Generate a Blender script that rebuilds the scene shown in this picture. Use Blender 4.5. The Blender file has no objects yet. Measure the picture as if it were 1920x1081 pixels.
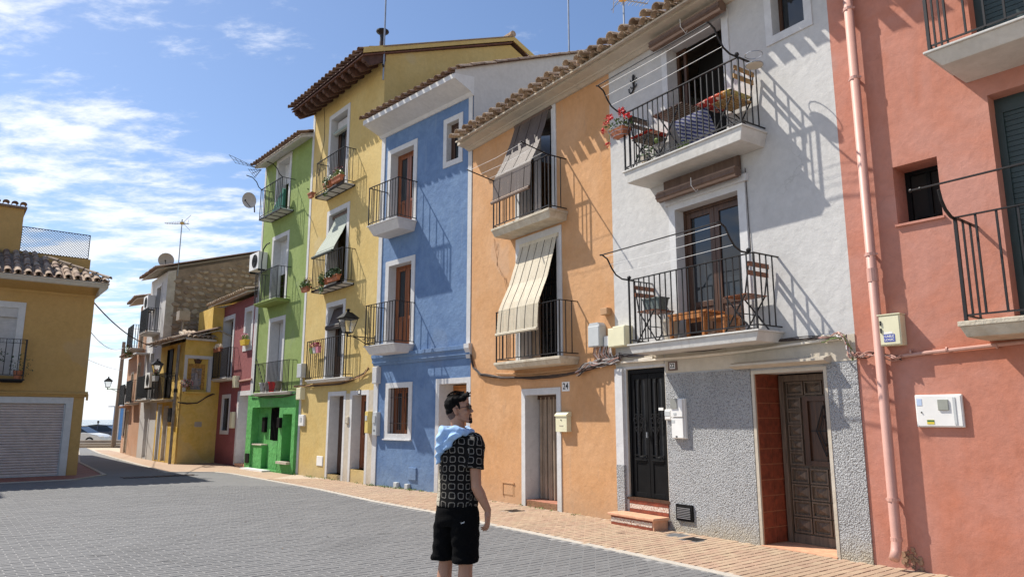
import bpy, math, random
from mathutils import Vector, Matrix
rnd = random.Random(7)
R_ = math.radians
sc = bpy.context.scene
C = sc.collection
# ---------------------------------------------------------------- camera, world, sun, exposure
FPX = 1353.0; PITCH = R_(10.26); EYE = 1.55
cam_d = bpy.data.cameras.new('camera'); cam = bpy.data.objects.new('camera', cam_d); C.objects.link(cam)
cam.location = (0, 0, EYE); cam.rotation_euler = (R_(90) + PITCH, 0, 0)
cam_d.sensor_width = 36; cam_d.lens = FPX / 1920 * 36; cam_d.clip_start = .05; cam_d.clip_end = 20000
sc.camera = cam
SUN_AZ, SUN_EL = 67, 51.5
world = bpy.data.worlds.new('World'); sc.world = world; world.use_nodes = True
nt = world.node_tree; nt.nodes.clear()
def wn(t, **k):
    n = nt.nodes.new(t)
    for a, b in k.items(): setattr(n, a, b)
    return n
sky = wn('ShaderNodeTexSky', sky_type='NISHITA', sun_disc=False)
sky.sun_elevation = R_(SUN_EL); sky.sun_rotation = R_(-SUN_AZ)
sky.air_density = 1.0; sky.dust_density = 0.6; sky.ozone_density = 3.0
tc = wn('ShaderNodeTexCoord'); sep = wn('ShaderNodeSeparateXYZ'); nt.links.new(tc.outputs['Generated'], sep.inputs[0])
zc = wn('ShaderNodeMath', operation='MAXIMUM'); nt.links.new(sep.outputs[2], zc.inputs[0]); zc.inputs[1].default_value = .02
za = wn('ShaderNodeMath', operation='ADD'); nt.links.new(zc.outputs[0], za.inputs[0]); za.inputs[1].default_value = .10
dv = wn('ShaderNodeVectorMath', operation='DIVIDE')
cz = wn('ShaderNodeCombineXYZ')
for i in range(3): nt.links.new(za.outputs[0], cz.inputs[i])
nt.links.new(tc.outputs['Generated'], dv.inputs[0]); nt.links.new(cz.outputs[0], dv.inputs[1])
mp = wn('ShaderNodeMapping'); nt.links.new(dv.outputs[0], mp.inputs[0])
mp.inputs['Location'].default_value = (2.35, 0.9, 0); mp.inputs['Rotation'].default_value = (0, 0, R_(35)); mp.inputs['Scale'].default_value = (.75, 1.25, 0)
n1 = wn('ShaderNodeTexNoise'); n1.inputs['Scale'].default_value = 1.25; n1.inputs['Detail'].default_value = 14; n1.inputs['Roughness'].default_value = .66; n1.inputs['Distortion'].default_value = .15
nt.links.new(mp.outputs[0], n1.inputs[0])
n2 = wn('ShaderNodeTexNoise'); n2.inputs['Scale'].default_value = 7.5; n2.inputs['Detail'].default_value = 10; n2.inputs['Roughness'].default_value = .62; n2.inputs['Distortion'].default_value = .2
nt.links.new(mp.outputs[0], n2.inputs[0])
mx = wn('ShaderNodeMath', operation='MULTIPLY_ADD'); nt.links.new(n2.outputs[0], mx.inputs[0]); mx.inputs[1].default_value = .42; nt.links.new(n1.outputs[0], mx.inputs[2])
# more cloud low down and towards the sea side of the sky
lowf = wn('ShaderNodeMapRange'); nt.links.new(sep.outputs[2], lowf.inputs[0])
for i, v in zip((1, 2, 3, 4), (0.0, .55, .14, -.05)): lowf.inputs[i].default_value = v
xf = wn('ShaderNodeMapRange'); nt.links.new(sep.outputs[0], xf.inputs[0])
for i, v in zip((1, 2, 3, 4), (-.55, .15, .07, -.10)): xf.inputs[i].default_value = v
ad = wn('ShaderNodeMath', operation='ADD'); nt.links.new(lowf.outputs[0], ad.inputs[0]); nt.links.new(xf.outputs[0], ad.inputs[1])
ad2 = wn('ShaderNodeMath', operation='ADD'); nt.links.new(mx.outputs[0], ad2.inputs[0]); nt.links.new(ad.outputs[0], ad2.inputs[1])
rp = wn('ShaderNodeMapRange', interpolation_type='SMOOTHSTEP'); nt.links.new(ad2.outputs[0], rp.inputs[0])
for i, v in zip((1, 2, 3, 4), (.74, .93, 0.0, .90)): rp.inputs[i].default_value = v
mixc = wn('ShaderNodeMixRGB'); nt.links.new(rp.outputs[0], mixc.inputs[0]); tint = wn('ShaderNodeMixRGB', blend_type='MULTIPLY'); tint.inputs[0].default_value = 1; tint.inputs[2].default_value = (1.02, 1.04, 1.10, 1); nt.links.new(sky.outputs[0], tint.inputs[1]); nt.links.new(tint.outputs[0], mixc.inputs[1])
mixc.inputs[2].default_value = (8.0, 8.2, 8.6, 1)
bg = wn('ShaderNodeBackground'); nt.links.new(mixc.outputs[0], bg.inputs[0]); bg.inputs[1].default_value = .104
wo = wn('ShaderNodeOutputWorld'); nt.links.new(bg.outputs[0], wo.inputs[0])
sun_d = bpy.data.lights.new('sun', 'SUN'); sun_d.energy = 5.0; sun_d.angle = R_(.53); sun_d.color = (1, .945, .85)
sun = bpy.data.objects.new('sun', sun_d); C.objects.link(sun)
SV = Vector((-math.sin(R_(SUN_AZ)) * math.cos(R_(SUN_EL)), math.cos(R_(SUN_AZ)) * math.cos(R_(SUN_EL)), math.sin(R_(SUN_EL))))
sun.rotation_euler = SV.to_track_quat('Z', 'Y').to_euler(); sun.location = (-20, 10, 30)
sc.view_settings.view_transform = 'Standard'; sc.view_settings.look = 'None'
sc.view_settings.exposure = .45; sc.view_settings.gamma = 1; sc.view_settings.use_curve_mapping = False
sc.render.engine = 'CYCLES'; sc.cycles.max_bounces = 8

# ---------------------------------------------------------------- measuring: photo pixel -> metres on a real plane
def ray(x, y):
    X = (x - 960) / FPX; Y = -(y - 540.5) / FPX
    return Vector((X, math.cos(PITCH) - Y * math.sin(PITCH), math.sin(PITCH) + Y * math.cos(PITCH)))
def ground(x, y, z=0.0):
    r = ray(x, y); t = (z - EYE) / r.z; return Vector((r.x * t, r.y * t))
class Facade:
    def __init__(self, A, B):
        self.A = Vector(A); self.B = Vector(B); dd = self.B - self.A; self.L = dd.length; self.u = dd / self.L
        self.n = Vector((-self.u.y, self.u.x))
        if self.n.dot(-self.A) < 0: self.n = -self.n
        self.rot = math.atan2(self.u.y, self.u.x)
        self.M = Matrix(((self.u.x, self.n.x, 0, self.A.x), (self.u.y, self.n.y, 0, self.A.y), (0, 0, 1, 0), (0, 0, 0, 1)))
    def px(self, x, y, d=0.0):
        P = self.A + self.n * d; r = ray(x, y); t = P.dot(self.n) / r.xy.dot(self.n)
        return ((r.xy * t - self.A).dot(self.u), r.z * t + EYE)
    def at_s(self, x, y, s):
        P = self.A + self.u * s; r = ray(x, y); t = P.dot(self.u) / r.xy.dot(self.u)
        return ((r.xy * t - self.A).dot(self.n), r.z * t + EYE)
    def w(self, s, d, z):
        q = self.A + self.u * s + self.n * d; return Vector((q.x, q.y, z))
PT = [(3.90, 8.17), (1.653, 11.50), (-.902, 15.14), (-3.34, 17.66), (-6.14, 21.09), (-8.55, 23.93), (-10.79, 26.82)]
FS = Facade((3.90 + 9 * math.sin(R_(38.7)), 8.17 - 9 * math.cos(R_(38.7))), PT[0])
FW, FO, FB, FY, FG, FR = [Facade(PT[i], PT[i + 1]) for i in range(6)]
FL = Facade((-12.3, 20.99), (-12.3 - .785 * 12, 20.99 - .62 * 12))
FH = Facade((-10.79, 26.82), (-11.73, 25.88))      # the shrine wall, square to the street
F2 = Facade((-11.73, 25.88), (-13.7, 28.19))
F3 = Facade((-13.7, 28.19), (-15.51, 30.53))
F4 = Facade((-15.51, 30.53), (-18.87, 35.44))
# the three nearest fronts were first measured on slightly different planes; lengths taken there are carried over by similar triangles from the eye
OLD = {FW: (Facade((3.90, 8.17), (1.70, 11.83)), .9855), FO: (Facade((1.70, 11.83), (-0.88, 15.47)), .9733), FB: (Facade((-0.88, 15.47), (-3.34, 17.66)), .9895)}
def fs_(F, s):
    if F not in OLD: return s
    o = OLD[F][0]; q = o.A + o.u * s; t = F.A.dot(F.n) / q.dot(F.n); return (q * t - F.A).dot(F.u)
def fz_(F, z): return z if F not in OLD or z <= 1.55 else 1.55 + (z - 1.55) * OLD[F][1]
def zi(F, z): return z if F not in OLD or z <= 1.55 else 1.55 + (z - 1.55) / OLD[F][1]
ROOTS = {}
# left-handed frames (n points the other way) are mirrored by building with u reversed
for F in (FS, FW, FO, FB, FY, FG, FR, FL, FH, F2, F3, F4):
    F.hand = F.u.x * F.n.y - F.u.y * F.n.x

# ---------------------------------------------------------------- mesh builder
class MB:
    def __init__(s): s.v = []; s.f = []; s.m = []; s.mi = 0
    def quad(s, a, b, c, d):
        n = len(s.v); s.v += [a, b, c, d]; s.f.append((n, n + 1, n + 2, n + 3)); s.m.append(s.mi); return s
    def poly(s, pts):
        n = len(s.v); s.v += list(pts); s.f.append(tuple(range(n, n + len(pts)))); s.m.append(s.mi); return s
    def box(s, x0, x1, y0, y1, z0, z1):
        n = len(s.v)
        s.v += [(x0, y0, z0), (x1, y0, z0), (x1, y1, z0), (x0, y1, z0), (x0, y0, z1), (x1, y0, z1), (x1, y1, z1), (x0, y1, z1)]
        for f in ((0, 3, 2, 1), (4, 5, 6, 7), (0, 1, 5, 4), (1, 2, 6, 5), (2, 3, 7, 6), (3, 0, 4, 7)):
            s.f.append(tuple(n + i for i in f)); s.m.append(s.mi)
        return s
    def frustum(s, x0, x1, y0, y1, z0, z1, ix, iy0, iy1):
        """box whose bottom (z0) is inset"""
        n = len(s.v)
        s.v += [(x0 + ix, y0 + iy0, z0), (x1 - ix, y0 + iy0, z0), (x1 - ix, y1 - iy1, z0), (x0 + ix, y1 - iy1, z0), (x0, y0, z1), (x1, y0, z1), (x1, y1, z1), (x0, y1, z1)]
        for f in ((0, 3, 2, 1), (4, 5, 6, 7), (0, 1, 5, 4), (1, 2, 6, 5), (2, 3, 7, 6), (3, 0, 4, 7)):
            s.f.append(tuple(n + i for i in f)); s.m.append(s.mi)
        return s
    def prism(s, prof, x0, x1):
        """profile of (y,z) points extruded along x"""
        n = len(s.v); k = len(prof)
        s.v += [(x0, y, z) for y, z in prof] + [(x1, y, z) for y, z in prof]
        for i in range(k):
            j = (i + 1) % k; s.f.append((n + i, n + j, n + k + j, n + k + i)); s.m.append(s.mi)
        s.f.append(tuple(n + i for i in reversed(range(k)))); s.f.append(tuple(n + k + i for i in range(k))); s.m += [s.mi, s.mi]
        return s
    def prismz(s, prof, z0, z1):
        n = len(s.v); k = len(prof)
        s.v += [(x, y, z0) for x, y in prof] + [(x, y, z1) for x, y in prof]
        for i in range(k):
            j = (i + 1) % k; s.f.append((n + i, n + j, n + k + j, n + k + i)); s.m.append(s.mi)
        s.f.append(tuple(n + i for i in reversed(range(k)))); s.f.append(tuple(n + k + i for i in range(k))); s.m += [s.mi, s.mi]
        return s
    def prismy(s, prof, y0, y1):
        n = len(s.v); k = len(prof)
        s.v += [(x, y0, z) for x, z in prof] + [(x, y1, z) for x, z in prof]
        for i in range(k):
            j = (i + 1) % k; s.f.append((n + i, n + j, n + k + j, n + k + i)); s.m.append(s.mi)
        s.f.append(tuple(n + i for i in reversed(range(k)))); s.f.append(tuple(n + k + i for i in range(k))); s.m += [s.mi, s.mi]
        return s
    def tube(s, pts, r, k=6, r2=None, cap=True):
        pts = [Vector(p) for p in pts]; n0 = len(s.v); N = len(pts)
        r2 = r if r2 is None else r2; up = None
        for i, p in enumerate(pts):
            t = (pts[min(i + 1, N - 1)] - pts[max(i - 1, 0)]).normalized()
            if up is None:
                up = Vector((0, 0, 1)) if abs(t.z) < .9 else Vector((1, 0, 0))
            a = t.cross(up).normalized(); b = a.cross(t).normalized(); up = b
            rr = r + (r2 - r) * i / max(1, N - 1)
            for j in range(k):
                an = 2 * math.pi * j / k + math.pi / k
                q = p + (a * math.cos(an) + b * math.sin(an)) * rr; s.v.append(tuple(q))
        for i in range(N - 1):
            for j in range(k):
                j2 = (j + 1) % k
                s.f.append((n0 + i * k + j, n0 + i * k + j2, n0 + (i + 1) * k + j2, n0 + (i + 1) * k + j)); s.m.append(s.mi)
        if cap:
            s.f.append(tuple(n0 + j for j in reversed(range(k)))); s.f.append(tuple(n0 + (N - 1) * k + j for j in range(k))); s.m += [s.mi, s.mi]
        return s
    def lathe(s, prof, cx, cy, k=16):
        """profile (r,z) turned about the vertical axis at cx,cy"""
        n = len(s.v); N = len(prof)
        for r, z in prof:
            for j in range(k):
                a = 2 * math.pi * j / k; s.v.append((cx + r * math.cos(a), cy + r * math.sin(a), z))
        for i in range(N - 1):
            for j in range(k):
                j2 = (j + 1) % k; s.f.append((n + i * k + j, n + i * k + j2, n + (i + 1) * k + j2, n + (i + 1) * k + j)); s.m.append(s.mi)
        s.f.append(tuple(n + j for j in reversed(range(k)))); s.f.append(tuple(n + (N - 1) * k + j for j in range(k))); s.m += [s.mi, s.mi]
        return s
    def ball(s, c, r, k=8, sc_=(1, 1, 1)):
        n = len(s.v); N = k // 2 + 1
        for i in range(N + 1):
            th = math.pi * i / N
            for j in range(k):
                a = 2 * math.pi * j / k
                s.v.append((c[0] + r * sc_[0] * math.sin(th) * math.cos(a), c[1] + r * sc_[1] * math.sin(th) * math.sin(a), c[2] + r * sc_[2] * math.cos(th)))
        for i in range(N):
            for j in range(k):
                j2 = (j + 1) % k; s.f.append((n + i * k + j, n + (i + 1) * k + j, n + (i + 1) * k + j2, n + i * k + j2)); s.m.append(s.mi)
        return s
    def mesh(s, name, mats, smooth=False):
        me = bpy.data.meshes.new(name); me.from_pydata([tuple(v) for v in s.v], [], s.f)
        for m in (mats if isinstance(mats, (list, tuple)) else [mats]): me.materials.append(m)
        if isinstance(mats, (list, tuple)) and len(mats) > 1: me.polygons.foreach_set('material_index', s.m)
        if smooth: me.polygons.foreach_set('use_smooth', [True] * len(me.polygons))
        me.validate(); me.update()
        import bmesh
        bm = bmesh.new(); bm.from_mesh(me); bmesh.ops.recalc_face_normals(bm, faces=bm.faces); bm.to_mesh(me); bm.free()
        return me
    def build(s, name, mats, parent=None, smooth=False, label=None, bevel=0):
        return obj(name, s.mesh(name, mats, smooth), parent, label, bevel)
def rootF(o):
    while o is not None:
        if o.name in ROOTS: return ROOTS[o.name]
        o = o.parent
    return None
def obj(name, me, parent=None, label=None, bevel=0):
    F = rootF(parent) if parent is not None else None
    if F is not None:
        for v in me.vertices: v.co.x, v.co.z = fs_(F, v.co.x), fz_(F, v.co.z)
        me.update()
    o = bpy.data.objects.new(name, me); C.objects.link(o)
    if parent is not None: o.parent = parent
    if label: o['label'] = label
    if bevel:
        b = o.modifiers.new('bevel', 'BEVEL'); b.width = bevel; b.segments = 2; b.limit_method = 'ANGLE'; b.angle_limit = R_(40)
    return o
def tag(o, label, cat, group=None):
    o['label'] = label; o['category'] = cat
    if group: o['group'] = group
    return o
def thing(name, label, cat, loc=(0, 0, 0), rot=0, group=None):
    o = bpy.data.objects.new(name, None); C.objects.link(o); o.empty_display_size = .2
    o.location = loc; o.rotation_euler = (0, 0, rot); return tag(o, label, cat, group)
def fthing(F, s, d, z, name, label, cat, group=None):
    """a thing standing in a facade's frame: local x along the wall (away), y out of the wall"""
    t = thing(name, label, cat, F.w(fs_(F, s) if s else 0, d, fz_(F, z)), F.rot, group)
    if s == 0 and z == 0 and F in OLD: ROOTS[t.name] = F
    return t
def dup(root, loc, rot, label, group=None):
    r = root.copy(); C.objects.link(r); r.location = loc; r.rotation_euler = (0, 0, rot); r['label'] = label
    if group: r['group'] = group
    for ch in list(root.children):
        c = ch.copy(); C.objects.link(c); c.parent = r
        for g in ch.children:
            q = g.copy(); C.objects.link(q); q.parent = c
    return r
def structure(o): o['kind'] = 'structure'; return o

# ---------------------------------------------------------------- materials
def mat(name):
    m = bpy.data.materials.new(name); m.use_nodes = True; t = m.node_tree
    return m, t, t.nodes['Principled BSDF']
def N(t, ty, **k):
    n = t.nodes.new(ty)
    for a, b in k.items(): setattr(n, a, b)
    return n
def noise(t, scale, detail=5, rough=.6, dist=0, vec=None, dims=None):
    n = N(t, 'ShaderNodeTexNoise'); n.inputs['Scale'].default_value = scale; n.inputs['Detail'].default_value = detail
    n.inputs['Roughness'].default_value = rough; n.inputs['Distortion'].default_value = dist
    if vec is not None: t.links.new(vec, n.inputs['Vector'])
    return n
def ramp(t, src, stops):
    r = N(t, 'ShaderNodeValToRGB'); e = r.color_ramp.elements
    e[0].position, e[0].color = stops[0][0], (*stops[0][1], 1); e[1].position, e[1].color = stops[-1][0], (*stops[-1][1], 1)
    for p, c in stops[1:-1]:
        x = e.new(p); x.color = (*c, 1)
    t.links.new(src, r.inputs[0]); return r
def mul(c, k): return tuple(min(1, x * k) for x in c)
def bump(t, b, h, strength=.3, dist=.01):
    n = N(t, 'ShaderNodeBump'); n.inputs['Strength'].default_value = strength; n.inputs['Distance'].default_value = dist
    t.links.new(h, n.inputs['Height']); t.links.new(n.outputs[0], b.inputs['Normal']); return n
def mixrgb(t, f, a, b_, mode='MIX'):
    n = N(t, 'ShaderNodeMixRGB', blend_type=mode)
    for i, v in enumerate((f, a, b_)):
        if isinstance(v, (int, float)): n.inputs[i].default_value = v
        elif isinstance(v, tuple): n.inputs[i].default_value = (*v, 1)
        else: t.links.new(v, n.inputs[i])
    return n
def plain(name, col, rough=.6, metal=0, var=.12, sc_=6, bmp=0, bsc=60, spec=.5):
    m, t, b = mat(name); b.inputs['Specular IOR Level'].default_value = spec; g = N(t, 'ShaderNodeNewGeometry')
    n = noise(t, sc_, 4, .6, 0, g.outputs['Position'])
    r = ramp(t, n.outputs[0], [(.3, mul(col, 1 - var)), (.7, mul(col, 1 + var))])
    t.links.new(r.outputs[0], b.inputs['Base Color']); b.inputs['Roughness'].default_value = rough; b.inputs['Metallic'].default_value = metal
    if bmp:
        n2 = noise(t, bsc, 5, .6, 0, g.outputs['Position']); bump(t, b, n2.outputs[0], bmp, .005)
    return m
def stucco(name, col, col2=None, stain=None, bs=.35, rough=.9, patch=1.1, grime=.35):
    """painted lime render: broad patches, faded cloudiness, trowel relief, dirt towards no particular side"""
    m, t, b = mat(name); g = N(t, 'ShaderNodeNewGeometry'); P = g.outputs['Position']
    col2 = col2 or mul(col, .86); stain = stain or mul(col, .7)
    a = noise(t, patch, 8, .62, .6, P); c1 = ramp(t, a.outputs[0], [(.34, col2), (.62, col)])
    bb = noise(t, 9, 6, .7, .3, P); c2 = ramp(t, bb.outputs[0], [(.3, (.90, .90, .90)), (.7, (1.06, 1.06, 1.06))])
    mu = mixrgb(t, 1.0, c1.outputs[0], c2.outputs[0], 'MULTIPLY')
    mpg = N(t, 'ShaderNodeMapping'); t.links.new(P, mpg.inputs[0]); mpg.inputs['Scale'].default_value = (5, 5, .5)
    st = noise(t, 1.6, 6, .68, .2, mpg.outputs[0]); sr = N(t, 'ShaderNodeMapRange'); t.links.new(st.outputs[0], sr.inputs[0])
    for i, v in zip((1, 2, 3, 4), (.58, .80, 0, grime)): sr.inputs[i].default_value = v
    mm = mixrgb(t, sr.outputs[0], mu.outputs[0], stain)
    # splash dirt above the pavement, hairline cracks, a few repaired patches
    sz = N(t, 'ShaderNodeSeparateXYZ'); t.links.new(P, sz.inputs[0]); dn = noise(t, 3.5, 6, .7, .3, P)
    dz = N(t, 'ShaderNodeMath', operation='MULTIPLY_ADD'); t.links.new(dn.outputs[0], dz.inputs[0]); dz.inputs[1].default_value = -.75; t.links.new(sz.outputs[2], dz.inputs[2])
    dr = N(t, 'ShaderNodeMapRange'); t.links.new(dz.outputs[0], dr.inputs[0])
    for i, v in zip((1, 2, 3, 4), (-.42, .18, .55, 0)): dr.inputs[i].default_value = v
    mm = mixrgb(t, dr.outputs[0], mm.outputs[0], mul(stain, .8))
    wp = noise(t, 2.2, 5, .65, 0, P); wv_ = N(t, 'ShaderNodeVectorMath', operation='MULTIPLY_ADD'); t.links.new(wp.outputs[1], wv_.inputs[0]); wv_.inputs[1].default_value = (.55, .55, .55); t.links.new(P, wv_.inputs[2])
    vc = N(t, 'ShaderNodeTexVoronoi', feature='DISTANCE_TO_EDGE'); vc.inputs['Scale'].default_value = .62; t.links.new(wv_.outputs[0], vc.inputs['Vector'])
    cr = N(t, 'ShaderNodeMapRange'); t.links.new(vc.outputs['Distance'], cr.inputs[0])
    for i, v in zip((1, 2, 3, 4), (.002, .007, 1, 0)): cr.inputs[i].default_value = v
    cn = noise(t, .9, 3, .5, 0, P); cm2 = N(t, 'ShaderNodeMapRange'); t.links.new(cn.outputs[0], cm2.inputs[0])
    for i, v in zip((1, 2, 3, 4), (.54, .64, 0, .2)): cm2.inputs[i].default_value = v
    ck = N(t, 'ShaderNodeMath', operation='MULTIPLY'); t.links.new(cr.outputs[0], ck.inputs[0]); t.links.new(cm2.outputs[0], ck.inputs[1])
    mm = mixrgb(t, ck.outputs[0], mm.outputs[0], mul(stain, .5))
    pn = noise(t, .55, 3, .5, .1, P); pr = N(t, 'ShaderNodeMapRange', interpolation_type='SMOOTHSTEP'); t.links.new(pn.outputs[0], pr.inputs[0])
    for i, v in zip((1, 2, 3, 4), (.62, .65, 0, .28)): pr.inputs[i].default_value = v
    mm = mixrgb(t, pr.outputs[0], mm.outputs[0], tuple(c * .55 + .22 * sum(col) / 1.5 for c in col))
    t.links.new(mm.outputs[0], b.inputs['Base Color']); b.inputs['Roughness'].default_value = rough
    b.inputs['Specular IOR Level'].default_value = .25
    h1 = noise(t, 7, 6, .6, .2, P); h2 = noise(t, 90, 4, .7, 0, P)
    s_ = N(t, 'ShaderNodeMath', operation='MULTIPLY_ADD'); t.links.new(h2.outputs[0], s_.inputs[0]); s_.inputs[1].default_value = .16; t.links.new(h1.outputs[0], s_.inputs[2])
    bump(t, b, s_.outputs[0], bs, .03)
    return m
def wood(name, col, col2=None, rough=.5, scale=30):
    m, t, b = mat(name); tcn = N(t, 'ShaderNodeNewGeometry'); col2 = col2 or mul(col, .5)
    mpg = N(t, 'ShaderNodeMapping'); t.links.new(tcn.outputs['Position'], mpg.inputs[0]); mpg.inputs['Scale'].default_value = (1, 1, .08)
    n = noise(t, scale, 6, .6, .8, mpg.outputs[0]); r = ramp(t, n.outputs[0], [(.3, col2), (.7, col)])
    t.links.new(r.outputs[0], b.inputs['Base Color']); b.inputs['Roughness'].default_value = rough; bump(t, b, n.outputs[0], .15, .004); return m
def glass(name, col=(.02, .025, .03), rough=.03):
    m, t, b = mat(name); b.inputs['Base Color'].default_value = (*col, 1); b.inputs['Roughness'].default_value = rough
    b.inputs['Specular IOR Level'].default_value = .6; return m
def tilemat(name, cols, moss=.4):
    m, t, b = mat(name); g = N(t, 'ShaderNodeNewGeometry'); oi = N(t, 'ShaderNodeObjectInfo')
    rr = ramp(t, oi.outputs['Random'], [(0, cols[0]), (.5, cols[1]), (1, cols[2])])
    n = noise(t, 14, 6, .65, .3, g.outputs['Position']); r2 = ramp(t, n.outputs[0], [(.32, mul(cols[1], moss)), (.56, (.5, .45, .38)), (.7, (.9, .85, .75))])
    mx_ = mixrgb(t, .55, rr.outputs[0], r2.outputs[0], 'OVERLAY'); t.links.new(mx_.outputs[0], b.inputs['Base Color'])
    b.inputs['Roughness'].default_value = .9; n3 = noise(t, 60, 4, .6, 0, g.outputs['Position']); bump(t, b, n3.outputs[0], .5, .006); return m
M = {}
M['white'] = stucco('white_render', (.54, .53, .515), (.50, .49, .475), (.40, .385, .35), patch=.8, grime=.22)
M['orange'] = stucco('orange_render', (.58, .33, .17), (.53, .28, .125), (.44, .31, .21), bs=.4, grime=.5)
M['blue'] = stucco('blue_render', (.155, .245, .405), (.11, .185, .335), (.26, .335, .44), bs=.5, patch=1.8, grime=.5)
M['yellow'] = stucco('yellow_render', (.60, .45, .185), (.55, .39, .14), (.42, .34, .22), grime=.3)
M['green'] = stucco('green_render', (.28, .36, .125), (.235, .31, .095), (.20, .26, .11), grime=.3)
M['green2'] = stucco('bright_green_render', (.125, .42, .12), (.095, .34, .09), (.06, .20, .06), bs=1.0, patch=3, grime=.3)
M['red'] = stucco('dark_red_render', (.29, .10, .10), (.25, .08, .082), (.14, .05, .05), grime=.3)
M['salmon'] = stucco('salmon_render', (.51, .245, .19), (.48, .175, .105), (.42, .20, .15), bs=.3, patch=.75, grime=.48)
M['ochre'] = stucco('ochre_render', (.52, .325, .125), (.49, .305, .11), (.42, .27, .11), grime=.25)
M['ochre2'] = stucco('old_ochre_render', (.72, .50, .15), (.64, .42, .09), (.42, .32, .15), bs=.7, patch=2, grime=.6)
M['ochre3'] = stucco('old_ochre_dado', (.66, .43, .06), (.55, .34, .05), (.40, .30, .12), bs=.7, patch=2, grime=.6)
M['orange2'] = stucco('faded_orange_render', (.50, .29, .18), (.45, .25, .145), (.50, .36, .25), grime=.5)
M['trim'] = stucco('white_trim', (.62, .615, .61), (.57, .565, .56), (.47, .45, .41), bs=.2, grime=.25)
M['cream'] = stucco('cream_plaster', (.55, .49, .40), (.49, .43, .34), (.40, .34, .26), bs=.35, grime=.5)
M['oldplaster'] = stucco('old_plaster', (.62, .56, .47), (.50, .43, .34), (.36, .30, .23), bs=.6, patch=3, grime=.7)
M['slab'] = stucco('balcony_slab', (.60, .585, .55), (.54, .52, .48), (.40, .34, .27), bs=.3, patch=2, grime=.55)
M['oldslab'] = stucco('weathered_slab', (.60, .54, .43), (.46, .39, .29), (.26, .20, .14), bs=.7, patch=5, grime=.8)
M['iron'] = plain('black_iron', (.012, .011, .012), .5, .2, .3)
M['rust'] = plain('rusty_iron', (.055, .035, .03), .6, .2, .4, 12)
M['tile_old'] = tilemat('old_roof_tile', [(.41, .32, .24), (.50, .41, .32), (.29, .22, .165)])
M['tile_red'] = tilemat('brown_roof_tile', [(.19, .12, .09), (.26, .18, .135), (.13, .08, .06)])
M['tile_mix'] = tilemat('weathered_roof_tile', [(.33, .24, .18), (.42, .33, .26), (.20, .13, .10)])
M['wood'] = wood('varnished_wood', (.30, .10, .035), (.14, .04, .015), .35)
M['wood_dark'] = wood('dark_wood', (.10, .045, .022), (.035, .015, .008), .45)
M['wood_orange'] = wood('orange_wood', (.55, .22, .06), (.36, .13, .035), .45)
M['wood_old'] = wood('carved_old_wood', (.19, .135, .095), (.07, .05, .036), .6)
M['slatwood'] = wood('blind_wood', (.17, .105, .075), (.09, .055, .04), .6, 12)
M['slatpale'] = wood('pale_blind_wood', (.66, .59, .45), (.52, .45, .33), .6, 12)
M['slatgrey'] = wood('grey_brown_blind', (.13, .10, .085), (.085, .065, .058), .6, 12)
M['glass'] = glass('window_glass')
M['dark'] = plain('dark_interior', (.012, .011, .010), .9)  # near-black that paints in the shade of unlit rooms and openings
M['shutter'] = plain('grey_shutter', (.50, .48, .46), .5)
M['shutter_white'] = plain('white_shutter', (.72, .72, .72), .5)
M['shutter_green'] = plain('dark_green_shutter', (.022, .042, .042), .45)
M['black'] = plain('black_paint', (.006, .006, .0065), .6, 0, .3, spec=.15)
M['terracotta'] = plain('terracotta', (.42, .15, .075), .8, 0, .2, 20)
M['redtile'] = plain('red_glazed_tile', (.21, .045, .02), .55, 0, .35, 14)
M['quarry'] = plain('quarry_tile', (.62, .33, .20), .7, 0, .2, 10)
M['plastic_cream'] = plain('cream_plastic', (.72, .68, .47), .5, 0, .06)
M['plastic_white'] = plain('white_plastic', (.78, .77, .74), .45, 0, .05)
M['plastic_grey'] = plain('grey_plastic', (.50, .52, .52), .5, 0, .06)
M['yellow_plastic'] = plain('yellow_plastic', (.66, .50, .16), .5, 0, .06)
M['pipe'] = plain('pink_pipe', (.54, .30, .245), .5, 0, .06)
M['steel'] = plain('galvanised_steel', (.35, .36, .38), .4, .7, .15)
M['cable_dark'] = plain('dark_cable', (.05, .035, .03), .7, 0, .3)
M['cable_grey'] = plain('grey_cable', (.45, .43, .42), .7, 0, .2)
M['cable_orange'] = plain('painted_conduit', (.48, .28, .14), .7, 0, .15)
M['cable_pink'] = plain('pink_cable', (.46, .26, .21), .7, 0, .15)
M['cable_cream'] = plain('cream_conduit', (.70, .63, .52), .7, 0, .12)
M['line'] = plain('white_line', (.8, .8, .78), .6)
M['concrete'] = stucco('concrete', (.45, .40, .33), (.38, .33, .27), (.26, .22, .17), bs=.5, grime=.5)
M['leaf'] = plain('leaf_green', (.07, .13, .03), .5, 0, .5, 20)
M['leaf_pale'] = plain('leaf_pale', (.17, .24, .06), .5, 0, .4, 20)
M['leaf_dark'] = plain('leaf_dark', (.045, .08, .03), .5, 0, .4, 20)
M['petal'] = plain('red_petal', (.62, .02, .025), .6, 0, .3, 30)
M['petal_pink'] = plain('pink_petal', (.65, .25, .30), .6, 0, .3, 30)
M['petal_white'] = plain('cream_petal', (.75, .68, .55), .6, 0, .2, 30)
M['petal_dark'] = plain('dark_petal', (.28, .04, .05), .6, 0, .3, 30)
M['gold'] = plain('ochre_plastic', (.75, .45, .08), .4)
M['cloth_red'] = plain('red_cloth', (.50, .045, .035), .8, 0, .4, 14)
M['cloth_yellow'] = plain('yellow_cloth', (.75, .50, .05), .8)
M['cloth_green'] = plain('green_cloth', (.03, .16, .12), .7)
M['curtain'] = plain('white_curtain', (.60, .58, .58), .8)
M['curtain_beige'] = plain('brown_curtain', (.30, .23, .17), .9, 0, .2, 4)
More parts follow.
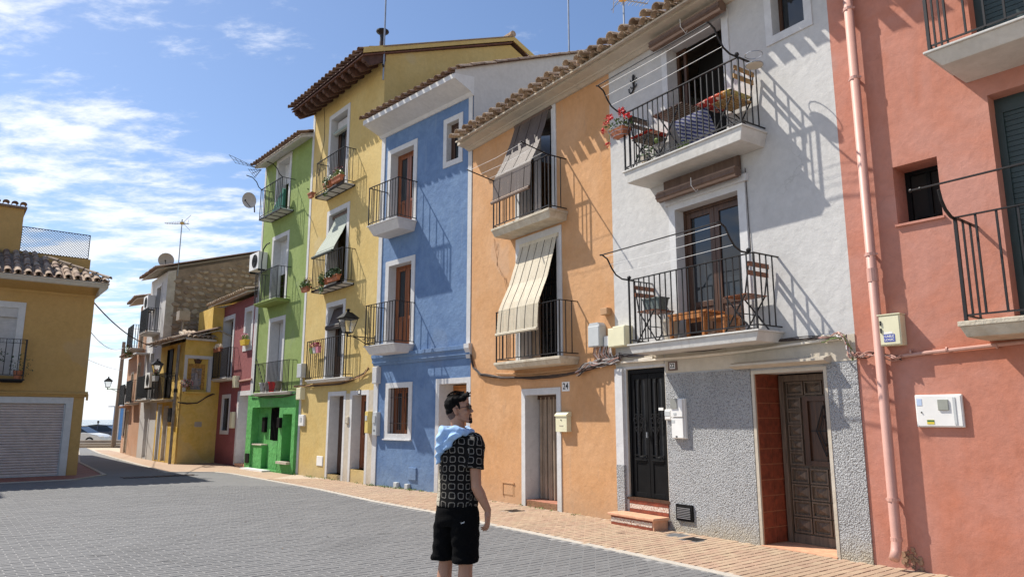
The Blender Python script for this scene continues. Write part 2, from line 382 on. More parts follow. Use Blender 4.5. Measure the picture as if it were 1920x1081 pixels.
M['sand'] = plain('sand', (.50, .42, .30), .95, 0, .12, 2)
# ---------------------------------------------------------------- building helpers (local frame: x along the wall, y out of it, z up)
def house(name, label, F, cat='house'):
    t = thing(name, label, cat, (F.A.x, F.A.y, 0), F.rot)
    if F in OLD: ROOTS[t.name] = F
    return t
def wallgrid(mb, s0, s1, z0, z1, holes, depth=.3, y=0.0, sub=0):
    xs = sorted(set([s0, s1] + [h[i] for h in holes for i in (0, 1) if s0 < h[i] < s1]))
    zs = sorted(set([z0, z1] + [h[i] for h in holes for i in (2, 3) if z0 < h[i] < z1]))
    for a, b in zip(xs, xs[1:]):
        for c, d in zip(zs, zs[1:]):
            mx_, mz = (a + b) / 2, (c + d) / 2
            if any(h[0] < mx_ < h[1] and h[2] < mz < h[3] for h in holes): continue
            mb.quad((a, y, c), (b, y, c), (b, y, d), (a, y, d))
    for h in holes:
        a, b, c, d = h[:4]; dp = h[4] if len(h) > 4 else depth
        c2, d2 = max(c, z0), min(d, z1)
        mb.quad((a, y, c2), (a, y - dp, c2), (a, y - dp, d2), (a, y, d2)); mb.quad((b, y, c2), (b, y - dp, c2), (b, y - dp, d2), (b, y, d2))
        if z0 <= d <= z1: mb.quad((a, y, d), (b, y, d), (b, y - dp, d), (a, y - dp, d))
        if z0 <= c <= z1: mb.quad((a, y, c), (b, y, c), (b, y - dp, c), (a, y - dp, c))
def shell(par, s0, s1, z0, z1, holes, m, D=6, name='wall', depth=.3, label=None, zr=None):
    """front wall with openings plus the two party walls and the back; zr = gable height at mid depth"""
    mb = MB(); wallgrid(mb, s0, s1, z0, z1, holes, depth)
    for s in (s0, s1):
        if zr: mb.poly([(s, 0, z0), (s, 0, z1), (s, -D / 2, zr), (s, -D, z1), (s, -D, z0)])
        else: mb.quad((s, 0, z0), (s, 0, z1), (s, -D, z1), (s, -D, z0))
    mb.quad((s0, -D, z0), (s1, -D, z0), (s1, -D, z1), (s0, -D, z1))
    me = bpy.data.meshes.new(name); me.from_pydata(mb.v, [], mb.f); me.materials.append(m); me.update()
    return obj(name, me, par, label)
def surround(par, name, h, tw, m, depth=.3, proud=.018, bottom=False, top=True, label=None, liner=True, tl=None, sillm=None):
    a, b, c, d = h[:4]; mb = MB(); tl = tw if tl is None else tl; j = .012
    if tw:
        mb.box(a - tw, a + j, -.004, proud, c - (tw if bottom else 0), d + (tw if top else 0))
        mb.box(b - j, b + tl, -.004, proud, c - (tw if bottom else 0), d + (tw if top else 0))
        if top: mb.box(a + j, b - j, -.004, proud, d - j, d + tw)
        if bottom: mb.box(a + j, b - j, -.004, proud, c - tw, c + j)
    if liner:
        mb.box(a, a + j - .002, -depth + .004, -.004, c, d); mb.box(b - j + .002, b, -depth + .004, -.004, c, d)
        mb.box(a + j, b - j, -depth + .004, -.004, d - j + .002, d)
        if bottom: mb.box(a + j, b - j, -depth + .004, -.004, c, c + j - .002)
    o = mb.build(name, m, par, label=label)
    o['_r'] = 0; del o['_r']
    return o
def panelled_leaf(mb, a, b, c, d, y, t=.045, stile=.085, solid=.3, mid=True):
    """one door leaf: frame, solid bottom panel, open (glazed) upper part; returns glass rect"""
    zs = c + (d - c) * solid
    mb.box(a, a + stile, y - t, y, c, d); mb.box(b - stile, b, y - t, y, c, d)
    mb.box(a + stile, b - stile, y - t, y, d - stile, d); mb.box(a + stile, b - stile, y - t, y, c, c + stile * 1.4)
    if solid: 
        mb.box(a + stile, b - stile, y - t, y, zs - stile * .5, zs + stile * .5)
        mb.box(a + stile, b - stile, y - t + .012, y - .014, c + stile * 1.4, zs - stile * .5)
        mb.box(a + stile + .04, b - stile - .04, y - .014, y - .004, c + stile * 1.4 + .05, zs - stile * .5 - .05)
        return (a + stile, b - stile, zs + stile * .5, d - stile)
    return (a + stile, b - stile, c + stile * 1.4, d - stile)
def french(par, h, m, depth, leaves=2, solid=.3, gm=None, frame=.05, curtain=None, open_=None):
    a, b, c, d = h[:4]; a += .012; b -= .012; d -= .012; y = -depth + .07
    mb = MB(); mb.box(a, a + frame, y - .06, y + .005, c, d); mb.box(b - frame, b, y - .06, y + .005, c, d); mb.box(a + frame, b - frame, y - .06, y + .005, d - frame, d)
    mb.build('frame', m, par)
    a += frame; b -= frame; d -= frame; w = (b - a) / leaves
    for i in range(leaves):
        mb = MB(); g = panelled_leaf(mb, a + i * w + .003, a + (i + 1) * w - .003, c + .01, d - .004, y, solid=solid, stile=min(.085, w * .2))
        o = mb.build('door_leaf', m, par, bevel=.004)
        p = MB().box(g[0], g[1], y - .03, y - .024, g[2], g[3]).build('pane', gm or M['glass'], par)
    if curtain: MB().box(a, b, y - .10, y - .09, c, d).build('curtain', curtain, par)
    MB().box(a - frame, b + frame, y - .6, y - .58, c, d + frame).build('dark_room', M['dark'], par)  # thin black sheet, the room's shade put into its colour
def roller_shutter(par, h, m, depth, z_low=None, pitch=.05, name='roller_shutter'):
    a, b, c, d = h[:4]; a += .012; b -= .012; d -= .012; y = -depth + .04; z_low = c if z_low is None else z_low
    z = z_low + .012; mb = MB(); mb.box(a, a + .03, y - .03, y + .02, z_low, d); mb.box(b - .03, b, y - .03, y + .02, z_low, d)
    while z < d - .01:
        mb.box(a + .03, b - .03, y - .012, y + .004, z, min(z + pitch - .006, d)); z += pitch
    mb.box(a + .03, b - .03, y - .016, y - .012, z_low, d)
    return mb.build(name, m, par)
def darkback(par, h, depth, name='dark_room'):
    a, b, c, d = h[:4]; MB().box(a, b, -depth - .5, -depth - .48, c, d).build(name, M['dark'], par)  # black sheet painted as the shade behind the opening
def railing(mb, s0, s1, d, z0, z1, step=.11, r=.007, y0=.0, base=.05, sides=True, mid=None):
    mb.box(s0 - .012, s1 + .012, d - .016, d + .016, z1 - .012, z1); mb.box(s0 - .01, s1 + .01, d - .008, d + .008, z0 + base, z0 + base + .016)
    n = max(2, round((s1 - s0) / step))
    for i in range(n + 1):
        x = s0 + (s1 - s0) * i / n; q = r * 1.6 if i in (0, n) else r
        mb.box(x - q, x + q, d - q, d + q, z0 + (0 if i in (0, n) else base), z1 - .006)
    if sides:
        for s in (s0, s1):
            mb.box(s - .016, s + .016, y0, d - .016, z1 - .012, z1); mb.box(s - .008, s + .008, y0, d - .008, z0 + base, z0 + base + .016)
            k = max(1, round(d / step))
            for i in range(1, k):
                y = y0 + (d - y0) * i / k; mb.box(s - r, s + r, y - r, y + r, z0 + base, z1 - .006)
    if mid: mb.box(s0, s1, d - .007, d + .007, mid, mid + .014)
def balcony(par, s0, s1, z, d, style, rail_h=.95, step=.11, m=None, inset=.04, th=.13, r=.007, base=.05, arms=None, mi=None, sub=True, label=None, tp=(.05, .02)):
    mb = MB(); mi = mi or M['iron']
    if style == 'moulded':
        mb.box(s0, s1, 0, d, z - .025, z); mb.frustum(s0 + .02, s1 - .02, 0, d - .02, z - th, z - .025, tp[0], 0, tp[1])
        m = m or M['slab']
    elif style == 'thick':
        mb.box(s0, s1, 0, d, z - .05, z); mb.frustum(s0 + .012, s1 - .012, 0, d - .012, z - th, z - .05, .035, 0, .05); m = m or M['oldslab']
    elif style == 'iron':
        mb.box(s0 + .02, s1 - .02, 0, d - .02, z - .045, z); m = m or M['trim']
    elif style == 'shallow':
        mb.box(s0, s1, 0, d, z - .03, z); mb.frustum(s0 + .02, s1 - .02, 0, d - .02, z - .09, z - .03, .03, 0, .04); m = m or M['slab']
    o = mb.build('balcony', m, par, bevel=.006, label=label)
    mb = MB(); e = inset
    railing(mb, s0 + e, s1 - e, d - e, z, z + rail_h, step, r, base=base)
    if style == 'iron':
        for y in (.01, d - .02): mb.box(s0, s1, y - .015, y + .015, z - .06, z - .002)
        for i in range(5):
            x = s0 + .012 + (s1 - s0 - .024) * i / 4; mb.box(x - .012, x + .012, .025, d - .035, z - .062, z - .046)
    mb.build('railing', mi, o)
    return o
def tile_mesh(name, L=.42, r0=.092, r1=.072, t=.013, seg=7, m=None):
    mb = MB(); k = seg
    for y, r in ((0, r0), (-L, r1)):
        for rr in (r, r - t):
            for j in range(k + 1):
                a = math.pi * j / k; mb.v.append((rr * math.cos(a), y, rr * math.sin(a) * .85))
    o0, i0, o1, i1 = 0, k + 1, 2 * k + 2, 3 * k + 3
    for j in range(k):
        mb.f.append((o0 + j, o0 + j + 1, o1 + j + 1, o1 + j)); mb.f.append((i0 + j, i1 + j, i1 + j + 1, i0 + j + 1)); mb.f.append((o0 + j, i0 + j, i0 + j + 1, o0 + j + 1))
        mb.f.append((o1 + j, o1 + j + 1, i1 + j + 1, i1 + j))
    mb.f.append((o0, o1, i1, i0)); mb.f.append((o0 + k, i0 + k, i1 + k, o1 + k)); mb.m = [0] * len(mb.f)
    return mb.mesh(name, m)
TM = {k: tile_mesh('roof_tile', m=M[k], r0={'tile_old': .087}.get(k, .090), r1={'tile_old': .068}.get(k, .070)) for k in ('tile_old', 'tile_red', 'tile_mix')}
def put_tile(me, par, x, y, z, slope, chan=False, yaw=0, jit=0, name='roof_tile'):
    o = bpy.data.objects.new(name, me); C.objects.link(o); o.parent = par; F_ = rootF(par)
    if F_ is not None: x, z = fs_(F_, x), fz_(F_, z)
    M4 = Matrix.Translation((x + rnd.uniform(-jit, jit), y + rnd.uniform(-jit, jit), z + rnd.uniform(-jit, jit) * .5))
    M4 = M4 @ Matrix.Rotation(yaw + rnd.uniform(-jit, jit) * 3, 4, 'Z') @ Matrix.Rotation(-slope + rnd.uniform(-jit, jit) * 3, 4, 'X')
    if chan: M4 = M4 @ Matrix.Rotation(math.pi, 4, 'Y')
    o.matrix_local = M4; return o
def roof(par, s0, s1, z, ov, slope, tm, D, rows=2, pitch=.25, soff=None, m=None, jit=.008, th=.03, chan_out=.04, zoff=0.0, cover=True, name='roof', gable_over=.0):
    """pitched roof with its ridge at half depth; tile courses at the eave are single tiles, the rest one ribbed covering"""
    t = math.tan(slope); run = ov + D / 2; mb = MB()
    zr = z + run * t
    prof = [(ov, z), (-D / 2, zr), (-D - .2, z - .2 * t + (0)), (-D - .2, z - .2 * t - th), (-D / 2, zr - th), (ov, z - th)]
    mb.prism(prof, s0 - gable_over, s1 + gable_over)
    ro = mb.build(name, m or M['oldplaster'], par)
    n = int((s1 - s0) / pitch); x0 = s0 + ((s1 - s0) - n * pitch) / 2
    for r in range(rows):
        y = ov + .05 - r * .33; zz = z + (ov - y) * t
        for i in range(n + 1):
            x = x0 + i * pitch
            if r == 0 or jit > .012:
                if i < n: put_tile(tm, ro, x + pitch / 2, y - .13, zz + .085, slope, True, jit=jit)
            put_tile(tm, ro, x, y + chan_out, zz + .055 + zoff, slope, False, jit=jit)
    if cover:
        mb = MB(); ystart = ov - rows * .33; k = 6
        for i in range(n + 1):
            x = x0 + i * pitch; n0 = len(mb.v)
            for y in (ystart + .08, -D / 2):
                for j in range(k + 1):
                    a = math.pi * j / k; mb.v.append((x + pitch * .47 * math.cos(a), y, z + (ov - y) * t + .06 + math.sin(a) * .07))
            for j in range(k): mb.f.append((n0 + j, n0 + j + 1, n0 + k + 2 + j, n0 + k + 1 + j))
        me = bpy.data.meshes.new('tile_courses'); me.from_pydata(mb.v, [], mb.f); me.materials.append(tm.materials[0]); me.update()
        o = obj('tile_courses', me, ro); o['kind'] = 'stuff'
    return ro
def roll(par, a, b, y, z, r, m, name='slat_roll', k=9):
    """rolled-up slat blind along x"""
    mb = MB(); n = len(mb.v)
    for x in (a, b):
        for j in range(k * 2):
            an = math.pi * j / k; rr = r * (1 if j % 2 else .84); mb.v.append((x, y + rr * math.cos(an), z + rr * math.sin(an)))
    K = k * 2
    for j in range(K): mb.f.append((j, (j + 1) % K, K + (j + 1) % K, K + j)); mb.m.append((j // 2) % 2)
    mb.f.append(tuple(reversed(range(K)))); mb.f.append(tuple(range(K, 2 * K))); mb.m += [0, 0]
    m2 = bpy.data.materials.get(m.name + '_pale') or plain(m.name + '_pale', {'blind_wood': (.27, .18, .13)}.get(m.name, (.1, .1, .09) if 'dark' in m.name else (.34, .32, .27)), .6)  # paler copy paints highlights along the slat ridges
    return mb.build(name, [m, m2], par)
def hanging_blind(par, a0, b0, a1, b1, path, m, pitch=.018, gap=.004, th=.004, cords=4, cm=None):
    """path: (y,z) points top to bottom; left/right ends run from a0..b0 to a1..b1"""
    P_ = [Vector(p) for p in path]; seg = [(P_[i + 1] - P_[i]).length for i in range(len(P_) - 1)]; T = sum(seg)
    def at(u):
        for i, l in enumerate(seg):
            if u <= l or i == len(seg) - 1: return P_[i].lerp(P_[i + 1], min(1, u / l)), (P_[i + 1] - P_[i]).normalized()
            u -= l
    mb = MB(); u = 0
    while u < T - pitch:
        p, t = at(u); q, _ = at(u + pitch - gap); n = Vector((-t.y, t.x)) * th; f = u / T
        a = a0 + (a1 - a0) * f + rnd.uniform(-.004, .004); b = b0 + (b1 - b0) * f + rnd.uniform(-.004, .004)
        mb.prism([(p.x, p.y), (q.x, q.y), (q.x + n.x, q.y + n.y), (p.x + n.x, p.y + n.y)], a, b); u += pitch
    o = mb.build('slats', m, par)
    mb = MB()
    for c in range(cords):
        g = (c + .5) / cords; pts = []
        for k in range(13):
            p, t = at(T * k / 12 * .999); f = k / 12; n = Vector((-t.y, t.x)) * (th + .004)
            for sgn in (1,): pts.append((a0 + (a1 - a0) * f + g * (b0 - a0 + (b1 - a1 - b0 + a0) * f), p.x + n.x, p.y + n.y))
        mb.tube(pts, .004, 4)
    mb.build('cords', cm or M['cable_dark'], par)
    return o
def leaves(n, c, rad, size, flat=.0, seed=0, mb=None, droop=0):
    rr = random.Random(seed); mb = mb or MB()
    for _ in range(n):
        while True:
            p = Vector((rr.uniform(-1, 1), rr.uniform(-1, 1), rr.uniform(-1, 1)))
            if .25 < p.length < 1: break
        q = Vector((c[0] + p.x * rad[0], c[1] + p.y * rad[1], c[2] + p.z * rad[2] - droop * p.xy.length ** 2))
        a = Vector((rr.gauss(0, 1), rr.gauss(0, 1), rr.gauss(0, 1))).normalized(); b = a.cross(Vector((rr.gauss(0, 1), rr.gauss(0, 1), rr.gauss(0, 1)))).normalized()
        s = size * rr.uniform(.6, 1.3); mb.poly([q - a * s, q - b * s * .5, q + a * s, q + b * s * .5])
    return mb
def chair(loc, rot, label, seatm, framem, group=None, scale=1):
    t = thing('folding_chair', label, 'chair', loc, rot, group)
    mb = MB()
    for x in (-.19, .19):
        mb.tube([(x, -.20, 0), (x, .16, .45)], .011, 5); mb.tube([(x, .20, 0), (x, -.14, .45), (x, -.22, .86)], .011, 5)
    mb.tube([(-.19, -.20, .02), (.19, -.20, .02)], .008, 5); mb.tube([(-.19, .20, .02), (.19, .20, .02)], .008, 5); mb.tube([(-.19, 0, .235), (.19, 0, .235)], .007, 5)
    mb.build('frame', framem, t)
    mb = MB()
    for i in range(7): mb.box(-.2, .2, -.17 + i * .052, -.17 + i * .052 + .04, .45, .466)
    mb.build('seat', seatm, t)
    mb = MB(); mb.box(-.2, .2, -.225, -.205, .80, .86); mb.box(-.2, .2, -.21, -.19, .69, .75)
    mb.build('backrest', seatm, t)
    return t
def flowerbox(F, s, d, z, L, label, leafm, petalm=None, seed=1, droop=.1, h=.14, w=.12, name='planter', n=260, rot=0, group=None, trail=0, size=.035):
    t = thing(name, label, 'planter', F.w(s, d, z), F.rot + rot, group)
    mb = MB(); n0 = 0; mb.frustum(-L / 2, L / 2, -w / 2, w / 2, 0, h, .02, .02, .02); mb.box(-L / 2 - .012, L / 2 + .012, -w / 2 - .012, w / 2 + .012, h - .025, h + .002)
    mb.build('trough', M['terracotta'], t)
    mb = leaves(n, (0, 0, h + .1), (L / 2 + .06, w / 2 + .09, .13), size, seed=seed, droop=droop)
    if trail: leaves(trail, (-L * .25, w / 2 + .05, -.05), (.1, .06, .25), size, seed=seed + 9, mb=mb)
    mb.build('foliage', leafm, t)
    if petalm:
        mb = leaves(50, (0, 0, h + .2), (L / 2 + .05, w / 2 + .08, .10), .022, seed=seed + 3); mb.build('flowers', petalm, t)
    return t
def text_mesh(body, size, m, name='lettering', par=None, loc=(0, 0, 0), rot=(0, 0, 0), ext=.001, bold=0.0, align='CENTER', sx=1):
    cu = bpy.data.curves.new(name, 'FONT'); cu.body = body; cu.size = size; cu.extrude = ext; cu.offset = bold; cu.align_x = align; cu.align_y = 'CENTER'; cu.resolution_u = 3
    tmp = bpy.data.objects.new('tmp_text', cu); C.objects.link(tmp); bpy.context.view_layer.update()
    me = bpy.data.meshes.new_from_object(tmp.evaluated_get(bpy.context.evaluated_depsgraph_get())); C.objects.unlink(tmp); bpy.data.objects.remove(tmp)
    me.materials.clear(); me.materials.append(m); o = obj(name, me, par); o.location = loc; o.rotation_euler = rot; o.scale = (sx, 1, 1); return o
WALLTXT = (R_(90), 0, R_(180))      # text that reads from the street on a wall whose x runs to the viewer's left
# ================================================================ ground, road, pavements, sea
UR = Vector((-.625, .7806)); VR = Vector((.7806, .625))       # along the row, and square to it
ROTR = math.atan2(VR.y, VR.x)
def paver_mat(name, c1, c2, mortar, flat=False):
    m, t, b = mat(name); g = N(t, 'ShaderNodeNewGeometry'); mpg = N(t, 'ShaderNodeMapping', vector_type='TEXTURE')
    mpg.inputs['Rotation'].default_value = (0, 0, ROTR); t.links.new(g.outputs['Position'], mpg.inputs[0])
    br = N(t, 'ShaderNodeTexBrick', offset=.5, offset_frequency=2, squash=1); t.links.new(mpg.outputs[0], br.inputs[0])
    br.inputs['Scale'].default_value = 1; br.inputs['Brick Width'].default_value = .2; br.inputs['Row Height'].default_value = .1
    br.inputs['Mortar Size'].default_value = .004 if flat else 0.0; br.inputs['Mortar Smooth'].default_value = .3; br.inputs['Bias'].default_value = 0
    br.inputs['Color1'].default_value = (*c1, 1); br.inputs['Color2'].default_value = (*c2, 1); br.inputs['Mortar'].default_value = (*mortar, 1)
    n = noise(t, 1.1, 7, .65, .4, g.outputs['Position']); r = ramp(t, n.outputs[0], [(.3, (.90, .90, .905)), (.7, (1.06, 1.055, 1.05))])
    n2 = noise(t, 70, 5, .7, 0, g.outputs['Position']); r2 = ramp(t, n2.outputs[0], [(.3, (.86, .86, .86)), (.7, (1.12, 1.12, 1.12))])
    a = mixrgb(t, 1, br.outputs[0], r.outputs[0], 'MULTIPLY'); a2 = mixrgb(t, 1, a.outputs[0], r2.outputs[0], 'MULTIPLY')
    t.links.new(a2.outputs[0], b.inputs['Base Color']); b.inputs['Roughness'].default_value = .8
    b.inputs['Specular IOR Level'].default_value = .35
    # old oil spots and damp patches
    n3 = noise(t, .42, 6, .7, .8, g.outputs['Position']); s3 = N(t, 'ShaderNodeMapRange', interpolation_type='SMOOTHSTEP'); t.links.new(n3.outputs[0], s3.inputs[0])
    for i, v_ in zip((1, 2, 3, 4), (.54, .66, 0, .20)): s3.inputs[i].default_value = v_
    v3 = N(t, 'ShaderNodeTexVoronoi', feature='F1'); v3.inputs['Scale'].default_value = .9; t.links.new(g.outputs['Position'], v3.inputs['Vector'])
    n4 = noise(t, 9, 4, .6, 0, g.outputs['Position']); a4 = N(t, 'ShaderNodeMath', operation='MULTIPLY_ADD'); t.links.new(n4.outputs[0], a4.inputs[0]); a4.inputs[1].default_value = .10; t.links.new(v3.outputs['Distance'], a4.inputs[2])
    s4 = N(t, 'ShaderNodeMapRange', interpolation_type='SMOOTHSTEP'); t.links.new(a4.outputs[0], s4.inputs[0])
    for i, v_ in zip((1, 2, 3, 4), (.085, .16, .45, 0)): s4.inputs[i].default_value = v_
    a5 = mixrgb(t, s3.outputs[0], a2.outputs[0], mul(c1, .45)); a6 = mixrgb(t, s4.outputs[0], a5.outputs[0], mul(c1, .35)); t.links.new(a6.outputs[0], b.inputs['Base Color'])
    bump(t, b, n2.outputs[0], .35, .004)
    return m
M['paver'] = paver_mat('grey_paver', (.160, .160, .161), (.175, .175, .175), (.12, .12, .12)); M['paver_flat'] = paver_mat('grey_paver_far', (.160, .160, .161), (.174, .174, .174), (.150, .150, .15), True)
M['brick'] = paver_mat('ochre_paver', (.40, .27, .19), (.44, .33, .225), (.30, .2, .14)); M['brick_flat'] = paver_mat('ochre_paver_far', (.39, .265, .19), (.43, .32, .22), (.34, .25, .18), True)
M['brick_red'] = paver_mat('red_paver', (.26, .10, .075), (.34, .15, .11), (.2, .1, .08), True)
M['joint_grey'] = plain('road_joint_sand', (.27, .265, .26), .95, 0, .15, 30); M['joint_brick'] = plain('pavement_joint_sand', (.44, .36, .28), .95, 0, .2, 30)
M['kerb'] = stucco('kerb_concrete', (.60, .555, .49), (.56, .515, .45), (.4, .37, .32), bs=.3, patch=4, grime=.4)
def flat(name, pts, z, m, kind=True):
    me = bpy.data.meshes.new(name); me.from_pydata([(p[0], p[1], z) for p in pts], [], [tuple(range(len(pts)))]); me.materials.append(m); me.update()
    if me.polygons[0].normal.z < 0: me.flip_normals()
    o = obj(name, me)
    return structure(o) if kind else o
# terrain to the horizon: flat round the houses, dropping to the beach and the water
grd = MB(); xs = [-3000, -300, -60, 60, 300, 3000]
ys = [-300, -30, 43, 48, 78, 92, 400]; zz = [-.02, -.02, -.02, -.42, -.42, -2.3, -3.2]
for i in range(len(xs) - 1):
    for j in range(len(ys) - 1): grd.quad((xs[i], ys[j], zz[j]), (xs[i + 1], ys[j], zz[j]), (xs[i + 1], ys[j + 1], zz[j + 1]), (xs[i], ys[j + 1], zz[j + 1]))
structure(grd.build('ground', M['sand']))
m, t, b = mat('sea_water'); b.inputs['Base Color'].default_value = (.012, .06, .10, 1); b.inputs['Roughness'].default_value = .12
n = noise(t, .35, 6, .65, .4, N(t, 'ShaderNodeNewGeometry').outputs['Position']); bump(t, b, n.outputs[0], .9, .4); M['sea'] = m
structure(MB().quad((-6000, 86, -1.9), (6000, 86, -1.9), (6000, 12000, -1.9), (-6000, 12000, -1.9)).build('sea', M['sea']))
KL = [(7.5, -.6), ground(1356, 1078), ground(1150, 1032.5), ground(923, 985), ground(813, 961), ground(700, 940.3), ground(600, 918.3), ground(500, 900), (-8.05, 21.35), (-8.75, 21.95), (-9.5, 22.05), (-10.2, 21.95), ground(225, 861), ground(187.5, 850), (-21.5, 37.8)]
KL = [Vector(p) for p in KL]
FACE = [Vector((3.9 + 9 * math.sin(R_(38.7)), 8.17 - 9 * math.cos(R_(38.7))))] + [Vector(p) for p in PT] + [Vector((-11.73, 25.88)), Vector((-13.7, 28.19)), Vector((-15.51, 30.53)), Vector((-18.87, 35.44)), Vector((-20.5, 37.6))]
LK = [ground(*q) for q in ((0, 906), (137.5, 899), (196, 890), (147.5, 866))] + [Vector((-21.9, 37.3))]
LK[0] = Vector((-12.3 - 10 * .785 + 1.62, 20.99 - 10 * .62 - 2.05))
CL = Vector((-12.3, 20.99)); ULW = Vector((-.785, -.62)); 
road = flat('road', [(9, -8), (9, -2)] + [KL[0]] + [tuple(p) for p in KL[1:]] + [(-23.6, 40.9), (-40, 28), (-40, -8)], 0.0, M['paver_flat'])
pav = flat('pavement', [tuple(p) for p in KL] + [tuple(p) for p in reversed(FACE)] + [], .004, M['brick_flat'])
lpav = flat('side_pavement', [tuple(p) for p in LK] + [(-22.6, 36.6), tuple(CL + Vector((-.625, .78)) * 16.5), tuple(CL), tuple(CL + ULW * 10)], .004, M['brick_red'])
def strip(name, pts, w, z, m, side=0):
    mb = MB(); pts = [Vector(p) for p in pts]; L = []; Rr = []
    for i, p in enumerate(pts):
        t_ = (pts[min(i + 1, len(pts) - 1)] - pts[max(i - 1, 0)]).normalized(); n_ = Vector((-t_.y, t_.x)); L.append(p + n_ * w / 2); Rr.append(p - n_ * w / 2)
    for i in range(len(pts) - 1): mb.poly([(L[i].x, L[i].y, z), (Rr[i].x, Rr[i].y, z), (Rr[i + 1].x, Rr[i + 1].y, z), (L[i + 1].x, L[i + 1].y, z)])
    for i in range(len(pts) - 1):
        for Q in (L, Rr): mb.poly([(Q[i].x, Q[i].y, z), (Q[i + 1].x, Q[i + 1].y, z), (Q[i + 1].x, Q[i + 1].y, z - .03), (Q[i].x, Q[i].y, z - .03)])
    return structure(mb.build(name, m))
strip('kerb_strip', KL, .115, .021, M['kerb']); strip('kerb_strip', LK, .10, .021, M['kerb'])
# --- pavers as geometry: long side square to the street, running bond
def inside(p, poly):
    c = False; n_ = len(poly); j = n_ - 1
    for i in range(n_):
        if (poly[i][1] > p[1]) != (poly[j][1] > p[1]) and p[0] < (poly[j][0] - poly[i][0]) * (p[1] - poly[i][1]) / (poly[j][1] - poly[i][1]) + poly[i][0]: c = not c
        j = i
    return c
def kdist(p, pts):
    best = 9
    for a, b_ in zip(pts, pts[1:]):
        ab = b_ - a; k = max(0, min(1, (p - a).dot(ab) / ab.length_squared)); best = min(best, (p - a - ab * k).length)
    return best
def pave(parent, poly, ymin, ymax, z, m, name, keep, gl=.0025, gs=.005, holes=(), near=None, zbase=None, jm=None):
    poly = [tuple(p) for p in poly]; cells = []
    lo_u, hi_u = 1e9, -1e9; lo_v, hi_v = 1e9, -1e9
    for p in poly:
        q = Vector(p); v = q.dot(VR); u = q.dot(UR); lo_u = min(lo_u, u); hi_u = max(hi_u, u); lo_v = min(lo_v, v); hi_v = max(hi_v, v)
    for r in range(int(lo_u / .1) - 1, int(hi_u / .1) + 2):
        off = .1 if r % 2 else 0
        for c in range(int(lo_v / .2) - 2, int(hi_v / .2) + 2):
            v = c * .2 + off + .1; u = r * .1 + .05; q = VR * v + UR * u
            if q.y < ymin or q.y > ymax or abs(q.x) > q.y * .78 + .6: continue
            if not inside(q, poly): continue
            if any((q - Vector(h[:2])).length < h[2] for h in holes): continue
            kd = min(kdist(q, KL), 9)
            if kd < .055: continue
            vis = q.y > 6.9
            cells.append((q.length if vis else 90 + q.length, v, u, kd))
    cells.sort()
    def tri(v, u, mb, local=False):
        a, b_ = .1 - gs / 2, .05 - gl / 2; ch = .006
        rr = [rnd.uniform(-.0012, .0012) for _ in range(4)]; dz = rnd.uniform(-.0014, .0014)
        n0 = len(mb.v)
        for (x, y, zz_, e) in ((-a, -b_, -.012, 0), (a, -b_, -.012, 0), (a, b_, -.012, 0), (-a, b_, -.012, 0), (-a + ch, -b_ + ch, dz, 1), (a - ch, -b_ + ch, dz, 1), (a - ch, b_ - ch, dz, 1), (-a + ch, b_ - ch, dz, 1)):
            mb.v.append((v + x, u + y, z + zz_ + .0) if not local else (x, y, zz_))
        for f in ((4, 5, 6, 7), (0, 1, 5, 4), (1, 2, 6, 5), (2, 3, 7, 6), (3, 0, 4, 7)): mb.f.append(tuple(n0 + i for i in f)); mb.m.append(0)
    mb = MB()
    meshes = []
    for k in range(5):
        q = MB(); tri(0, 0, q, True); meshes.append(q.mesh(name, m))
    for i, (_, v, u, kd) in enumerate(cells):
        if i < keep:
            o = bpy.data.objects.new(name, meshes[i % 5]); C.objects.link(o); o.parent = parent
            p = VR * v + UR * u; o.location = (p.x, p.y, z + rnd.uniform(-.0015, .0015)); o.rotation_euler = (rnd.uniform(-.008, .008), rnd.uniform(-.008, .008), ROTR)
        else: tri(v, u, mb)
    if mb.v:
        me = bpy.data.meshes.new(name + 's'); me.from_pydata(mb.v, [], mb.f); me.materials.append(m); me.update()
        o = obj(name + '_field', me, parent); o.rotation_euler = (0, 0, ROTR); o['kind'] = 'stuff'
    return len(cells)
roadpoly = [(9, -8)] + [tuple(p) for p in KL[:12]] + [tuple(LK[2]), tuple(LK[1]), tuple(LK[0]), (-40, -8)]
nroad = pave(road, roadpoly, 4.2, 17.5, .016, M['paver'], 'paver', 296)
GR = [(*ground(965, 959), .17), (*ground(1270, 1005), .17), (*ground(1302, 1013), .17)]
pavpoly = [tuple(p) for p in KL[:12]] + [tuple(p) for p in reversed(FACE[:8])]
npav = pave(pav, pavpoly, 5.0, 19.5, .020, M['brick'], 'brick', 296, gl=.006, gs=.004, holes=GR)
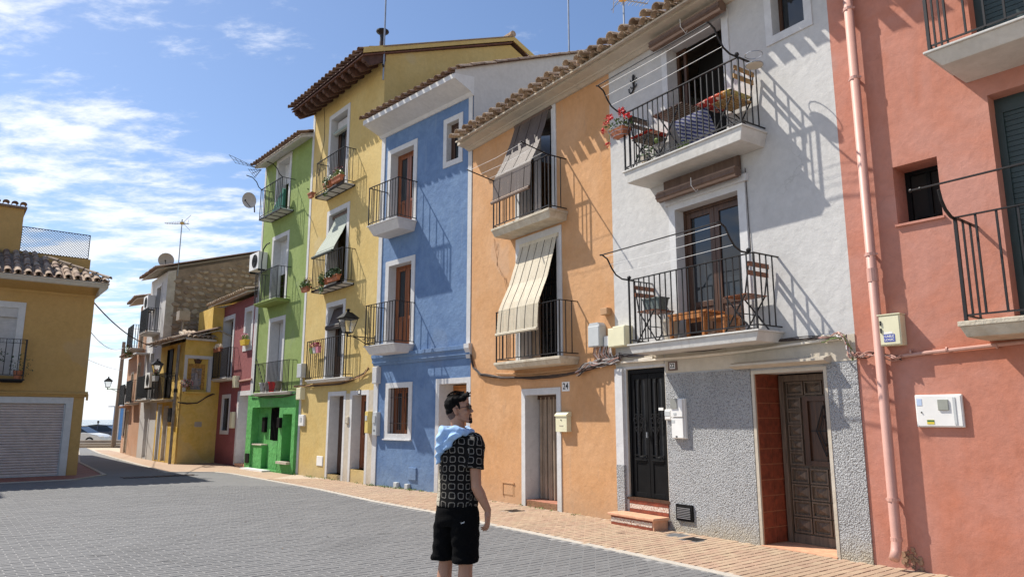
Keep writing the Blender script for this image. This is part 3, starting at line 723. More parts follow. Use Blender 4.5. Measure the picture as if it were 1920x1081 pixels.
# joint sand under the laid pavers (sits over the far flat surface only where bricks are geometry)
flat('road_bed', [p for p in [(9, 3.5)] + [tuple(p) for p in KL[1:7]] + [(-5, 17.45), (-14, 17.45), (-14, 3.5)]], .0125, M['joint_grey'])
flat('pavement_bed', [tuple(KL[0])] + [tuple(p) for p in KL[1:8]] + [tuple(p) for p in reversed(FACE[:6])], .0125, M['joint_brick'])
def cover(cx, cy, L, W, label, name='drain_cover', grate=True):
    t = thing(name, label, 'drain cover', (cx, cy, .012), ROTR + (0 if grate else 0))
    MB().box(-L / 2, L / 2, -W / 2, W / 2, 0, .006).build('frame', M['steel'], t)
    mb = MB(); n_ = 9
    if grate:
        for i in range(n_):
            for j in range(n_):
                x = -L / 2 + .02 + (L - .04) * (i + .5) / n_; y = -W / 2 + .02 + (W - .04) * (j + .5) / n_
                mb.box(x - .011, x + .011, y - .011, y + .011, .006, .010)
    else:
        for i in range(7): mb.box(-L / 2 + .02, L / 2 - .02, -W / 2 + .025 + i * (W - .05) / 7, -W / 2 + .025 + i * (W - .05) / 7 + .02, .006, .008)
    mb.build('tread', M['iron'] if grate else M['steel'], t)
cover(GR[0][0], GR[0][1], .30, .28, 'small dark studded drain cover in the pavement in front of the curtained doorway')
cover(GR[1][0], GR[1][1], .28, .28, 'plain grey cover plate in the pavement beside the tiled doorstep', grate=False)
cover(GR[2][0], GR[2][1], .28, .28, 'studded grey drain cover in the pavement under the pebbledash wall')
q = ground(300, 893); t = thing('road_drain', 'long rusty drain grating lying in the grey road at the mouth of the side street', 'drain', (q.x, q.y, .012), ROTR)
mb = MB(); 
for i in range(14): mb.box(-.9 + i * .13, -.9 + i * .13 + .07, -.16, .16, 0, .007)
mb.box(-.95, .95, -.2, -.17, 0, .007); mb.box(-.95, .95, .17, .2, 0, .007); mb.build('grating', M['rust'], t)
# weeds along the foot of the walls
mb = MB()
for a_, b_, k in ((Vector(PT[3]), Vector(PT[2]), 60), (Vector(PT[4]), Vector(PT[3]), 26), (Vector(PT[2]), Vector(PT[1]), 10)):
    for i in range(k):
        p = a_.lerp(b_, rnd.random() ** 1.3)
        nrm = Vector((-(b_ - a_).y, (b_ - a_).x)).normalized(); nrm = nrm if nrm.dot(-p) > 0 else -nrm
        p = p + nrm * rnd.uniform(.02, .16); leaves(7, (p.x, p.y, .03), (.06, .06, .03), .02, seed=i * 7 + k, mb=mb)
db = MB(); rq = random.Random(12)
for i in range(70):
    y = rq.uniform(7, 20); x = rq.uniform(-.7, .15) * y; s_ = rq.uniform(.008, .024); a = rq.uniform(0, 6.28)
    db.poly([(x, y, .022), (x + s_ * math.cos(a), y + s_ * math.sin(a), .026), (x + s_ * 1.6 * math.cos(a + .5), y + s_ * 1.6 * math.sin(a + .5), .023), (x + s_ * .8 * math.cos(a + 1.2), y + s_ * .8 * math.sin(a + 1.2), .030)])
dbo = db.build('fallen_leaves', plain('dry_leaf', (.16, .10, .05), .9, 0, .5, 30)); dbo['kind'] = 'stuff'; dbo['label'] = 'a few dry leaves and crumbs scattered on the paving'
o = mb.build('weeds', M['leaf_pale']); o['kind'] = 'stuff'; o['label'] = 'sparse weeds growing along the foot of the house walls'
# ================================================================ the row of houses
# ---- pebbledash
m, t, b = mat('pebbledash'); P_ = N(t, 'ShaderNodeNewGeometry').outputs['Position']
v = N(t, 'ShaderNodeTexVoronoi', feature='F1'); v.inputs['Scale'].default_value = 62; v.inputs['Randomness'].default_value = 1
nz = noise(t, 30, 3, .5, 0, P_); vm = mixrgb(t, .035, P_, nz.outputs[1], 'ADD'); t.links.new(vm.outputs[0], v.inputs['Vector'])
r = ramp(t, v.outputs['Distance'], [(.15, (.50, .505, .51)), (.55, (.41, .415, .42)), (.8, (.24, .24, .24))])
n = noise(t, 1.3, 6, .6, .3, P_); r2 = ramp(t, n.outputs[0], [(.3, (.86, .86, .86)), (.7, (1.05, 1.05, 1.05))])
sx = N(t, 'ShaderNodeSeparateXYZ'); t.links.new(P_, sx.inputs[0]); n5 = noise(t, 5, 5, .6, 0, P_)
dz = N(t, 'ShaderNodeMath', operation='MULTIPLY_ADD'); t.links.new(n5.outputs[0], dz.inputs[0]); dz.inputs[1].default_value = -.42; t.links.new(sx.outputs[2], dz.inputs[2])
dr = N(t, 'ShaderNodeMapRange'); t.links.new(dz.outputs[0], dr.inputs[0])
for i, q in zip((1, 2, 3, 4), (-.25, .12, .6, 0)): dr.inputs[i].default_value = q
a = mixrgb(t, 1, r.outputs[0], r2.outputs[0], 'MULTIPLY'); a2 = mixrgb(t, dr.outputs[0], a.outputs[0], (.42, .34, .20)); t.links.new(a2.outputs[0], b.inputs['Base Color'])
iv = N(t, 'ShaderNodeMath', operation='SUBTRACT'); iv.inputs[0].default_value = 1; t.links.new(v.outputs['Distance'], iv.inputs[1])
bump(t, b, iv.outputs[0], 1.0, .02); b.inputs['Roughness'].default_value = .95; M['pebble'] = m

# ============ the salmon house (nearest, right)
hS = house('town_house', 'salmon pink rendered house at the near end of the row, beside the drainpipe', FS)
hs_open = [(7.96, 8.42, 3.66, 4.32, .36), (5.2, 7.43, 2.46, 4.82, .24), (5.2, 7.50, 5.22, 7.2, .24)]
shell(hS, 0, 9, 0, 9.2, [], M['salmon']) if False else None
me_ = MB(); wallgrid(me_, 0, 9, 0, 7.5, hs_open, .24)
for s in (0.0, 9.0): me_.quad((s, 0, 0), (s, 0, 7.5), (s, -7, 7.5), (s, -7, 0))
me_.quad((0, -7, 0), (9, -7, 0), (9, -7, 7.75), (0, -7, 7.75)); m0 = bpy.data.meshes.new('wall'); m0.from_pydata(me_.v, [], me_.f); m0.materials.append(M['salmon']); m0.update(); obj('wall', m0, hS)
MB().prism([(0, 7.36), (.05, 7.36), (.10, 7.40), (.30, 7.425), (.33, 7.43), (.33, 7.49), (0, 7.51)], 0, 9).build('cornice', M['salmon'], hS)
rs = roof(hS, 0, 9, 7.475, .44, R_(17), TM['tile_old'], 7, 2, pitch=.265, jit=.015, chan_out=.13)
# small square window with a projecting sill
w_ = MB().box(7.94, 8.44, -.2, .03, 3.635, 3.66).box(7.98, 8.40, -.03, -.002, 3.66, 3.664).build('window', M['salmon'], hS)
mb = MB(); a, b2, c, d = 7.96, 8.42, 3.662, 4.32
mb.box(a, a + .05, -.35, -.30, c, d); mb.box(b2 - .05, b2, -.35, -.30, c, d); mb.box(a + .05, b2 - .05, -.35, -.30, d - .05, d); mb.box(a + .05, b2 - .05, -.35, -.30, c, c + .05)
mb.box(a + .2, a + .24, -.34, -.31, c + .05, d - .05); mb.box(a + .1, b2 - .1, -.33, -.305, c + .10, c + .12); mb.build('frame', M['black'], w_)
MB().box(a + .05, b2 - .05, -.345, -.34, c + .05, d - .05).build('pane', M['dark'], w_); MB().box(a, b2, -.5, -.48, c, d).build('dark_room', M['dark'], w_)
for (a, b2, c, d, zl) in ((5.2, 7.43, 2.46, 4.82, 2.46), (5.2, 7.50, 5.22, 7.2, 5.22)):
    dd = MB().box(a, b2, -.24, -.18, d - .16, d).build('door', M['shutter_green'], hS)
    roller_shutter(dd, (a, b2, c, d - .15), M['shutter_green'], .24, zl, .055)
    MB().box(b2 - .07, b2, -.235, -.17, c, d - .16).build('frame', M['shutter_green'], dd)
o = balcony(hS, 4.8, 7.72, 5.17, .74, 'moulded', rail_h=1.0, step=.17, th=.15, tp=(.10, .10), r=.009, inset=.05)
o2 = balcony(hS, 4.8, 7.72, 2.46, .62, 'thick', rail_h=1.02, step=.17, th=.15, r=.009, inset=.06)
mb = MB()
pts = [(7.66, .56, 3.46), (7.665, .64, 3.47), (7.67, .74, 3.52), (7.67, .82, 3.60), (7.67, .86, 3.70)]
mb.tube(pts, .016, 6); mb.tube([(8.02, .60, 3.83), (7.9, .60, 3.83), (4.8, .60, 3.87)], .011, 6); mb.ball((8.02, .6, 3.83), .02, 6); mb.ball((7.93, .6, 3.83), .018, 6)
mb.build('drying_rail', M['iron'], o2)
# ---- drainpipe, boxes and conduit on the salmon wall
t = fthing(FS, 8.70, 0, 0, 'drainpipe', 'pink painted drainpipe running the full height of the salmon house', 'drainpipe')
MB().tube([(0, .095, 7.95), (0, .095, .32), (-.0, .13, .20), (-.0, .19, .13)], .052, 14).build('pipe', M['pipe'], t, smooth=True)
for z in (6.35, 5.47, 3.36, .72):
    mb = MB().tube([(0, .095, z - .018), (0, .095, z + .018)], .060, 14); mb.box(-.012, .012, 0, .05, z - .012, z + .012); mb.box(-.075, .075, .088, .1, z - .01, z + .01); mb.build('bracket', M['pipe'], t)
MB().tube([(0, .095, 3.05), (0, .095, 3.2)], .058, 14).build('coupling', M['pipe'], t)
MB().tube([(0, .095, .30), (0, .095, .34)], .058, 14).build('coupling', M['pipe'], t)
t = fthing(FS, 8.60, .08, 0.05, 'broken_plaster', 'patch of crumbled bare plaster at the foot of the drainpipe', 'plaster patch')
mb = MB(); rr = random.Random(3)
for i in range(26):
    x = rr.uniform(-.10, .09); z = rr.uniform(-.05, .2) * (1 - abs(x) * 4); q = rr.uniform(.012, .03); y = rr.uniform(-.083, -.072)
    pts = [(x + q * math.cos(a_) * rr.uniform(.6, 1.2), z + q * math.sin(a_) * rr.uniform(.6, 1.2)) for a_ in [k * 1.05 for k in range(6)]]; mb.prismy(pts, y, y + rr.uniform(.006, .014))
mb.build('rubble', plain('bare_brick_render', (.30, .19, .12), .95, 0, .4, 25), t)
def meterbox(F, s0, s1, z0, z1, dep, m, name, label, cat='box', door=True, lip=.008):
    """a wall box: body, door leaf set into it, hinge pieces"""
    t = fthing(F, (s0 + s1) / 2, 0, z0, name, label, cat); w = (s1 - s0) / 2; h = z1 - z0
    MB().box(-w, w, 0, dep, 0, h).build('body', m, t, bevel=min(.008, w * .15))
    if door:
        MB().box(-w + .012, w - .012, dep, dep + lip, .012, h - .012).build('lid', m, t, bevel=.003)
    return t, w, h, dep
t, w, h, dp = meterbox(FS, 8.44, 8.67, 2.33, 2.66, .13, M['plastic_cream'], 'junction_box', 'cream plastic cable box with a blue and white sticker on the salmon wall', 'junction box')
MB().box(-.05, .065, dp + .009, dp + .0105, .04, .12).build('sticker', plain('sticker_blue', (.03, .06, .36), .5, 0, 0), t)
MB().prismy([(-.03, .125), (.06, .125), (.06, .15), (.02, .14), (.0, .15), (-.03, .145)], dp + .009, dp + .0105).build('sticker', M['plastic_white'], t)
text_mesh('CABLE', .034, M['plastic_white'], 'lettering', t, (.008, dp + .0115, .098), WALLTXT, .0004, .0008)
text_mesh('LOGIC', .034, M['plastic_white'], 'lettering', t, (.008, dp + .0115, .062), WALLTXT, .0004, .0008)
MB().box(.082, .095, dp + .009, dp + .02, .14, .19).box(.082, .095, dp + .009, dp + .02, .22, .27).build('hinge', M['iron'], t)
MB().box(-w - .006, w + .006, -.0, dp + .014, h, h + .012).build('rain_lip', M['plastic_cream'], t)
t, w, h, dp = meterbox(FS, 7.96, 8.41, 1.47, 1.80, .035, M['plastic_white'], 'meter_cupboard', 'wide flush white meter cupboard with a grey viewing window on the salmon wall', 'meter box')
MB().box(-.10, .0, dp + .009, dp + .022, .17, .28).build('viewing_window', plain('smoked_plastic', (.30, .31, .27), .25), t, bevel=.004)
MB().box(.155, .205, dp + .009, dp + .011, .22, .29).build('notice', plain('pale_blue_label', (.45, .55, .72), .5), t)
MB().box(.05, .12, dp + .009, dp + .011, .03, .075).build('notice', plain('yellow_label', (.72, .58, .06), .5), t)
MB().box(.052, .118, dp + .0112, dp + .012, .055, .072).build('notice', plain('green_label', (.05, .16, .05), .5), t)
MB().ball((.165, dp + .012, .15), .008, 8).build('lock', M['black'], t); MB().box(-.165, -.14, dp + .009, dp + .014, .03, .30).build('lid_edge', M['plastic_grey'], t)
t = fthing(FS, 8.5, 0, 2.235, 'conduit', 'pink painted conduit running under the balcony of the salmon house', 'conduit')
MB().tube([(.02, .03, -.02), (-.25, .03, .0), (-1.1, .03, .04), (-3.2, .03, .06)], .02, 8).build('pipe', M['cable_pink'], t)
for x in (-.1, -.45, -.9): MB().tube([(x - .008, .03, .02), (x + .008, .03, .02)], .028, 8).build('clip', M['cable_pink'], t)

# ============ the white house
hW = house('town_house', 'white rendered house with a grey pebbledash ground floor, between the salmon and the orange house', FW)
LW = 4.270
WO = [(1.66, 2.82, 5.32, 7.30, .24), (1.54, 2.78, 2.64, 4.66, .24), (3.13, 4.03, .40, 2.33, .12), (.42, 1.47, .01, 2.14, .50), (.31, .82, 6.60, 7.35, .2)]
shell(hW, 0, LW, 0, zi(FW, 7.50), WO, M['white'], 7)
mb = MB().box(.0, .42, 0, .016, 0, 2.2).box(1.52, 3.11, 0, .016, 0, 2.2)
mb.build('pebbledash_facing', M['pebble'], hW); MB().box(4.08, 4.262, 0, .05, 0, .86).build('pebbledash_facing', M['pebble'], hW)
MB().box(4.08, 4.262, 0, .045, .86, 2.34).build('pilaster', M['trim'], hW)
MB().box(3.13, 4.262, 0, .012, 2.37, 2.52).box(0, 3.1, 0, .010, 2.22, 2.52).build('lintel_band', M['cream'], hW)
MB().prism([(0, 2.22), (.05, 2.20), (.16, 2.235), (.16, 2.26), (0, 2.30)], .32, 1.75).build('door_canopy', M['cream'], hW)
MB().prism([(y_, zi(FW, z_)) for y_, z_ in [(0, 7.36), (.04, 7.36), (.10, 7.39), (.13, 7.395), (.15, 7.41), (.29, 7.425), (.33, 7.43), (.33, 7.49), (0, 7.51)]], -.0, LW).build('cornice', M['cream'], hW)
roof(hW, 0, LW, zi(FW, 7.475), .44, R_(17), TM['tile_old'], 7, 2, pitch=.265, jit=.02, chan_out=.13)
# under-tiles bedded in mortar below the eave
def bedded(par, s0, s1, z, y, tm, pitch=.265, name='under_tile'):
    n = int((s1 - s0) / pitch)
    rt = MB().prism([(0, z - .06), (y - .12, z - .06), (y - .05, z - .0), (0, z)], s0, s1).build('mortar_bed', M['oldplaster'], par)
    mb = MB()
    for i in range(int((s1 - s0) / .08)):
        x = s0 + i * .08 + rnd.uniform(-.02, .02); yy = y - rnd.uniform(.02, .07); q = rnd.uniform(.022, .042); mb.ball((x, yy, z + rnd.uniform(.0, .04)), q, 5, (1.3, .8, .8))
    lo = mb.build('mortar_lumps', M['oldplaster'], rt); lo['kind'] = 'stuff'
    for i in range(n): put_tile(tm, rt, s0 + (i + .5) * pitch, y + .095, z - .035, R_(8), False, jit=.02, name='eave_tile')
bedded(hW, 0, LW, zi(FW, 7.52), .42, TM['tile_old'])
# upper doorway (open, dark inside)
dW = surround(hW, 'door', WO[0], .105, M['trim'], .24, tl=.105)
mb = MB(); panelled_leaf(mb, 2.60, 2.80, 5.33, 7.28, -.2, solid=.3, stile=.05); mb.build('door_leaf', M['wood_dark'], dW); darkback(dW, WO[0], .24)
dW2 = surround(hW, 'door', WO[1], .12, M['trim'], .24, tl=.12)
french(dW2, WO[1], M['wood_dark'], .24, 2, .28, curtain=plain('pale_net_curtain', (.45, .45, .48), .8))
MB().box(1.36, 2.95, -.004, .05, 4.74, 4.84).build('blind_lintel', M['trim'], dW2)
wW = surround(hW, 'window', WO[4], .10, M['trim'], .2, bottom=True)
mb = MB(); a, b2, c, d = .322, .808, 6.612, 7.338
mb.box(a, a + .05, -.19, -.15, c, d); mb.box(b2 - .05, b2, -.19, -.15, c, d); mb.box(a, b2, -.188, -.152, c, c + .05); mb.box(a, b2, -.188, -.152, d - .05, d); mb.build('frame', M['wood_dark'], wW)
MB().box(a, b2, -.18, -.175, c, d).build('pane', M['glass'], wW)
bW = balcony(hW, 1.0, 3.38, 5.32, .52, 'moulded', rail_h=.95, step=.112, th=.20, m=M['slab'])
bW2 = balcony(hW, .94, 3.38, 2.64, .52, 'moulded', rail_h=.97, step=.112, th=.14, m=M['slab'])
for bb, z in ((bW, 5.32 + .95), (bW2, 2.64 + .97)):
    mb = MB()
    for s in (1.05, 3.33):
        mb.tube([(s, .48, z), (s, .62, z + .0), (s, .74, z + .05), (s, .82, z + .14), (s, .90, z + .27), (s, 1.0, z + .32), (s, 1.04, z + .31)], .013, 6)
        mb.ball((s, .48, z + .035), .032, 8)
    mb.tube([(1.05, 1.03, z + .31), (3.33, 1.03, z + .31)], .009, 6)
    mb.build('clothes_arm', M['iron'], bb)
    mb = MB()
    for y, dz_ in ((.95, .30), (.86, .19), (.75, .07)): mb.tube([(1.05, y, z + dz_), (2.2, y, z + dz_ - .015), (3.33, y, z + dz_)], .003, 4)
    mb.build('clothes_line', M['line'], bb)
# door 22: two narrow glazed leaves, scrolled ironwork
d22 = surround(hW, 'door', WO[2], 0, M['cream'], .12)
mb = MB(); a, b2, c, d = 3.145, 4.015, .41, 2.31; y = -.05
mb.box(a, a + .05, y - .05, y + .02, c, d); mb.box(b2 - .05, b2, y - .05, y + .02, c, d); mb.box(a + .05, b2 - .05, y - .05, y + .02, d - .06, d); mb.build('frame', M['black'], d22)
mid = (a + b2) / 2
for l0, l1 in ((a + .053, mid - .004), (mid + .004, b2 - .053)):
    mb = MB(); mb.box(l0, l0 + .07, y - .04, y, c, d - .065); mb.box(l1 - .07, l1, y - .04, y, c, d - .065); mb.box(l0 + .07, l1 - .07, y - .04, y, d - .15, d - .065); mb.box(l0 + .07, l1 - .07, y - .04, y, c, c + .07)
    mb.box(l0 + .07, l1 - .07, y - .04, y + .004, c + .50, c + .58); mb.box(l0 + .07, l1 - .07, y - .03, y - .012, c + .07, c + .50); mb.box(l0 + .05, l1 - .05, y, y + .018, c + .60, c + .615); mb.box(l0 + .05, l1 - .05, y, y + .018, c + .53, c + .545)
    mb.box((l0 + l1) / 2 - .012, (l0 + l1) / 2 + .012, y - .02, y + .012, c + .60, d - .15)
    mb.build('door_leaf', M['black'], d22, bevel=.003)
    MB().box(l0 + .07, l1 - .07, y - .035, y - .03, c + .58, d - .15).build('pane', glass('smoked_glass', (.05, .05, .05), .2), d22)
    mb = MB(); cx = (l0 + l1) / 2
    for sg in (-1, 1):
        for k, (zc_, rr_) in enumerate(((1.52, .055), (1.40, .045), (1.60, .035))):
            pts = [(cx + sg * (.02 + rr_ + rr_ * math.cos(th) * (1 - th / 9)), y + .03, zc_ + rr_ * math.sin(th) * (1 - th / 9)) for th in [i * .55 for i in range(11)]]
            mb.tube(pts, .006, 5)
        mb.tube([(cx, y + .03, 1.30), (cx + sg * .08, y + .035, 1.42), (cx + sg * .12, y + .03, 1.58)], .006, 5)
    for zc_ in (1.18, 1.22, 1.66, 1.70): mb.ball((cx, y + .03, zc_), .014, 6)
    mb.tube([(cx, y + .028, .98), (cx, y + .028, 2.1)], .007, 5); mb.build('scrollwork', M['iron'], d22)
MB().box(a + .06, a + .16, y + .03, y + .04, 1.68, 1.72).build('nameplate', M['plastic_white'], d22)
MB().box(mid - .012, mid + .012, y + .02, y + .05, 1.28, 1.36).build('handle', M['steel'], d22)
# tiled doorstep of door 22
m, tt, bb = mat('painted_wall_tile'); uvn = N(tt, 'ShaderNodeTexCoord'); 
oi = N(tt, 'ShaderNodeObjectInfo'); va = N(tt, 'ShaderNodeVectorMath', operation='MULTIPLY_ADD'); tt.links.new(uvn.outputs['Object'], va.inputs[0]); va.inputs[1].default_value = (1, 1, 1)
cmb = N(tt, 'ShaderNodeCombineXYZ'); mm_ = N(tt, 'ShaderNodeMath', operation='MULTIPLY'); tt.links.new(oi.outputs['Random'], mm_.inputs[0]); mm_.inputs[1].default_value = 9; tt.links.new(mm_.outputs[0], cmb.inputs[1]); tt.links.new(cmb.outputs[0], va.inputs[2])
vv = N(tt, 'ShaderNodeTexVoronoi', feature='F1', distance='CHEBYCHEV'); vv.inputs['Scale'].default_value = 45; tt.links.new(va.outputs[0], vv.inputs['Vector'])
rr_ = ramp(tt, vv.outputs['Distance'], [(.35, (.66, .60, .52)), (.5, (.28, .10, .05)), (.62, (.62, .56, .46))]); tt.links.new(rr_.outputs[0], bb.inputs['Base Color']); bb.inputs['Roughness'].default_value = .4; M['paintedtile'] = m
stp = MB().box(3.10, 4.05, -.118, .02, .365, .402).build('doorstep', M['wood_dark'], hW, label='dark sill and tiled steps of the black door')
MB().box(3.13, 4.03, -.10, .0, .06, .365).build('riser', M['redtile'], stp)
def tilerow(par, s0, s1, y, z0, z1, w_, mt, name='tile'):
    n = max(1, round((s1 - s0) / w_)); me_t = MB().box(-(s1 - s0) / n / 2 + .002, (s1 - s0) / n / 2 - .002, 0, .008, z0, z1).mesh(name, mt)
    for i in range(n):
        o = bpy.data.objects.new(name, me_t); C.objects.link(o); o.parent = par; xx = s0 + (i + .5) * (s1 - s0) / n; o.location = (fs_(FW, xx), y, 0)
tilerow(stp, 3.15, 4.01, .001, .24, .305, .076, M['paintedtile']); tilerow(stp, 3.15, 4.01, .001, .308, .363, .045, M['redtile']); tilerow(stp, 3.15, 4.01, .001, .19, .237, .045, M['redtile'])
st2 = MB().box(3.12, 4.16, .022, .34, .15, .188).build('doorstep', M['quarry'], hW, bevel=.008, label='projecting terracotta lower step with painted tiles')
MB().box(3.16, 4.12, .022, .30, .0, .15).build('riser', M['quarry'], st2)
tilerow(st2, 3.19, 4.11, .301, .060, .122, .076, M['paintedtile']); tilerow(st2, 3.19, 4.11, .301, .125, .149, .045, M['redtile']); tilerow(st2, 3.19, 4.11, .301, .015, .057, .045, M['redtile'])
# recessed entrance: tiled cheek and carved door
eW = surround(hW, 'entrance', (.42, 1.47, 0, 2.14), .032, M['cream'], .02, proud=.022, liner=False)
MB().box(.42, 1.47, -.60, .045, -.03, .028).build('threshold', M['quarry'], eW)
MB().box(.45, 1.43, -.52, -.50, .03, 2.12).build('door_leaf', M['wood_old'], eW)
n_t = 11
for i in range(n_t):
    for j in range(2):
        z0 = .03 + i * .192; y0 = -.02 - j * .23
        o = MB().box(1.452, 1.462, y0 - .221, y0 - .003, z0 + .006, min(z0 + .186, 2.12)).build('wall_tile', M['redtile'], eW)
MB().box(1.460, 1.469, -.5, .0, .03, 2.138).build('tile_grout', plain('orange_grout', (.40, .16, .08), .9), eW)
cd = MB(); 
cd.box(.45, .50, -.50, -.44, .03, 2.12); cd.box(1.36, 1.43, -.50, -.44, .03, 2.12); cd.box(.50, 1.36, -.50, -.44, 2.04, 2.12); cd.box(.50, 1.36, -.50, -.47, .03, .14)
cdo = cd.build('door_frame', M['wood_old'], hW, bevel=.004)
pm = {}
def raised(a, b2, c, d, y=-.498, par=None):
    mb = MB(); bw = .018
    mb.box(a, a + bw, y, y + .03, c, d); mb.box(b2 - bw, b2, y, y + .03, c, d); mb.box(a + bw, b2 - bw, y, y + .03, d - bw, d); mb.box(a + bw, b2 - bw, y, y + .03, c, c + bw)
    e = .032; n0 = len(mb.v); xa, xb, za_, zb_ = a + e, b2 - e, c + e, d - e; xm, zm = (xa + xb) / 2, (za_ + zb_) / 2
    mb.v += [(xa, y, za_), (xb, y, za_), (xb, y, zb_), (xa, y, zb_), (xm, y + .035, zm)]
    for i in range(4): mb.f.append((n0 + i, n0 + (i + 1) % 4, n0 + 4)); mb.m.append(0)
    return mb.build('door_panel', M['wood_old'], par)
xs_ = [.51, .79, 1.07, 1.35]
for r in range(4):
    for k in range(3): raised(xs_[k] + .01, xs_[k + 1] - .01, .16 + r * .20, .16 + r * .20 + .185, par=cdo)
for k in range(3): raised(xs_[k] + .01, xs_[k + 1] - .01, 1.86, 2.03, par=cdo)
for r in range(5): raised(1.13, 1.34, .98 + r * .172, .98 + r * .172 + .16, par=cdo)
wb = MB(); wb.box(.53, .58, -.498, -.455, .98, 1.84); wb.box(1.02, 1.09, -.498, -.455, .98, 1.84); wb.box(.58, 1.02, -.498, -.455, 1.78, 1.84); wb.box(.58, 1.02, -.498, -.455, .98, 1.04); wb.box(.58, 1.02, -.498, -.49, 1.04, 1.78); wb.box(.795, .805, -.49, -.48, 1.04, 1.78)
wb.build('wicket', M['wood_dark'], cdo)
mb = MB()
for sg in (-1, 1): mb.tube([(.80, -.47, 1.72), (.80 + sg * .12, -.47, 1.41), (.80, -.47, 1.10)], .008, 5); mb.tube([(.80, -.47, 1.6), (.8 + sg * .07, -.47, 1.41), (.8, -.47, 1.22)], .007, 5)
mb.box(.60, 1.0, -.478, -.470, 1.40, 1.415); mb.build('wicket_grille', M['iron'], cdo)
# vent
vt = fthing(FW, 2.80, .016, .28, 'vent_grille', 'black iron vent grille low in the pebbledash wall', 'vent')
MB().box(-.15, .15, 0, .03, -.11, .11).box(-.12, .12, .001, .034, -.08, .08).build('frame', M['black'], vt)
mb = MB()
for i in range(7): mb.box(-.12, .12, .034, .042, -.075 + i * .022, -.066 + i * .022)
mb.build('bars', M['steel'], vt)

# ============ the orange house
hO = house('town_house', 'orange rendered house with hanging slat blinds, between the blue and the white house', FO)
LO = 4.462; OO = [(1.60, 2.68, 5.30, 7.52, .3), (1.48, 2.66, 2.63, 4.96, .3), (1.53, 2.50, .12, 2.01, .38)]
shell(hO, 0, LO, 0, zi(FO, 7.50), OO, M['orange'], 7)
MB().prism([(y_, zi(FO, z_)) for y_, z_ in [(0, 7.36), (.04, 7.36), (.10, 7.39), (.13, 7.395), (.15, 7.41), (.29, 7.425), (.33, 7.43), (.33, 7.49), (0, 7.51)]], 0, LO + .12).build('cornice', M['cream'], hO)
roof(hO, 0, LO + .02, zi(FO, 7.475), .44, R_(17), TM['tile_old'], 7, 2, pitch=.265, jit=.02, chan_out=.13); bedded(hO, 0, LO + .02, zi(FO, 7.52), .42, TM['tile_old'])
dO = surround(hO, 'door', OO[0], .125, M['trim'], .3, top=True); darkback(dO, OO[0], .3)
mb = MB(); 
mb.box(1.66, 1.80, -.26, -.24, 5.31, 7.5); mb.build('curtain', plain('dark_blue_curtain', (.03, .05, .10), .8), dO); MB().box(2.3, 2.52, -.26, -.24, 5.31, 7.5).build('curtain', M['curtain'], dO)
dO2 = surround(hO, 'door', OO[1], .13, M['trim'], .3); darkback(dO2, OO[1], .3)
mb = MB(); n_ = 11
for i in range(n_):
    x = 1.52 + i * .052; mb.box(x - .008, x + .008, -.12, -.10, 2.64, 4.9)
for i in range(n_ - 1):
    for k in range(7):
        x = 1.52 + i * .052; z = 2.75 + k * .32; mb.tube([(x, -.10, z), (x + .052, -.09, z + .12)], .004, 4); mb.tube([(x + .052, -.10, z), (x, -.09, z + .12)], .004, 4)
mb.build('folding_grille', M['black'], dO2)
MB().box(2.35, 2.60, -.26, -.24, 2.64, 4.9).build('curtain', M['curtain_beige'], dO2)
d24 = surround(hO, 'door', (1.53, 2.50, .0, 2.01), .105, M['trim'], .38)
MB().box(1.53, 2.50, -.44, .0, .0, .13).build('threshold', plain('worn_red_step', (.38, .16, .10), .8, 0, .4, 12), d24)
mb = MB(); 
for i in range(26):
    x = 1.55 + i * .036; yy = -.30 + .02 * math.sin(i * 1.7); mb.tube([(x, yy, .14), (x, yy + .004, 1.1), (x, yy, 1.96)], .021, 6)
mb.build('curtain', M['curtain_beige'], d24); MB().box(1.54, 2.49, -.38, -.36, .13, 2.0).build('dark_room', M['dark'], d24)
MB().box(1.545, 2.485, -.32, -.27, 1.92, 2.0).build('curtain_rail', M['wood_dark'], d24)
bO = balcony(hO, 1.16, 3.04, 5.30, .44, 'thick', rail_h=1.02, step=.115, th=.17, r=.0065)
bO2 = balcony(hO, .90, 2.92, 2.62, .44, 'thick', rail_h=.98, step=.115, th=.13, r=.0065)
for s in (1.2, 3.0): MB().tube([(s, .40, 6.31), (s, 1.02, 6.42)], .013, 6).build('clothes_arm', M['iron'], bO)
mb = MB()
for y in (.5, .72, .95): mb.tube([(1.2, y, 6.33 + (y - .4) * .18), (2.1, y, 6.30 + (y - .4) * .18), (3.0, y, 6.33 + (y - .4) * .18)], .003, 4)
mb.build('clothes_line', M['line'], bO)
t = fthing(FO, 0, 0, 0, 'slat_blind', 'grey brown slat blind hanging out over the upper balcony of the orange house', 'blind')
MB().box(1.58, 2.80, .02, .05, 7.45, 7.50).build('top_rail', M['slatwood'], t)
hanging_blind(t, 2.76, 1.64, 2.92, 1.66, [(.05, 7.45), (.14, 7.1), (.30, 6.65), (.46, 6.32), (.475, 5.95), (.48, 5.84)], M['slatgrey'], .019, .0035, cords=3)
roll(t, 1.66, 2.92, .50, 5.80, .035, M['slatwood'])
t = fthing(FO, 0, 0, 0, 'slat_blind', 'pale straw coloured slat blind draped over the middle balcony of the orange house', 'blind')
MB().box(1.42, 2.62, .02, .05, 4.88, 4.95).build('top_rail', M['slatpale'], t)
hanging_blind(t, 2.60, 1.44, 2.76, 1.46, [(.05, 4.88), (.12, 4.6), (.26, 4.1), (.42, 3.72), (.46, 3.6), (.475, 3.35), (.48, 3.14)], M['slatpale'], .021, .004, cords=5)
roll(t, 1.46, 2.76, .49, 3.14, .032, M['slatpale'])
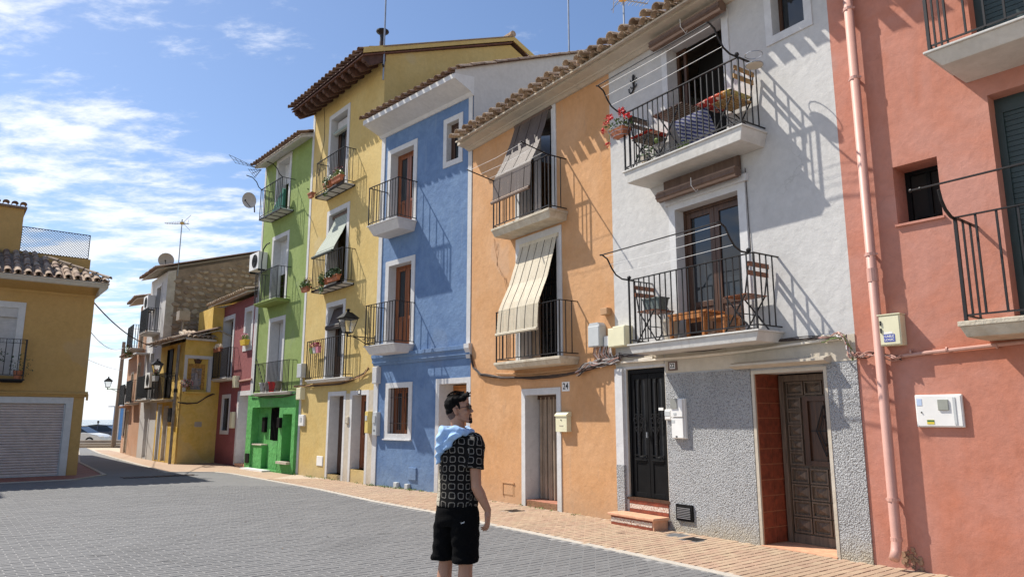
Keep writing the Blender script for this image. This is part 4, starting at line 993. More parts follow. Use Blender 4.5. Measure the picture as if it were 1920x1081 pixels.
for F_, a_, b_, y_, z_, r_, lab in ((FW, 1.52, 2.98, .15, 7.36, .095, 'brown slat blind rolled up over the top balcony door of the white house'), (FW, 1.42, 2.96, .15, 4.86, .085, 'brown slat blind rolled up over the lower balcony door of the white house')):
    t = fthing(F_, 0, 0, 0, 'slat_blind', lab, 'blind')
    roll(t, a_, b_, y_, z_, r_, M['slatwood']); MB().box(a_ + .04, b_ - .02, .02, .06, z_ + .06, z_ + .27).build('headboard', M['slatwood'], t)
    MB().tube([((a_ + b_) / 2, y_ + r_ + .01, z_ + .1), ((a_ + b_) / 2, y_ + r_ + .012, z_ - .02), ((a_ + b_) / 2 - .02, y_ + .02, z_ - r_ - .02), ((a_ + b_) / 2 - .1, y_, z_ - .02)], .005, 4).build('cord', M['line'], t)
nb = fthing(FO, 1.285, 0, 2.12, 'house_number', 'small tiled house number 24 beside the curtained doorway', 'house number')
MB().box(-.10, .10, 0, .012, -.08, .08).build('plate', M['plastic_white'], nb)
text_mesh('24', .15, M['black'], 'numerals', nb, (0, .0135, 0), WALLTXT, .0006, .002)
nb = fthing(FW, 2.94, .01, 2.32, 'house_number', 'small brown framed house number 22 on the white house beside the black door', 'house number')
MB().box(-.085, .085, 0, .014, -.065, .065).build('plate', plain('brown_enamel', (.12, .07, .05), .5), nb)
for x in (-.026, .026): MB().box(x - .025, x + .025, .0145, .017, -.042, .042).build('number_tile', M['plastic_white'], nb)
text_mesh('22', .09, M['black'], 'numerals', nb, (0, .0185, 0), WALLTXT, .0006, .002)
mbx = fthing(FO, 1.31, 0, 1.34, 'mailbox', 'cream metal mailbox on the orange wall beside doorway 24', 'mailbox')
mb = MB(); mb.prismy([(-.15, 0), (.15, 0), (.15, .26), (0, .26), (-.15, .26)], 0, .10); mb.build('body', M['plastic_cream'], mbx, bevel=.004)
MB().prism([(-.0, .26), (.115, .26), (.115, .285), (.05, .335), (0, .335)], -.16, .16).build('lid', M['plastic_cream'], mbx)
MB().ball((0, .102, .20), .012, 8).build('lock', M['black'], mbx); MB().box(-.05, .05, .1, .106, .10, .115).build('slot', M['oldplaster'], mbx)
vt = fthing(FO, 3.05, 0, .27, 'wall_hatch', 'small rusty access hatch in the orange wall left of doorway 24', 'hatch')
MB().box(-.19, .19, -.0, .004, -.12, .12).build('frame', M['cable_orange'], vt); MB().box(-.15, .15, .004, .010, -.1, .09).box(-.19, .19, .004, .022, .10, .125).box(.165, .19, .004, .02, -.12, .10).build('lid', M['orange'], vt)
t, w, h, dp = meterbox(FO, .22, .50, 2.74, 3.08, .15, M['plastic_grey'], 'cable_box', 'tall grey cable box with a domed lid high on the orange wall', 'junction box'); MB().prismy([(-w, h), (w, h), (w * .7, h + .05), (-w * .7, h + .05)], .005, dp - .005).build('lid', M['plastic_grey'], t)
meterbox(FO, .06, .20, 2.72, 2.90, .07, M['plastic_white'], 'cable_box', 'smallest white box between the grey and the cream cable boxes', 'junction box')
meterbox(FW, 4.12, 4.26, 2.68, 2.98, .16, M['plastic_cream'], 'cable_box', 'narrow rounded cream box at the corner of the white house', 'junction box')
t, w, h, dp = meterbox(FW, 3.84, 4.12, 2.68, 3.0, .17, M['plastic_cream'], 'cable_box', 'large cream cable box at the left end of the white balcony', 'junction box')
meterbox(FO, .08, .24, 3.26, 3.37, .10, M['cable_orange'], 'cable_box', 'orange painted square junction box above the cable boxes', 'junction box', door=False)
t, w, h, dp = meterbox(FW, 2.70, 2.95, 1.28, 1.84, .06, M['plastic_white'], 'meter_box', 'tall white two part meter box on the pebbledash wall', 'meter box', door=False)
MB().box(-w + .01, w - .02, dp, dp + .04, .30, h - .01).build('upper_door', M['plastic_white'], t, bevel=.006); MB().box(-w + .015, w - .02, dp, dp + .03, .01, .29).build('lower_door', M['plastic_white'], t, bevel=.006)
MB().box(-.03, .09, dp + .04, dp + .055, .42, .56).build('viewing_window', plain('grey_viewer', (.25, .25, .23), .2), t); MB().box(.0, .05, dp + .04, dp + .045, .33, .36).build('badge', M['plastic_grey'], t)
MB().box(-.0, .03, dp + .03, dp + .034, .02, .04).build('lock', M['black'], t); MB().box(.04, .10, dp + .03, dp + .033, .22, .26).build('badge', M['plastic_grey'], t)
t, w, h, dp = meterbox(FW, 2.985, 3.11, 1.54, 1.69, .05, M['plastic_white'], 'doorbell', 'white intercom box beside the black door', 'doorbell'); MB().box(-.05, .05, dp + .008, dp + .014, .06, .12).build('button_panel', M['plastic_grey'], t)

# ============ the blue house
hB = house('town_house', 'blue rendered house with white trim and varnished wooden doors', FB)
LB = 3.294; BO = [(2.02, 2.92, 6.22, 8.20, .28), (2.0, 2.87, 3.26, 5.28, .28), (1.99, 2.74, 1.21, 2.29, .2), (.44, .87, 7.38, 8.34, .22), (.09, .97, .02, 2.32, .45)]
zeB = zi(FB, 8.70)
shell(hB, 0.01, LB, 0, zeB, BO, M['blue'], 9, zr=zeB + 2.3)
for q_ in ((0.012, .13, 3.12, zeB - .02), (LB - .14, LB - .002, 3.12, zeB - .02), (LB - .16, LB - .002, 0, 2.84)): MB().box(q_[0], q_[1], -.004, .02, q_[2], q_[3]).build('corner_trim', M['trim'], hB)
MB().prism([(-.004, 2.84), (.03, 2.84), (.05, 2.90), (.07, 2.90), (.07, 2.98), (.10, 3.02), (.10, 3.10), (-.004, 3.12)], -.03, LB + .03).build('string_course', M['blue'], hB)
MB().prism([(-.004, 2.82), (.04, 2.82), (.075, 2.96), (.115, 3.03), (.115, 3.125), (-.004, 3.135)], -.05, .10).build('string_course', M['trim'], hB, label='white end of the blue string course')
MB().prism([(0, zeB - .05), (.03, zeB - .05), (.09, zeB + .02), (.53, zeB + .17), (.58, zeB + .18), (.58, zeB + .29), (0, zeB + .40)], -.02, LB + .03).build('cornice', M['trim'], hB)
roof(hB, .04, LB + .04, zeB + .31, .57, R_(25), TM['tile_red'], 9, 1, pitch=.235, jit=.006, chan_out=.02)
# white gable wall standing above the orange roof
mb = MB(); mb.poly([(-.012, .55, zeB + .42), (-.012, -4.5, zeB + .42 + 5.05 * .4663), (-.012, -9, zeB + .4), (-.012, -9, 5), (-.012, .0, 5), (-.012, .0, zeB + .0), (-.012, .55, zeB + .17)]); 
me = mb.mesh('gable_wall', M['white']); obj('gable_wall', me, hB)
gr_ = MB()
for i in range(14):
    y = .5 - i * .37; put_tile(TM['tile_mix'], hB, -.03, y, zeB + .40 + (.57 - y) * math.tan(R_(25)), R_(25), jit=.006, name='verge_tile')
for i, (h_, kind) in enumerate(((BO[0], 'u'), (BO[1], 'm'))):
    dd = surround(hB, 'door', h_, .115, M['trim'], .28, tl=.115); french(dd, h_, M['wood'], .28, 2, .36, curtain=M['curtain'])
wB = surround(hB, 'window', BO[2], .11, M['trim'], .2, bottom=True); french(wB, BO[2], M['wood'], .22, 2, 0)
mb = MB()
for i in range(8): x = 2.03 + i * .096; mb.box(x - .006, x + .006, -.06, -.048, 1.22, 2.28)
for z in (1.45, 2.05): mb.box(1.99, 2.74, -.065, -.045, z, z + .012)
mb.build('bars', M['rust'], wB); MB().box(1.87, 2.86, .0, .06, 1.075, 1.10).build('sill', M['trim'], wB)
wB2 = surround(hB, 'window', BO[3], .115, M['trim'], .22, bottom=True, tl=.10); french(wB2, BO[3], M['wood_dark'], .2, 1, 0)
dB = surround(hB, 'door', BO[4], .105, M['trim'], .45); french(dB, (.09, .97, .16, 2.30), M['wood_orange'], .45, 2, .7); MB().box(.10, .96, -.44, -.02, .0, .15).build('threshold', M['concrete'], dB)
bB = balcony(hB, 1.86, 3.02, 6.22, .58, 'moulded', rail_h=.98, step=.10, th=.24, m=M['trim'], r=.0065, inset=.03, tp=(.07, .12))
bB2 = balcony(hB, 1.84, 2.98, 3.26, .58, 'moulded', rail_h=.98, step=.10, th=.20, m=M['trim'], r=.0065, inset=.03, tp=(.07, .10))
for (s0, s1, z0, z1, dp_, mm, lab, nm, cat) in ((3.04, 3.24, 2.40, 2.80, .12, 'trim', 'white box under the string course at the left corner of the blue house', 'cable_box', 'junction box'),
        (3.01, 3.20, 1.17, 1.72, .10, 'plastic_grey', 'pale grey meter box left of the barred window of the blue house', 'meter_box', 'meter box'),
        (1.65, 1.96, .22, .50, .02, 'blue', 'blue painted hatch low on the blue wall', 'wall_hatch', 'hatch'),
        (2.24, 2.38, .02, .15, .08, 'plastic_grey', 'small grey box at the foot of the blue wall, the left one', 'outlet_box', 'junction box'),
        (1.86, 1.99, .02, .14, .08, 'plastic_grey', 'small grey box at the foot of the blue wall under the hatch', 'outlet_box', 'junction box')):
    t, w, h, dp = meterbox(FB, s0, s1, z0, z1, dp_, M[mm], nm, lab, cat)
    if nm == 'meter_box': MB().box(-.05, .06, dp + .008, dp + .03, .30, .46).build('viewing_window', M['plastic_grey'], t); MB().box(-.03, .03, dp + .008, dp + .012, .1, .14).build('badge', M['steel'], t)

# ============ the yellow house
hY = house('town_house', 'tall yellow house with dark rafters under the eave and flower boxes on its balconies', FY)
LY = FY.L; zY = 11.02
YO = [(2.05, 3.12, 7.80, 10.23, .3), (1.83, 2.98, 5.05, 7.28, .3), (1.83, 2.76, 2.62, 4.60, .3), (1.57, 2.42, .15, 2.17, .3), (.34, 1.12, .33, 2.16, .32)]
shell(hY, 0, LY, 0, zY, YO, M['yellow'], 8.5, zr=zY + 1.75)
MB().box(LY - .14, LY - .002, -.004, .012, 0, zY - .3).build('corner_trim', M['trim'], hY)
MB().box(1.17, 1.50, -.003, .015, .0, 2.2).box(.0, .24, -.003, .015, 0, 2.25).build('door_pier', M['cream'], hY)
for h_, tw, k in ((YO[0], .13, 'a'), (YO[1], .13, 'b'), (YO[2], .12, 'c')):
    dd = surround(hY, 'door', h_, tw, M['trim'], .3)
    if k == 'b': darkback(dd, h_, .3)
    else: french(dd, h_, M['wood_dark'], .3, 2, .3)
dd = surround(hY, 'door', (1.57, 2.42, .0, 2.17), .10, M['trim'], .3); MB().box(1.58, 2.41, -.3, -.0, .0, .15).build('threshold', M['oldslab'], dd); MB().box(1.59, 2.40, -.30, -.27, .16, 2.15).build('door_leaf', M['wood_dark'], dd)
dd = surround(hY, 'door', (.34, 1.12, .0, 2.16), .10, M['trim'], .32); MB().box(.35, 1.11, -.32, -.02, .27, .33).box(.35, 1.11, -.32, -.03, .0, .12).box(.36, 1.10, -.32, -.06, .12, .27).build('threshold', M['concrete'], dd); french(dd, (.34, 1.12, .33, 2.15), M['wood'], .32, 1, .45)
bY1 = balcony(hY, 1.45, 3.22, 7.83, .37, 'iron', rail_h=1.0, step=.095, r=.006, inset=.02, label='narrow iron framed balcony with white tiles underneath')
bY2 = balcony(hY, 1.28, 3.16, 5.08, .37, 'iron', rail_h=.92, step=.095, r=.006, inset=.02)
bY3 = balcony(hY, 1.15, 3.62, 2.62, .22, 'shallow', rail_h=1.08, step=.13, r=.0065, inset=.02)
# eave: boards on dark rafter ends
mb = MB(); n_r = 12; 
mb.prism([(.70, zY - .30), (.70, zY - .26), (-4.25, zY - .26 + 4.95 * .42), (-4.25, zY - .30 + 4.95 * .42)], -.10, LY + .03)
sb = mb.build('soffit_boards', plain('soffit_brown', (.13, .055, .035), .8, 0, .3), hY)
for i in range(n_r):
    s = .03 + (LY - .12) * i / (n_r - 1)
    MB().prism([(.0, zY - .20), (.36, zY - .42), (.46, zY - .47), (.52, zY - .44), (.56, zY - .40), (.60, zY - .41), (.64, zY - .37), (.66, zY - .28), (.0, zY + .0)], s - .055, s + .055).build('rafter', plain('rafter_brown', (.085, .04, .028), .8, 0, .4) if i == 0 else bpy.data.materials['rafter_brown'], sb)
roof(hY, -.10, LY + .04, zY - .20, .73, R_(22.8), TM['tile_red'], 8.5, 2, pitch=.235, jit=.010, chan_out=.03, m=plain('soffit_dark', (.10, .05, .035), .8))
mb = MB(); zz0 = zY - .08; k_ = math.tan(R_(22.8))
mb.poly([(-.14, .70, zz0), (-.14, .70, zz0 - .16), (-.14, -4.25, zz0 - .16 + 4.95 * k_), (-.14, -4.25, zz0 + 4.95 * k_)]); mb.poly([(-.14, -4.25, zz0 + 4.95 * k_), (-.14, -4.25, zz0 - .16 + 4.95 * k_), (-.14, -8.6, zz0 - .16 + .7 * k_), (-.14, -8.6, zz0 + .7 * k_)])
me = mb.mesh('barge_board', M['yellow']); o = obj('barge_board', me, hY); sol = o.modifiers.new('s', 'SOLIDIFY'); sol.thickness = .03
mb = MB().box(-.30, -.005, .0, .0, 0, 0) if False else MB(); mb.tube([(-.15, -4.25, zz0 + 5.05 * k_ + .02), (LY, -4.25, zz0 + 5.05 * k_ + .02)], .10, 8); mb.build('ridge_tiles', M['tile_mix'], hY)
# painted awning on the middle balcony
t = fthing(FY, 0, 0, 0, 'awning', 'striped grey green awning cloth hanging out over the middle balcony of the yellow house', 'awning')
m, tt, bb = mat('striped_awning'); g = N(tt, 'ShaderNodeTexCoord'); sx = N(tt, 'ShaderNodeSeparateXYZ'); tt.links.new(g.outputs['Object'], sx.inputs[0]); wv = N(tt, 'ShaderNodeMath', operation='SINE'); ml = N(tt, 'ShaderNodeMath', operation='MULTIPLY'); ml.inputs[1].default_value = 62; tt.links.new(sx.outputs[0], ml.inputs[0]); tt.links.new(ml.outputs[0], wv.inputs[0])
rr_ = ramp(tt, wv.outputs[0], [(.3, (.25, .29, .25)), (.6, (.52, .54, .46))]); tt.links.new(rr_.outputs[0], bb.inputs['Base Color']); bb.inputs['Roughness'].default_value = .9
mb = MB(); pth = [(-.10, 7.2), (-.02, 6.9), (.15, 6.5), (.34, 6.12), (.38, 6.02)]
for (y0, z0), (y1, z1), k in zip(pth, pth[1:], range(9)):
    e0, e1 = k / 4, (k + 1) / 4
    a0_, a1_ = 2.80 + .30 * e0, 2.80 + .30 * e1; c0, c1 = 1.86, 1.86
    mb.poly([(a0_, y0, z0), (c0, y0, z0), (c1, y1, z1), (a1_, y1, z1)])
me = mb.mesh('cloth', m); o = obj('cloth', me, t); s_ = o.modifiers.new('s', 'SOLIDIFY'); s_.thickness = .006
roll(t, 1.84, 3.12, .40, 6.0, .04, plain('dark_green_bar', (.03, .05, .04), .6)); MB().box(1.86, 2.96, -.16, -.08, 7.17, 7.24).build('top_rail', M['slatwood'], t)
t = fthing(FY, 0, 0, 0, 'roller_blind', 'grey green blind rolled up in the top doorway of the yellow house', 'blind'); roll(t, 2.10, 3.06, -.10, 9.78, .07, plain('green_grey_blind', (.30, .36, .32), .7)); MB().box(2.12, 3.04, -.22, -.16, 9.88, 10.15).build('slat_box', M['shutter'], t)
t = fthing(FY, 0, 0, 0, 'roller_blind', 'dark blind rolled up in the lowest balcony doorway of the yellow house', 'blind'); roll(t, 1.90, 2.80, .0, 4.02, .08, plain('dark_blind', (.05, .035, .03), .7)); MB().prism([(.0, 4.08), (-.14, 4.55), (-.15, 4.55), (-.01, 4.08)], 1.9, 2.72).build('slats', bpy.data.materials['dark_blind'], t)
t, w, h, dp = meterbox(FY, 3.93, 4.28, 1.36, 1.68, .06, M['plastic_white'], 'meter_box', 'white meter box at the left of the yellow ground floor', 'meter box'); MB().box(-.05, .06, dp + .008, dp + .016, .12, .24).build('viewing_window', M['plastic_grey'], t)
meterbox(FY, 4.02, 4.34, 2.72, 3.12, .16, M['plastic_grey'], 'cable_box', 'grey box beside the lowest balcony of the yellow house', 'junction box')
meterbox(FY, 4.04, 4.36, 2.10, 2.44, .14, M['plastic_cream'], 'cable_box', 'cream box under the cables at the left corner of the yellow house', 'junction box')
meterbox(FY, 2.68, 3.06, .32, .58, .012, M['plastic_white'], 'wall_hatch', 'white hatch cover low on the yellow wall', 'hatch')
meterbox(FY, 1.22, 1.38, 1.44, 1.62, .05, M['oldslab'], 'doorbell', 'brown intercom panel between the two yellow house doors', 'doorbell')
t, w, h, dp = meterbox(FY, .02, .20, 1.22, 1.74, .12, M['yellow_plastic'], 'meter_box', 'tall yellow meter box at the right edge of the yellow house', 'meter box'); MB().box(-.04, .05, dp + .008, dp + .02, .3, .42).build('viewing_window', M['plastic_grey'], t)
nb = fthing(FY, .72, .015, 2.22, 'house_number', 'tiny framed number plate above the varnished door of the yellow house', 'house number'); MB().box(-.07, .07, 0, .015, -.06, .06).build('plate', M['black'], nb); MB().box(-.05, .05, .0155, .017, -.04, .04).build('number_tile', M['plastic_white'], nb); text_mesh('1', .07, M['black'], 'numerals', nb, (0, .018, 0), WALLTXT, .0005)

# ============ the green house
hG = house('town_house', 'green house with a rough bright green ground floor', FG)
LG = FG.L; zG = 10.25
GO = [(1.62, 2.60, 8.03, 9.97, .3), (1.48, 2.58, 5.18, 7.32, .3), (1.42, 2.47, 2.33, 4.60, .3), (.9, 3.35, .02, 2.0, .5)]
mb = MB(); wallgrid(mb, 0, LG, 2.32, zG, GO[:3], .3)
for s in (0, LG): mb.quad((s, 0, 2.32), (s, 0, zG), (s, -7, zG), (s, -7, 2.32))
mb.quad((0, -7, 0), (LG, -7, 0), (LG, -7, zG), (0, -7, zG)); me = bpy.data.meshes.new('wall'); me.from_pydata(mb.v, [], mb.f); me.materials.append(M['green']); me.update(); obj('wall', me, hG)
mb = MB(); wallgrid(mb, 0, LG, 0, 2.32, [(1.15, 3.30, .05, 1.92, .24), (.22, .88, .35, 1.70, .42)], .42, y=.10)
for s in (0, LG): mb.quad((s, .1, 0), (s, .1, 2.32), (s, -.5, 2.32), (s, -.5, 0))
mb.quad((0, .1, 2.32), (LG, .1, 2.32), (LG, -.02, 2.32), (0, -.02, 2.32)); mb.quad((.22, -.32, .35), (.88, -.32, .35), (.88, -.32, 1.70), (.22, -.32, 1.70)); mb.quad((1.15, -.14, .05), (3.3, -.14, .05), (3.3, -.14, 1.92), (1.15, -.14, 1.92))
me = bpy.data.meshes.new('ground_floor_wall'); me.from_pydata(mb.v, [], mb.f); me.materials.append(M['green2']); me.update(); gf = obj('ground_floor_wall', me, hG, 'rough bright green ground floor wall with two alcoves')
MB().box(1.52, 2.14, -.135, -.04, .05, .90).build('parapet', M['green2'], gf); MB().box(2.5, 3.28, -.135, .04, .05, .75).build('parapet', M['green2'], gf); MB().box(2.48, 3.29, -.135, .07, .75, .79).build('sill', M['cream'], gf)
MB().box(1.17, 1.50, -.135, -.07, .06, 1.9).build('door_leaf', M['black'], gf)
mb = MB().box(1.52, 2.14, -.135, -.11, .92, 1.9)
for i in range(6): x = 1.56 + i * .11; mb.box(x - .01, x + .01, -.11, -.05, .92, 1.9)
mb.build('barred_window', M['black'], gf); MB().box(.2, .95, -.3, .22, .28, .35).build('doorstep', M['cream'], gf)
MB().box(1.6, 3.4, .10, .35, .0, .05).build('doorstep', M['plastic_white'], gf)
MB().box(LG - .13, LG - .002, -.004, .012, 2.34, zG - .2).build('corner_trim', M['trim'], hG)
MB().prism([(0, zG - .12), (.03, zG - .12), (.34, zG - .22), (.38, zG - .22), (.38, zG - .12), (0, zG + .0)], -.0, LG + .03).build('cornice', M['trim'], hG)
roof(hG, .0, LG + .06, zG - .16, .42, R_(20), TM['tile_red'], 7, 2, pitch=.235, jit=.008, chan_out=.02)
for h_, k in ((GO[0], 0), (GO[1], 1), (GO[2], 2)):
    dd = surround(hG, 'door', h_, .12, M['trim'], .3)
    if k < 2: roller_shutter(dd, h_, M['shutter_white'], .3, h_[2] + (1.25 if k == 0 else 1.0)); darkback(dd, h_, .3)
    else: MB().box(h_[0] + .012, h_[1] - .45, -.28, -.25, h_[2], h_[3] - .3).build('door_leaf', M['wood_dark'], dd); MB().box(h_[0], h_[1], -.36, -.31, h_[2], h_[3]).build('back_wall', M['trim'], dd)
bG1 = balcony(hG, 1.15, 2.92, 8.05, .44, 'iron', rail_h=1.0, step=.13, r=.0065, inset=.02, m=M['trim'])
bG2 = balcony(hG, 1.09, 2.90, 5.20, .44, 'shallow', rail_h=1.0, step=.10, r=.0065, inset=.02, m=M['green'])
bG3 = balcony(hG, .30, 2.95, 2.36, .26, 'shallow', rail_h=.92, step=.10, r=.006, inset=.02)
for s in (1.18, 2.88): MB().tube([(s, .42, 9.05), (s, .52, 9.12), (s, .60, 9.28), (s, .74, 9.40), (s, .95, 9.43)], .016, 6).build('clothes_arm', M['iron'], bG1)
mb = MB(); mb.tube([(2.75, .3, 6.2), (2.78, .3, 6.6), (2.7, .3, 7.0), (2.45, .3, 7.12), (2.2, .3, 7.12)], .02, 6); mb.build('hose', M['iron'], bG2)
mb = MB(); mb.tube([(2.85, .25, 2.4), (2.85, .25, 4.9)], .016, 6); mb.tube([(2.86, .25, 3.5), (1.9, .3, 2.45)], .012, 5); mb.build('drying_frame', M['iron'], bG3)
t = fthing(FG, 1.9, .2, 8.06, 'folded_parasol', 'green cloth bundle leaning on the top balcony of the green house', 'cloth'); MB().prismy([(-.45, .05), (.35, .0), (.42, .12), (-.1, .5), (-.35, .75), (-.45, .7)], -.05, .05).build('cloth', M['cloth_green'], t)
t, w, h, dp = meterbox(FG, 2.35, 2.7, 1.15, 1.62, .08, M['black'], 'mailbox', 'black box in the left alcove of the bright green ground floor', 'mailbox'); t.location = FG.w(2.72, -.14, 1.15); t.scale = (.7, 1, 1)
t, w, h, dp = meterbox(FG, .98, 1.36, 1.34, 1.64, .12, M['black'], 'mailbox', 'black mailbox on the bright green pier between the alcoves', 'mailbox'); t.location = FG.w(1.0, .10, 1.3); t.scale = (.55, .7, 1)
t, w, h, dp = meterbox(FG, 2.80, 3.24, .16, .46, .02, M['black'], 'vent_grille', 'dark vent low on the bright green wall', 'vent'); t.location = FG.w(3.48, .10, .18); t.scale = (.7, 1, 1)
for (s, col, lab, sc2) in ((2.45, 'plastic_white', 'white pot on the lowest green house balcony', 1), (1.75, 'petal', 'red bucket on the lowest green house balcony', 1), (1.25, 'curtain_beige', 'beige crate on the lowest green house balcony', .9)):
    t = fthing(FG, s, .14, 2.37, 'pot', lab, 'pot'); MB().lathe([(.07 * sc2, 0), (.11 * sc2, .28), (.12 * sc2, .28), (.12 * sc2, .31), (.10 * sc2, .31), (.09, .1)], 0, 0, 12).build('body', M[col], t)

# ============ the dark red house
hR = house('town_house', 'low dark red house with white framed openings', FR)
LR = FR.L; zR = 5.68; RO = [(2.42, 3.80, 2.98, 5.15, .35), (.42, 1.05, 4.0, 5.2, .25), (2.30, 3.05, 1.15, 2.30, .2), (.15, 1.25, .05, 2.35, .4)]
shell(hR, 0, LR, 0, zR, RO[1:] + [(2.42, 3.6, 2.98, 5.15, .35)], M['red'], 7)
dd = surround(hR, 'door', (2.42, 3.6, 2.98, 5.15), .14, M['trim'], .35); french(dd, (2.42, 3.6, 2.98, 5.15), M['wood_dark'], .35, 2, .3)
dd = surround(hR, 'window', RO[1], .16, M['trim'], .25, bottom=True); french(dd, RO[1], M['trim'], .25, 1, 0)
dd = surround(hR, 'window', RO[2], .12, M['trim'], .2, bottom=True); french(dd, RO[2], M['wood_dark'], .22, 2, 0); mb = MB()
for i in range(6): x = 2.36 + i * .125; mb.box(x - .01, x + .01, -.05, -.03, 1.15, 2.3)
mb.build('bars', M['iron'], dd)
dd = surround(hR, 'door', RO[3], .14, M['trim'], .4); MB().box(.16, 1.24, -.40, -.36, .06, 2.34).build('door_leaf', M['shutter_white'], dd); MB().box(.16, 1.24, -.38, .02, .0, .10).build('threshold', M['quarry'], dd)
MB().box(.0, .12, -.003, .015, 0, zR - .1).build('corner_trim', M['trim'], hR)
roof(hR, 0, LR + .9, zR + .08, .36, R_(15), TM['tile_old'], 7, 1, pitch=.21, jit=.012, chan_out=.03)
bR = balcony(hR, 1.75, 3.55, 2.98, .34, 'shallow', rail_h=1.05, step=.10, r=.008, inset=.02, m=M['slab'])
t, w, h, dp = meterbox(FR, 1.5, 1.75, 1.25, 1.80, .12, M['plastic_cream'], 'meter_box', 'cream meter box on the dark red ground floor', 'meter box')
meterbox(FR, 1.35, 1.65, 2.62, 3.02, .14, M['plastic_cream'], 'cable_box', 'cream box above the cables on the dark red wall', 'junction box')
nb = fthing(FR, .7, -.34, 1.5, 'doorplate', 'small dark plate on the white door of the dark red house', 'sign'); MB().box(-.09, .09, 0, .01, -.06, .06).build('plate', M['steel'], nb)

# ============ the old ochre house with the shrine
h2 = house('town_house', 'old ochre house with a tiled saint\'s shrine on its side wall', F2)
L2 = F2.L; zS = 4.30
O2 = [(1.35, 2.2, 2.32, 4.15, .2), (2.35, 2.75, .05, 2.05, .3), (1.45, 1.95, .05, 1.98, .3)]
mb = MB(); wallgrid(mb, 0, L2, 1.25, zS, O2, .3)
for a_, b_ in ((L2, 0),): mb.quad((a_, 0, 0), (a_, 0, zS), (a_, -5, zS), (a_, -5, 0))
me = bpy.data.meshes.new('wall'); me.from_pydata(mb.v, [], mb.f); me.materials.append(M['ochre2']); me.update(); obj('wall', me, h2)
mb = MB(); wallgrid(mb, 0, L2, 0, 1.25, O2[1:], .3); me = bpy.data.meshes.new('dado'); me.from_pydata(mb.v, [], mb.f); me.materials.append(M['ochre3']); me.update(); obj('dado', me, h2)
hsr = Matrix.Identity(4)
def in2(F, me_o):       # child built in another facade's frame but belonging to house h2
    me_o.matrix_local = (Matrix.Translation((F2.A.x, F2.A.y, 0)) @ Matrix.Rotation(F2.rot, 4, 'Z')).inverted() @ (Matrix.Translation((F.A.x, F.A.y, 0)) @ Matrix.Rotation(F.rot, 4, 'Z')); return me_o
LH = FH.L
mb = MB(); wallgrid(mb, 0, LH, 0, zS + .15, [(.42, 1.22, 2.52, 3.72, .12)], .12); mb.quad((.42, -.12, 2.52), (1.22, -.12, 2.52), (1.22, -.12, 3.72), (.42, -.12, 3.72))
me = bpy.data.meshes.new('side_wall'); me.from_pydata(mb.v, [], mb.f); me.materials.append(M['ochre2']); me.update(); in2(FH, obj('side_wall', me, h2, 'stained ochre side wall facing the square'))
sh = in2(FH, surround(h2, 'shrine', (.42, 1.22, 2.52, 3.72), .10, M['trim'], .12, proud=.012, bottom=False)); 
MB().box(.36, 1.28, -.1, .10, 2.46, 2.52).build('ledge', M['ochre2'], sh)
m, tt, bb = mat('shrine_picture_tiles'); Pn = N(tt, 'ShaderNodeTexCoord'); nn = noise(tt, 5.5, 6, .7, .5, Pn.outputs['Object']); rr_ = ramp(tt, nn.outputs[0], [(.30, (.05, .04, .05)), (.42, (.20, .12, .07)), (.52, (.30, .27, .25)), (.62, (.14, .16, .22)), (.72, (.42, .33, .22))]); tt.links.new(rr_.outputs[0], bb.inputs['Base Color']); bb.inputs['Roughness'].default_value = .35
mt_ = plain('shrine_border_tiles', (.42, .22, .05), .4, 0, .5, 18)
for i in range(5):
    for j in range(6):
        edge = i in (0, 4) or j in (5,)
        MB().box(.52 + i * .122, .52 + i * .122 + .118, -.118, -.108, 2.60 + j * .155, 2.60 + j * .155 + .150).build('picture_tile', mt_ if edge else m, sh)
MB().prismy([(.74, 3.54), (.90, 3.54), (.96, 3.68), (.89, 3.66), (.82, 3.74), (.75, 3.66), (.68, 3.68)], -.115, -.03).build('crown', M['wood_dark'], sh)
MB().prismy([(.76, 2.75), (.90, 2.75), (.88, 3.1), (.83, 3.22), (.78, 3.1)], -.106, -.09).build('saint_figure', plain('saint_robe', (.34, .30, .30), .5, 0, .4, 25), sh)
MB().ball((.83, -.095, 3.26), .035, 8).build('saint_head', plain('saint_face', (.45, .32, .24), .5), sh)
flowers = fthing(FH, 1.22, .08, 2.80, 'flower_bunch', 'pink and white flowers in front of the saint\'s shrine', 'flowers'); leaves(120, (0, 0, 0), (.24, .12, .18), .035, seed=5).build('foliage', M['leaf_dark'], flowers); leaves(110, (0, .03, .02), (.24, .12, .16), .028, seed=6).build('flowers', M['petal_pink'], flowers); leaves(70, (0.02, .03, .05), (.22, .12, .14), .028, seed=8).build('flowers', M['petal_white'], flowers)
MB().box(.55, .80, -.001, .02, 1.28, 1.46).build('patch', M['concrete'], in2(FH, MB().box(.3, .31, -.1, -.09, .1, .11).build('fixings', M['iron'], h2)))
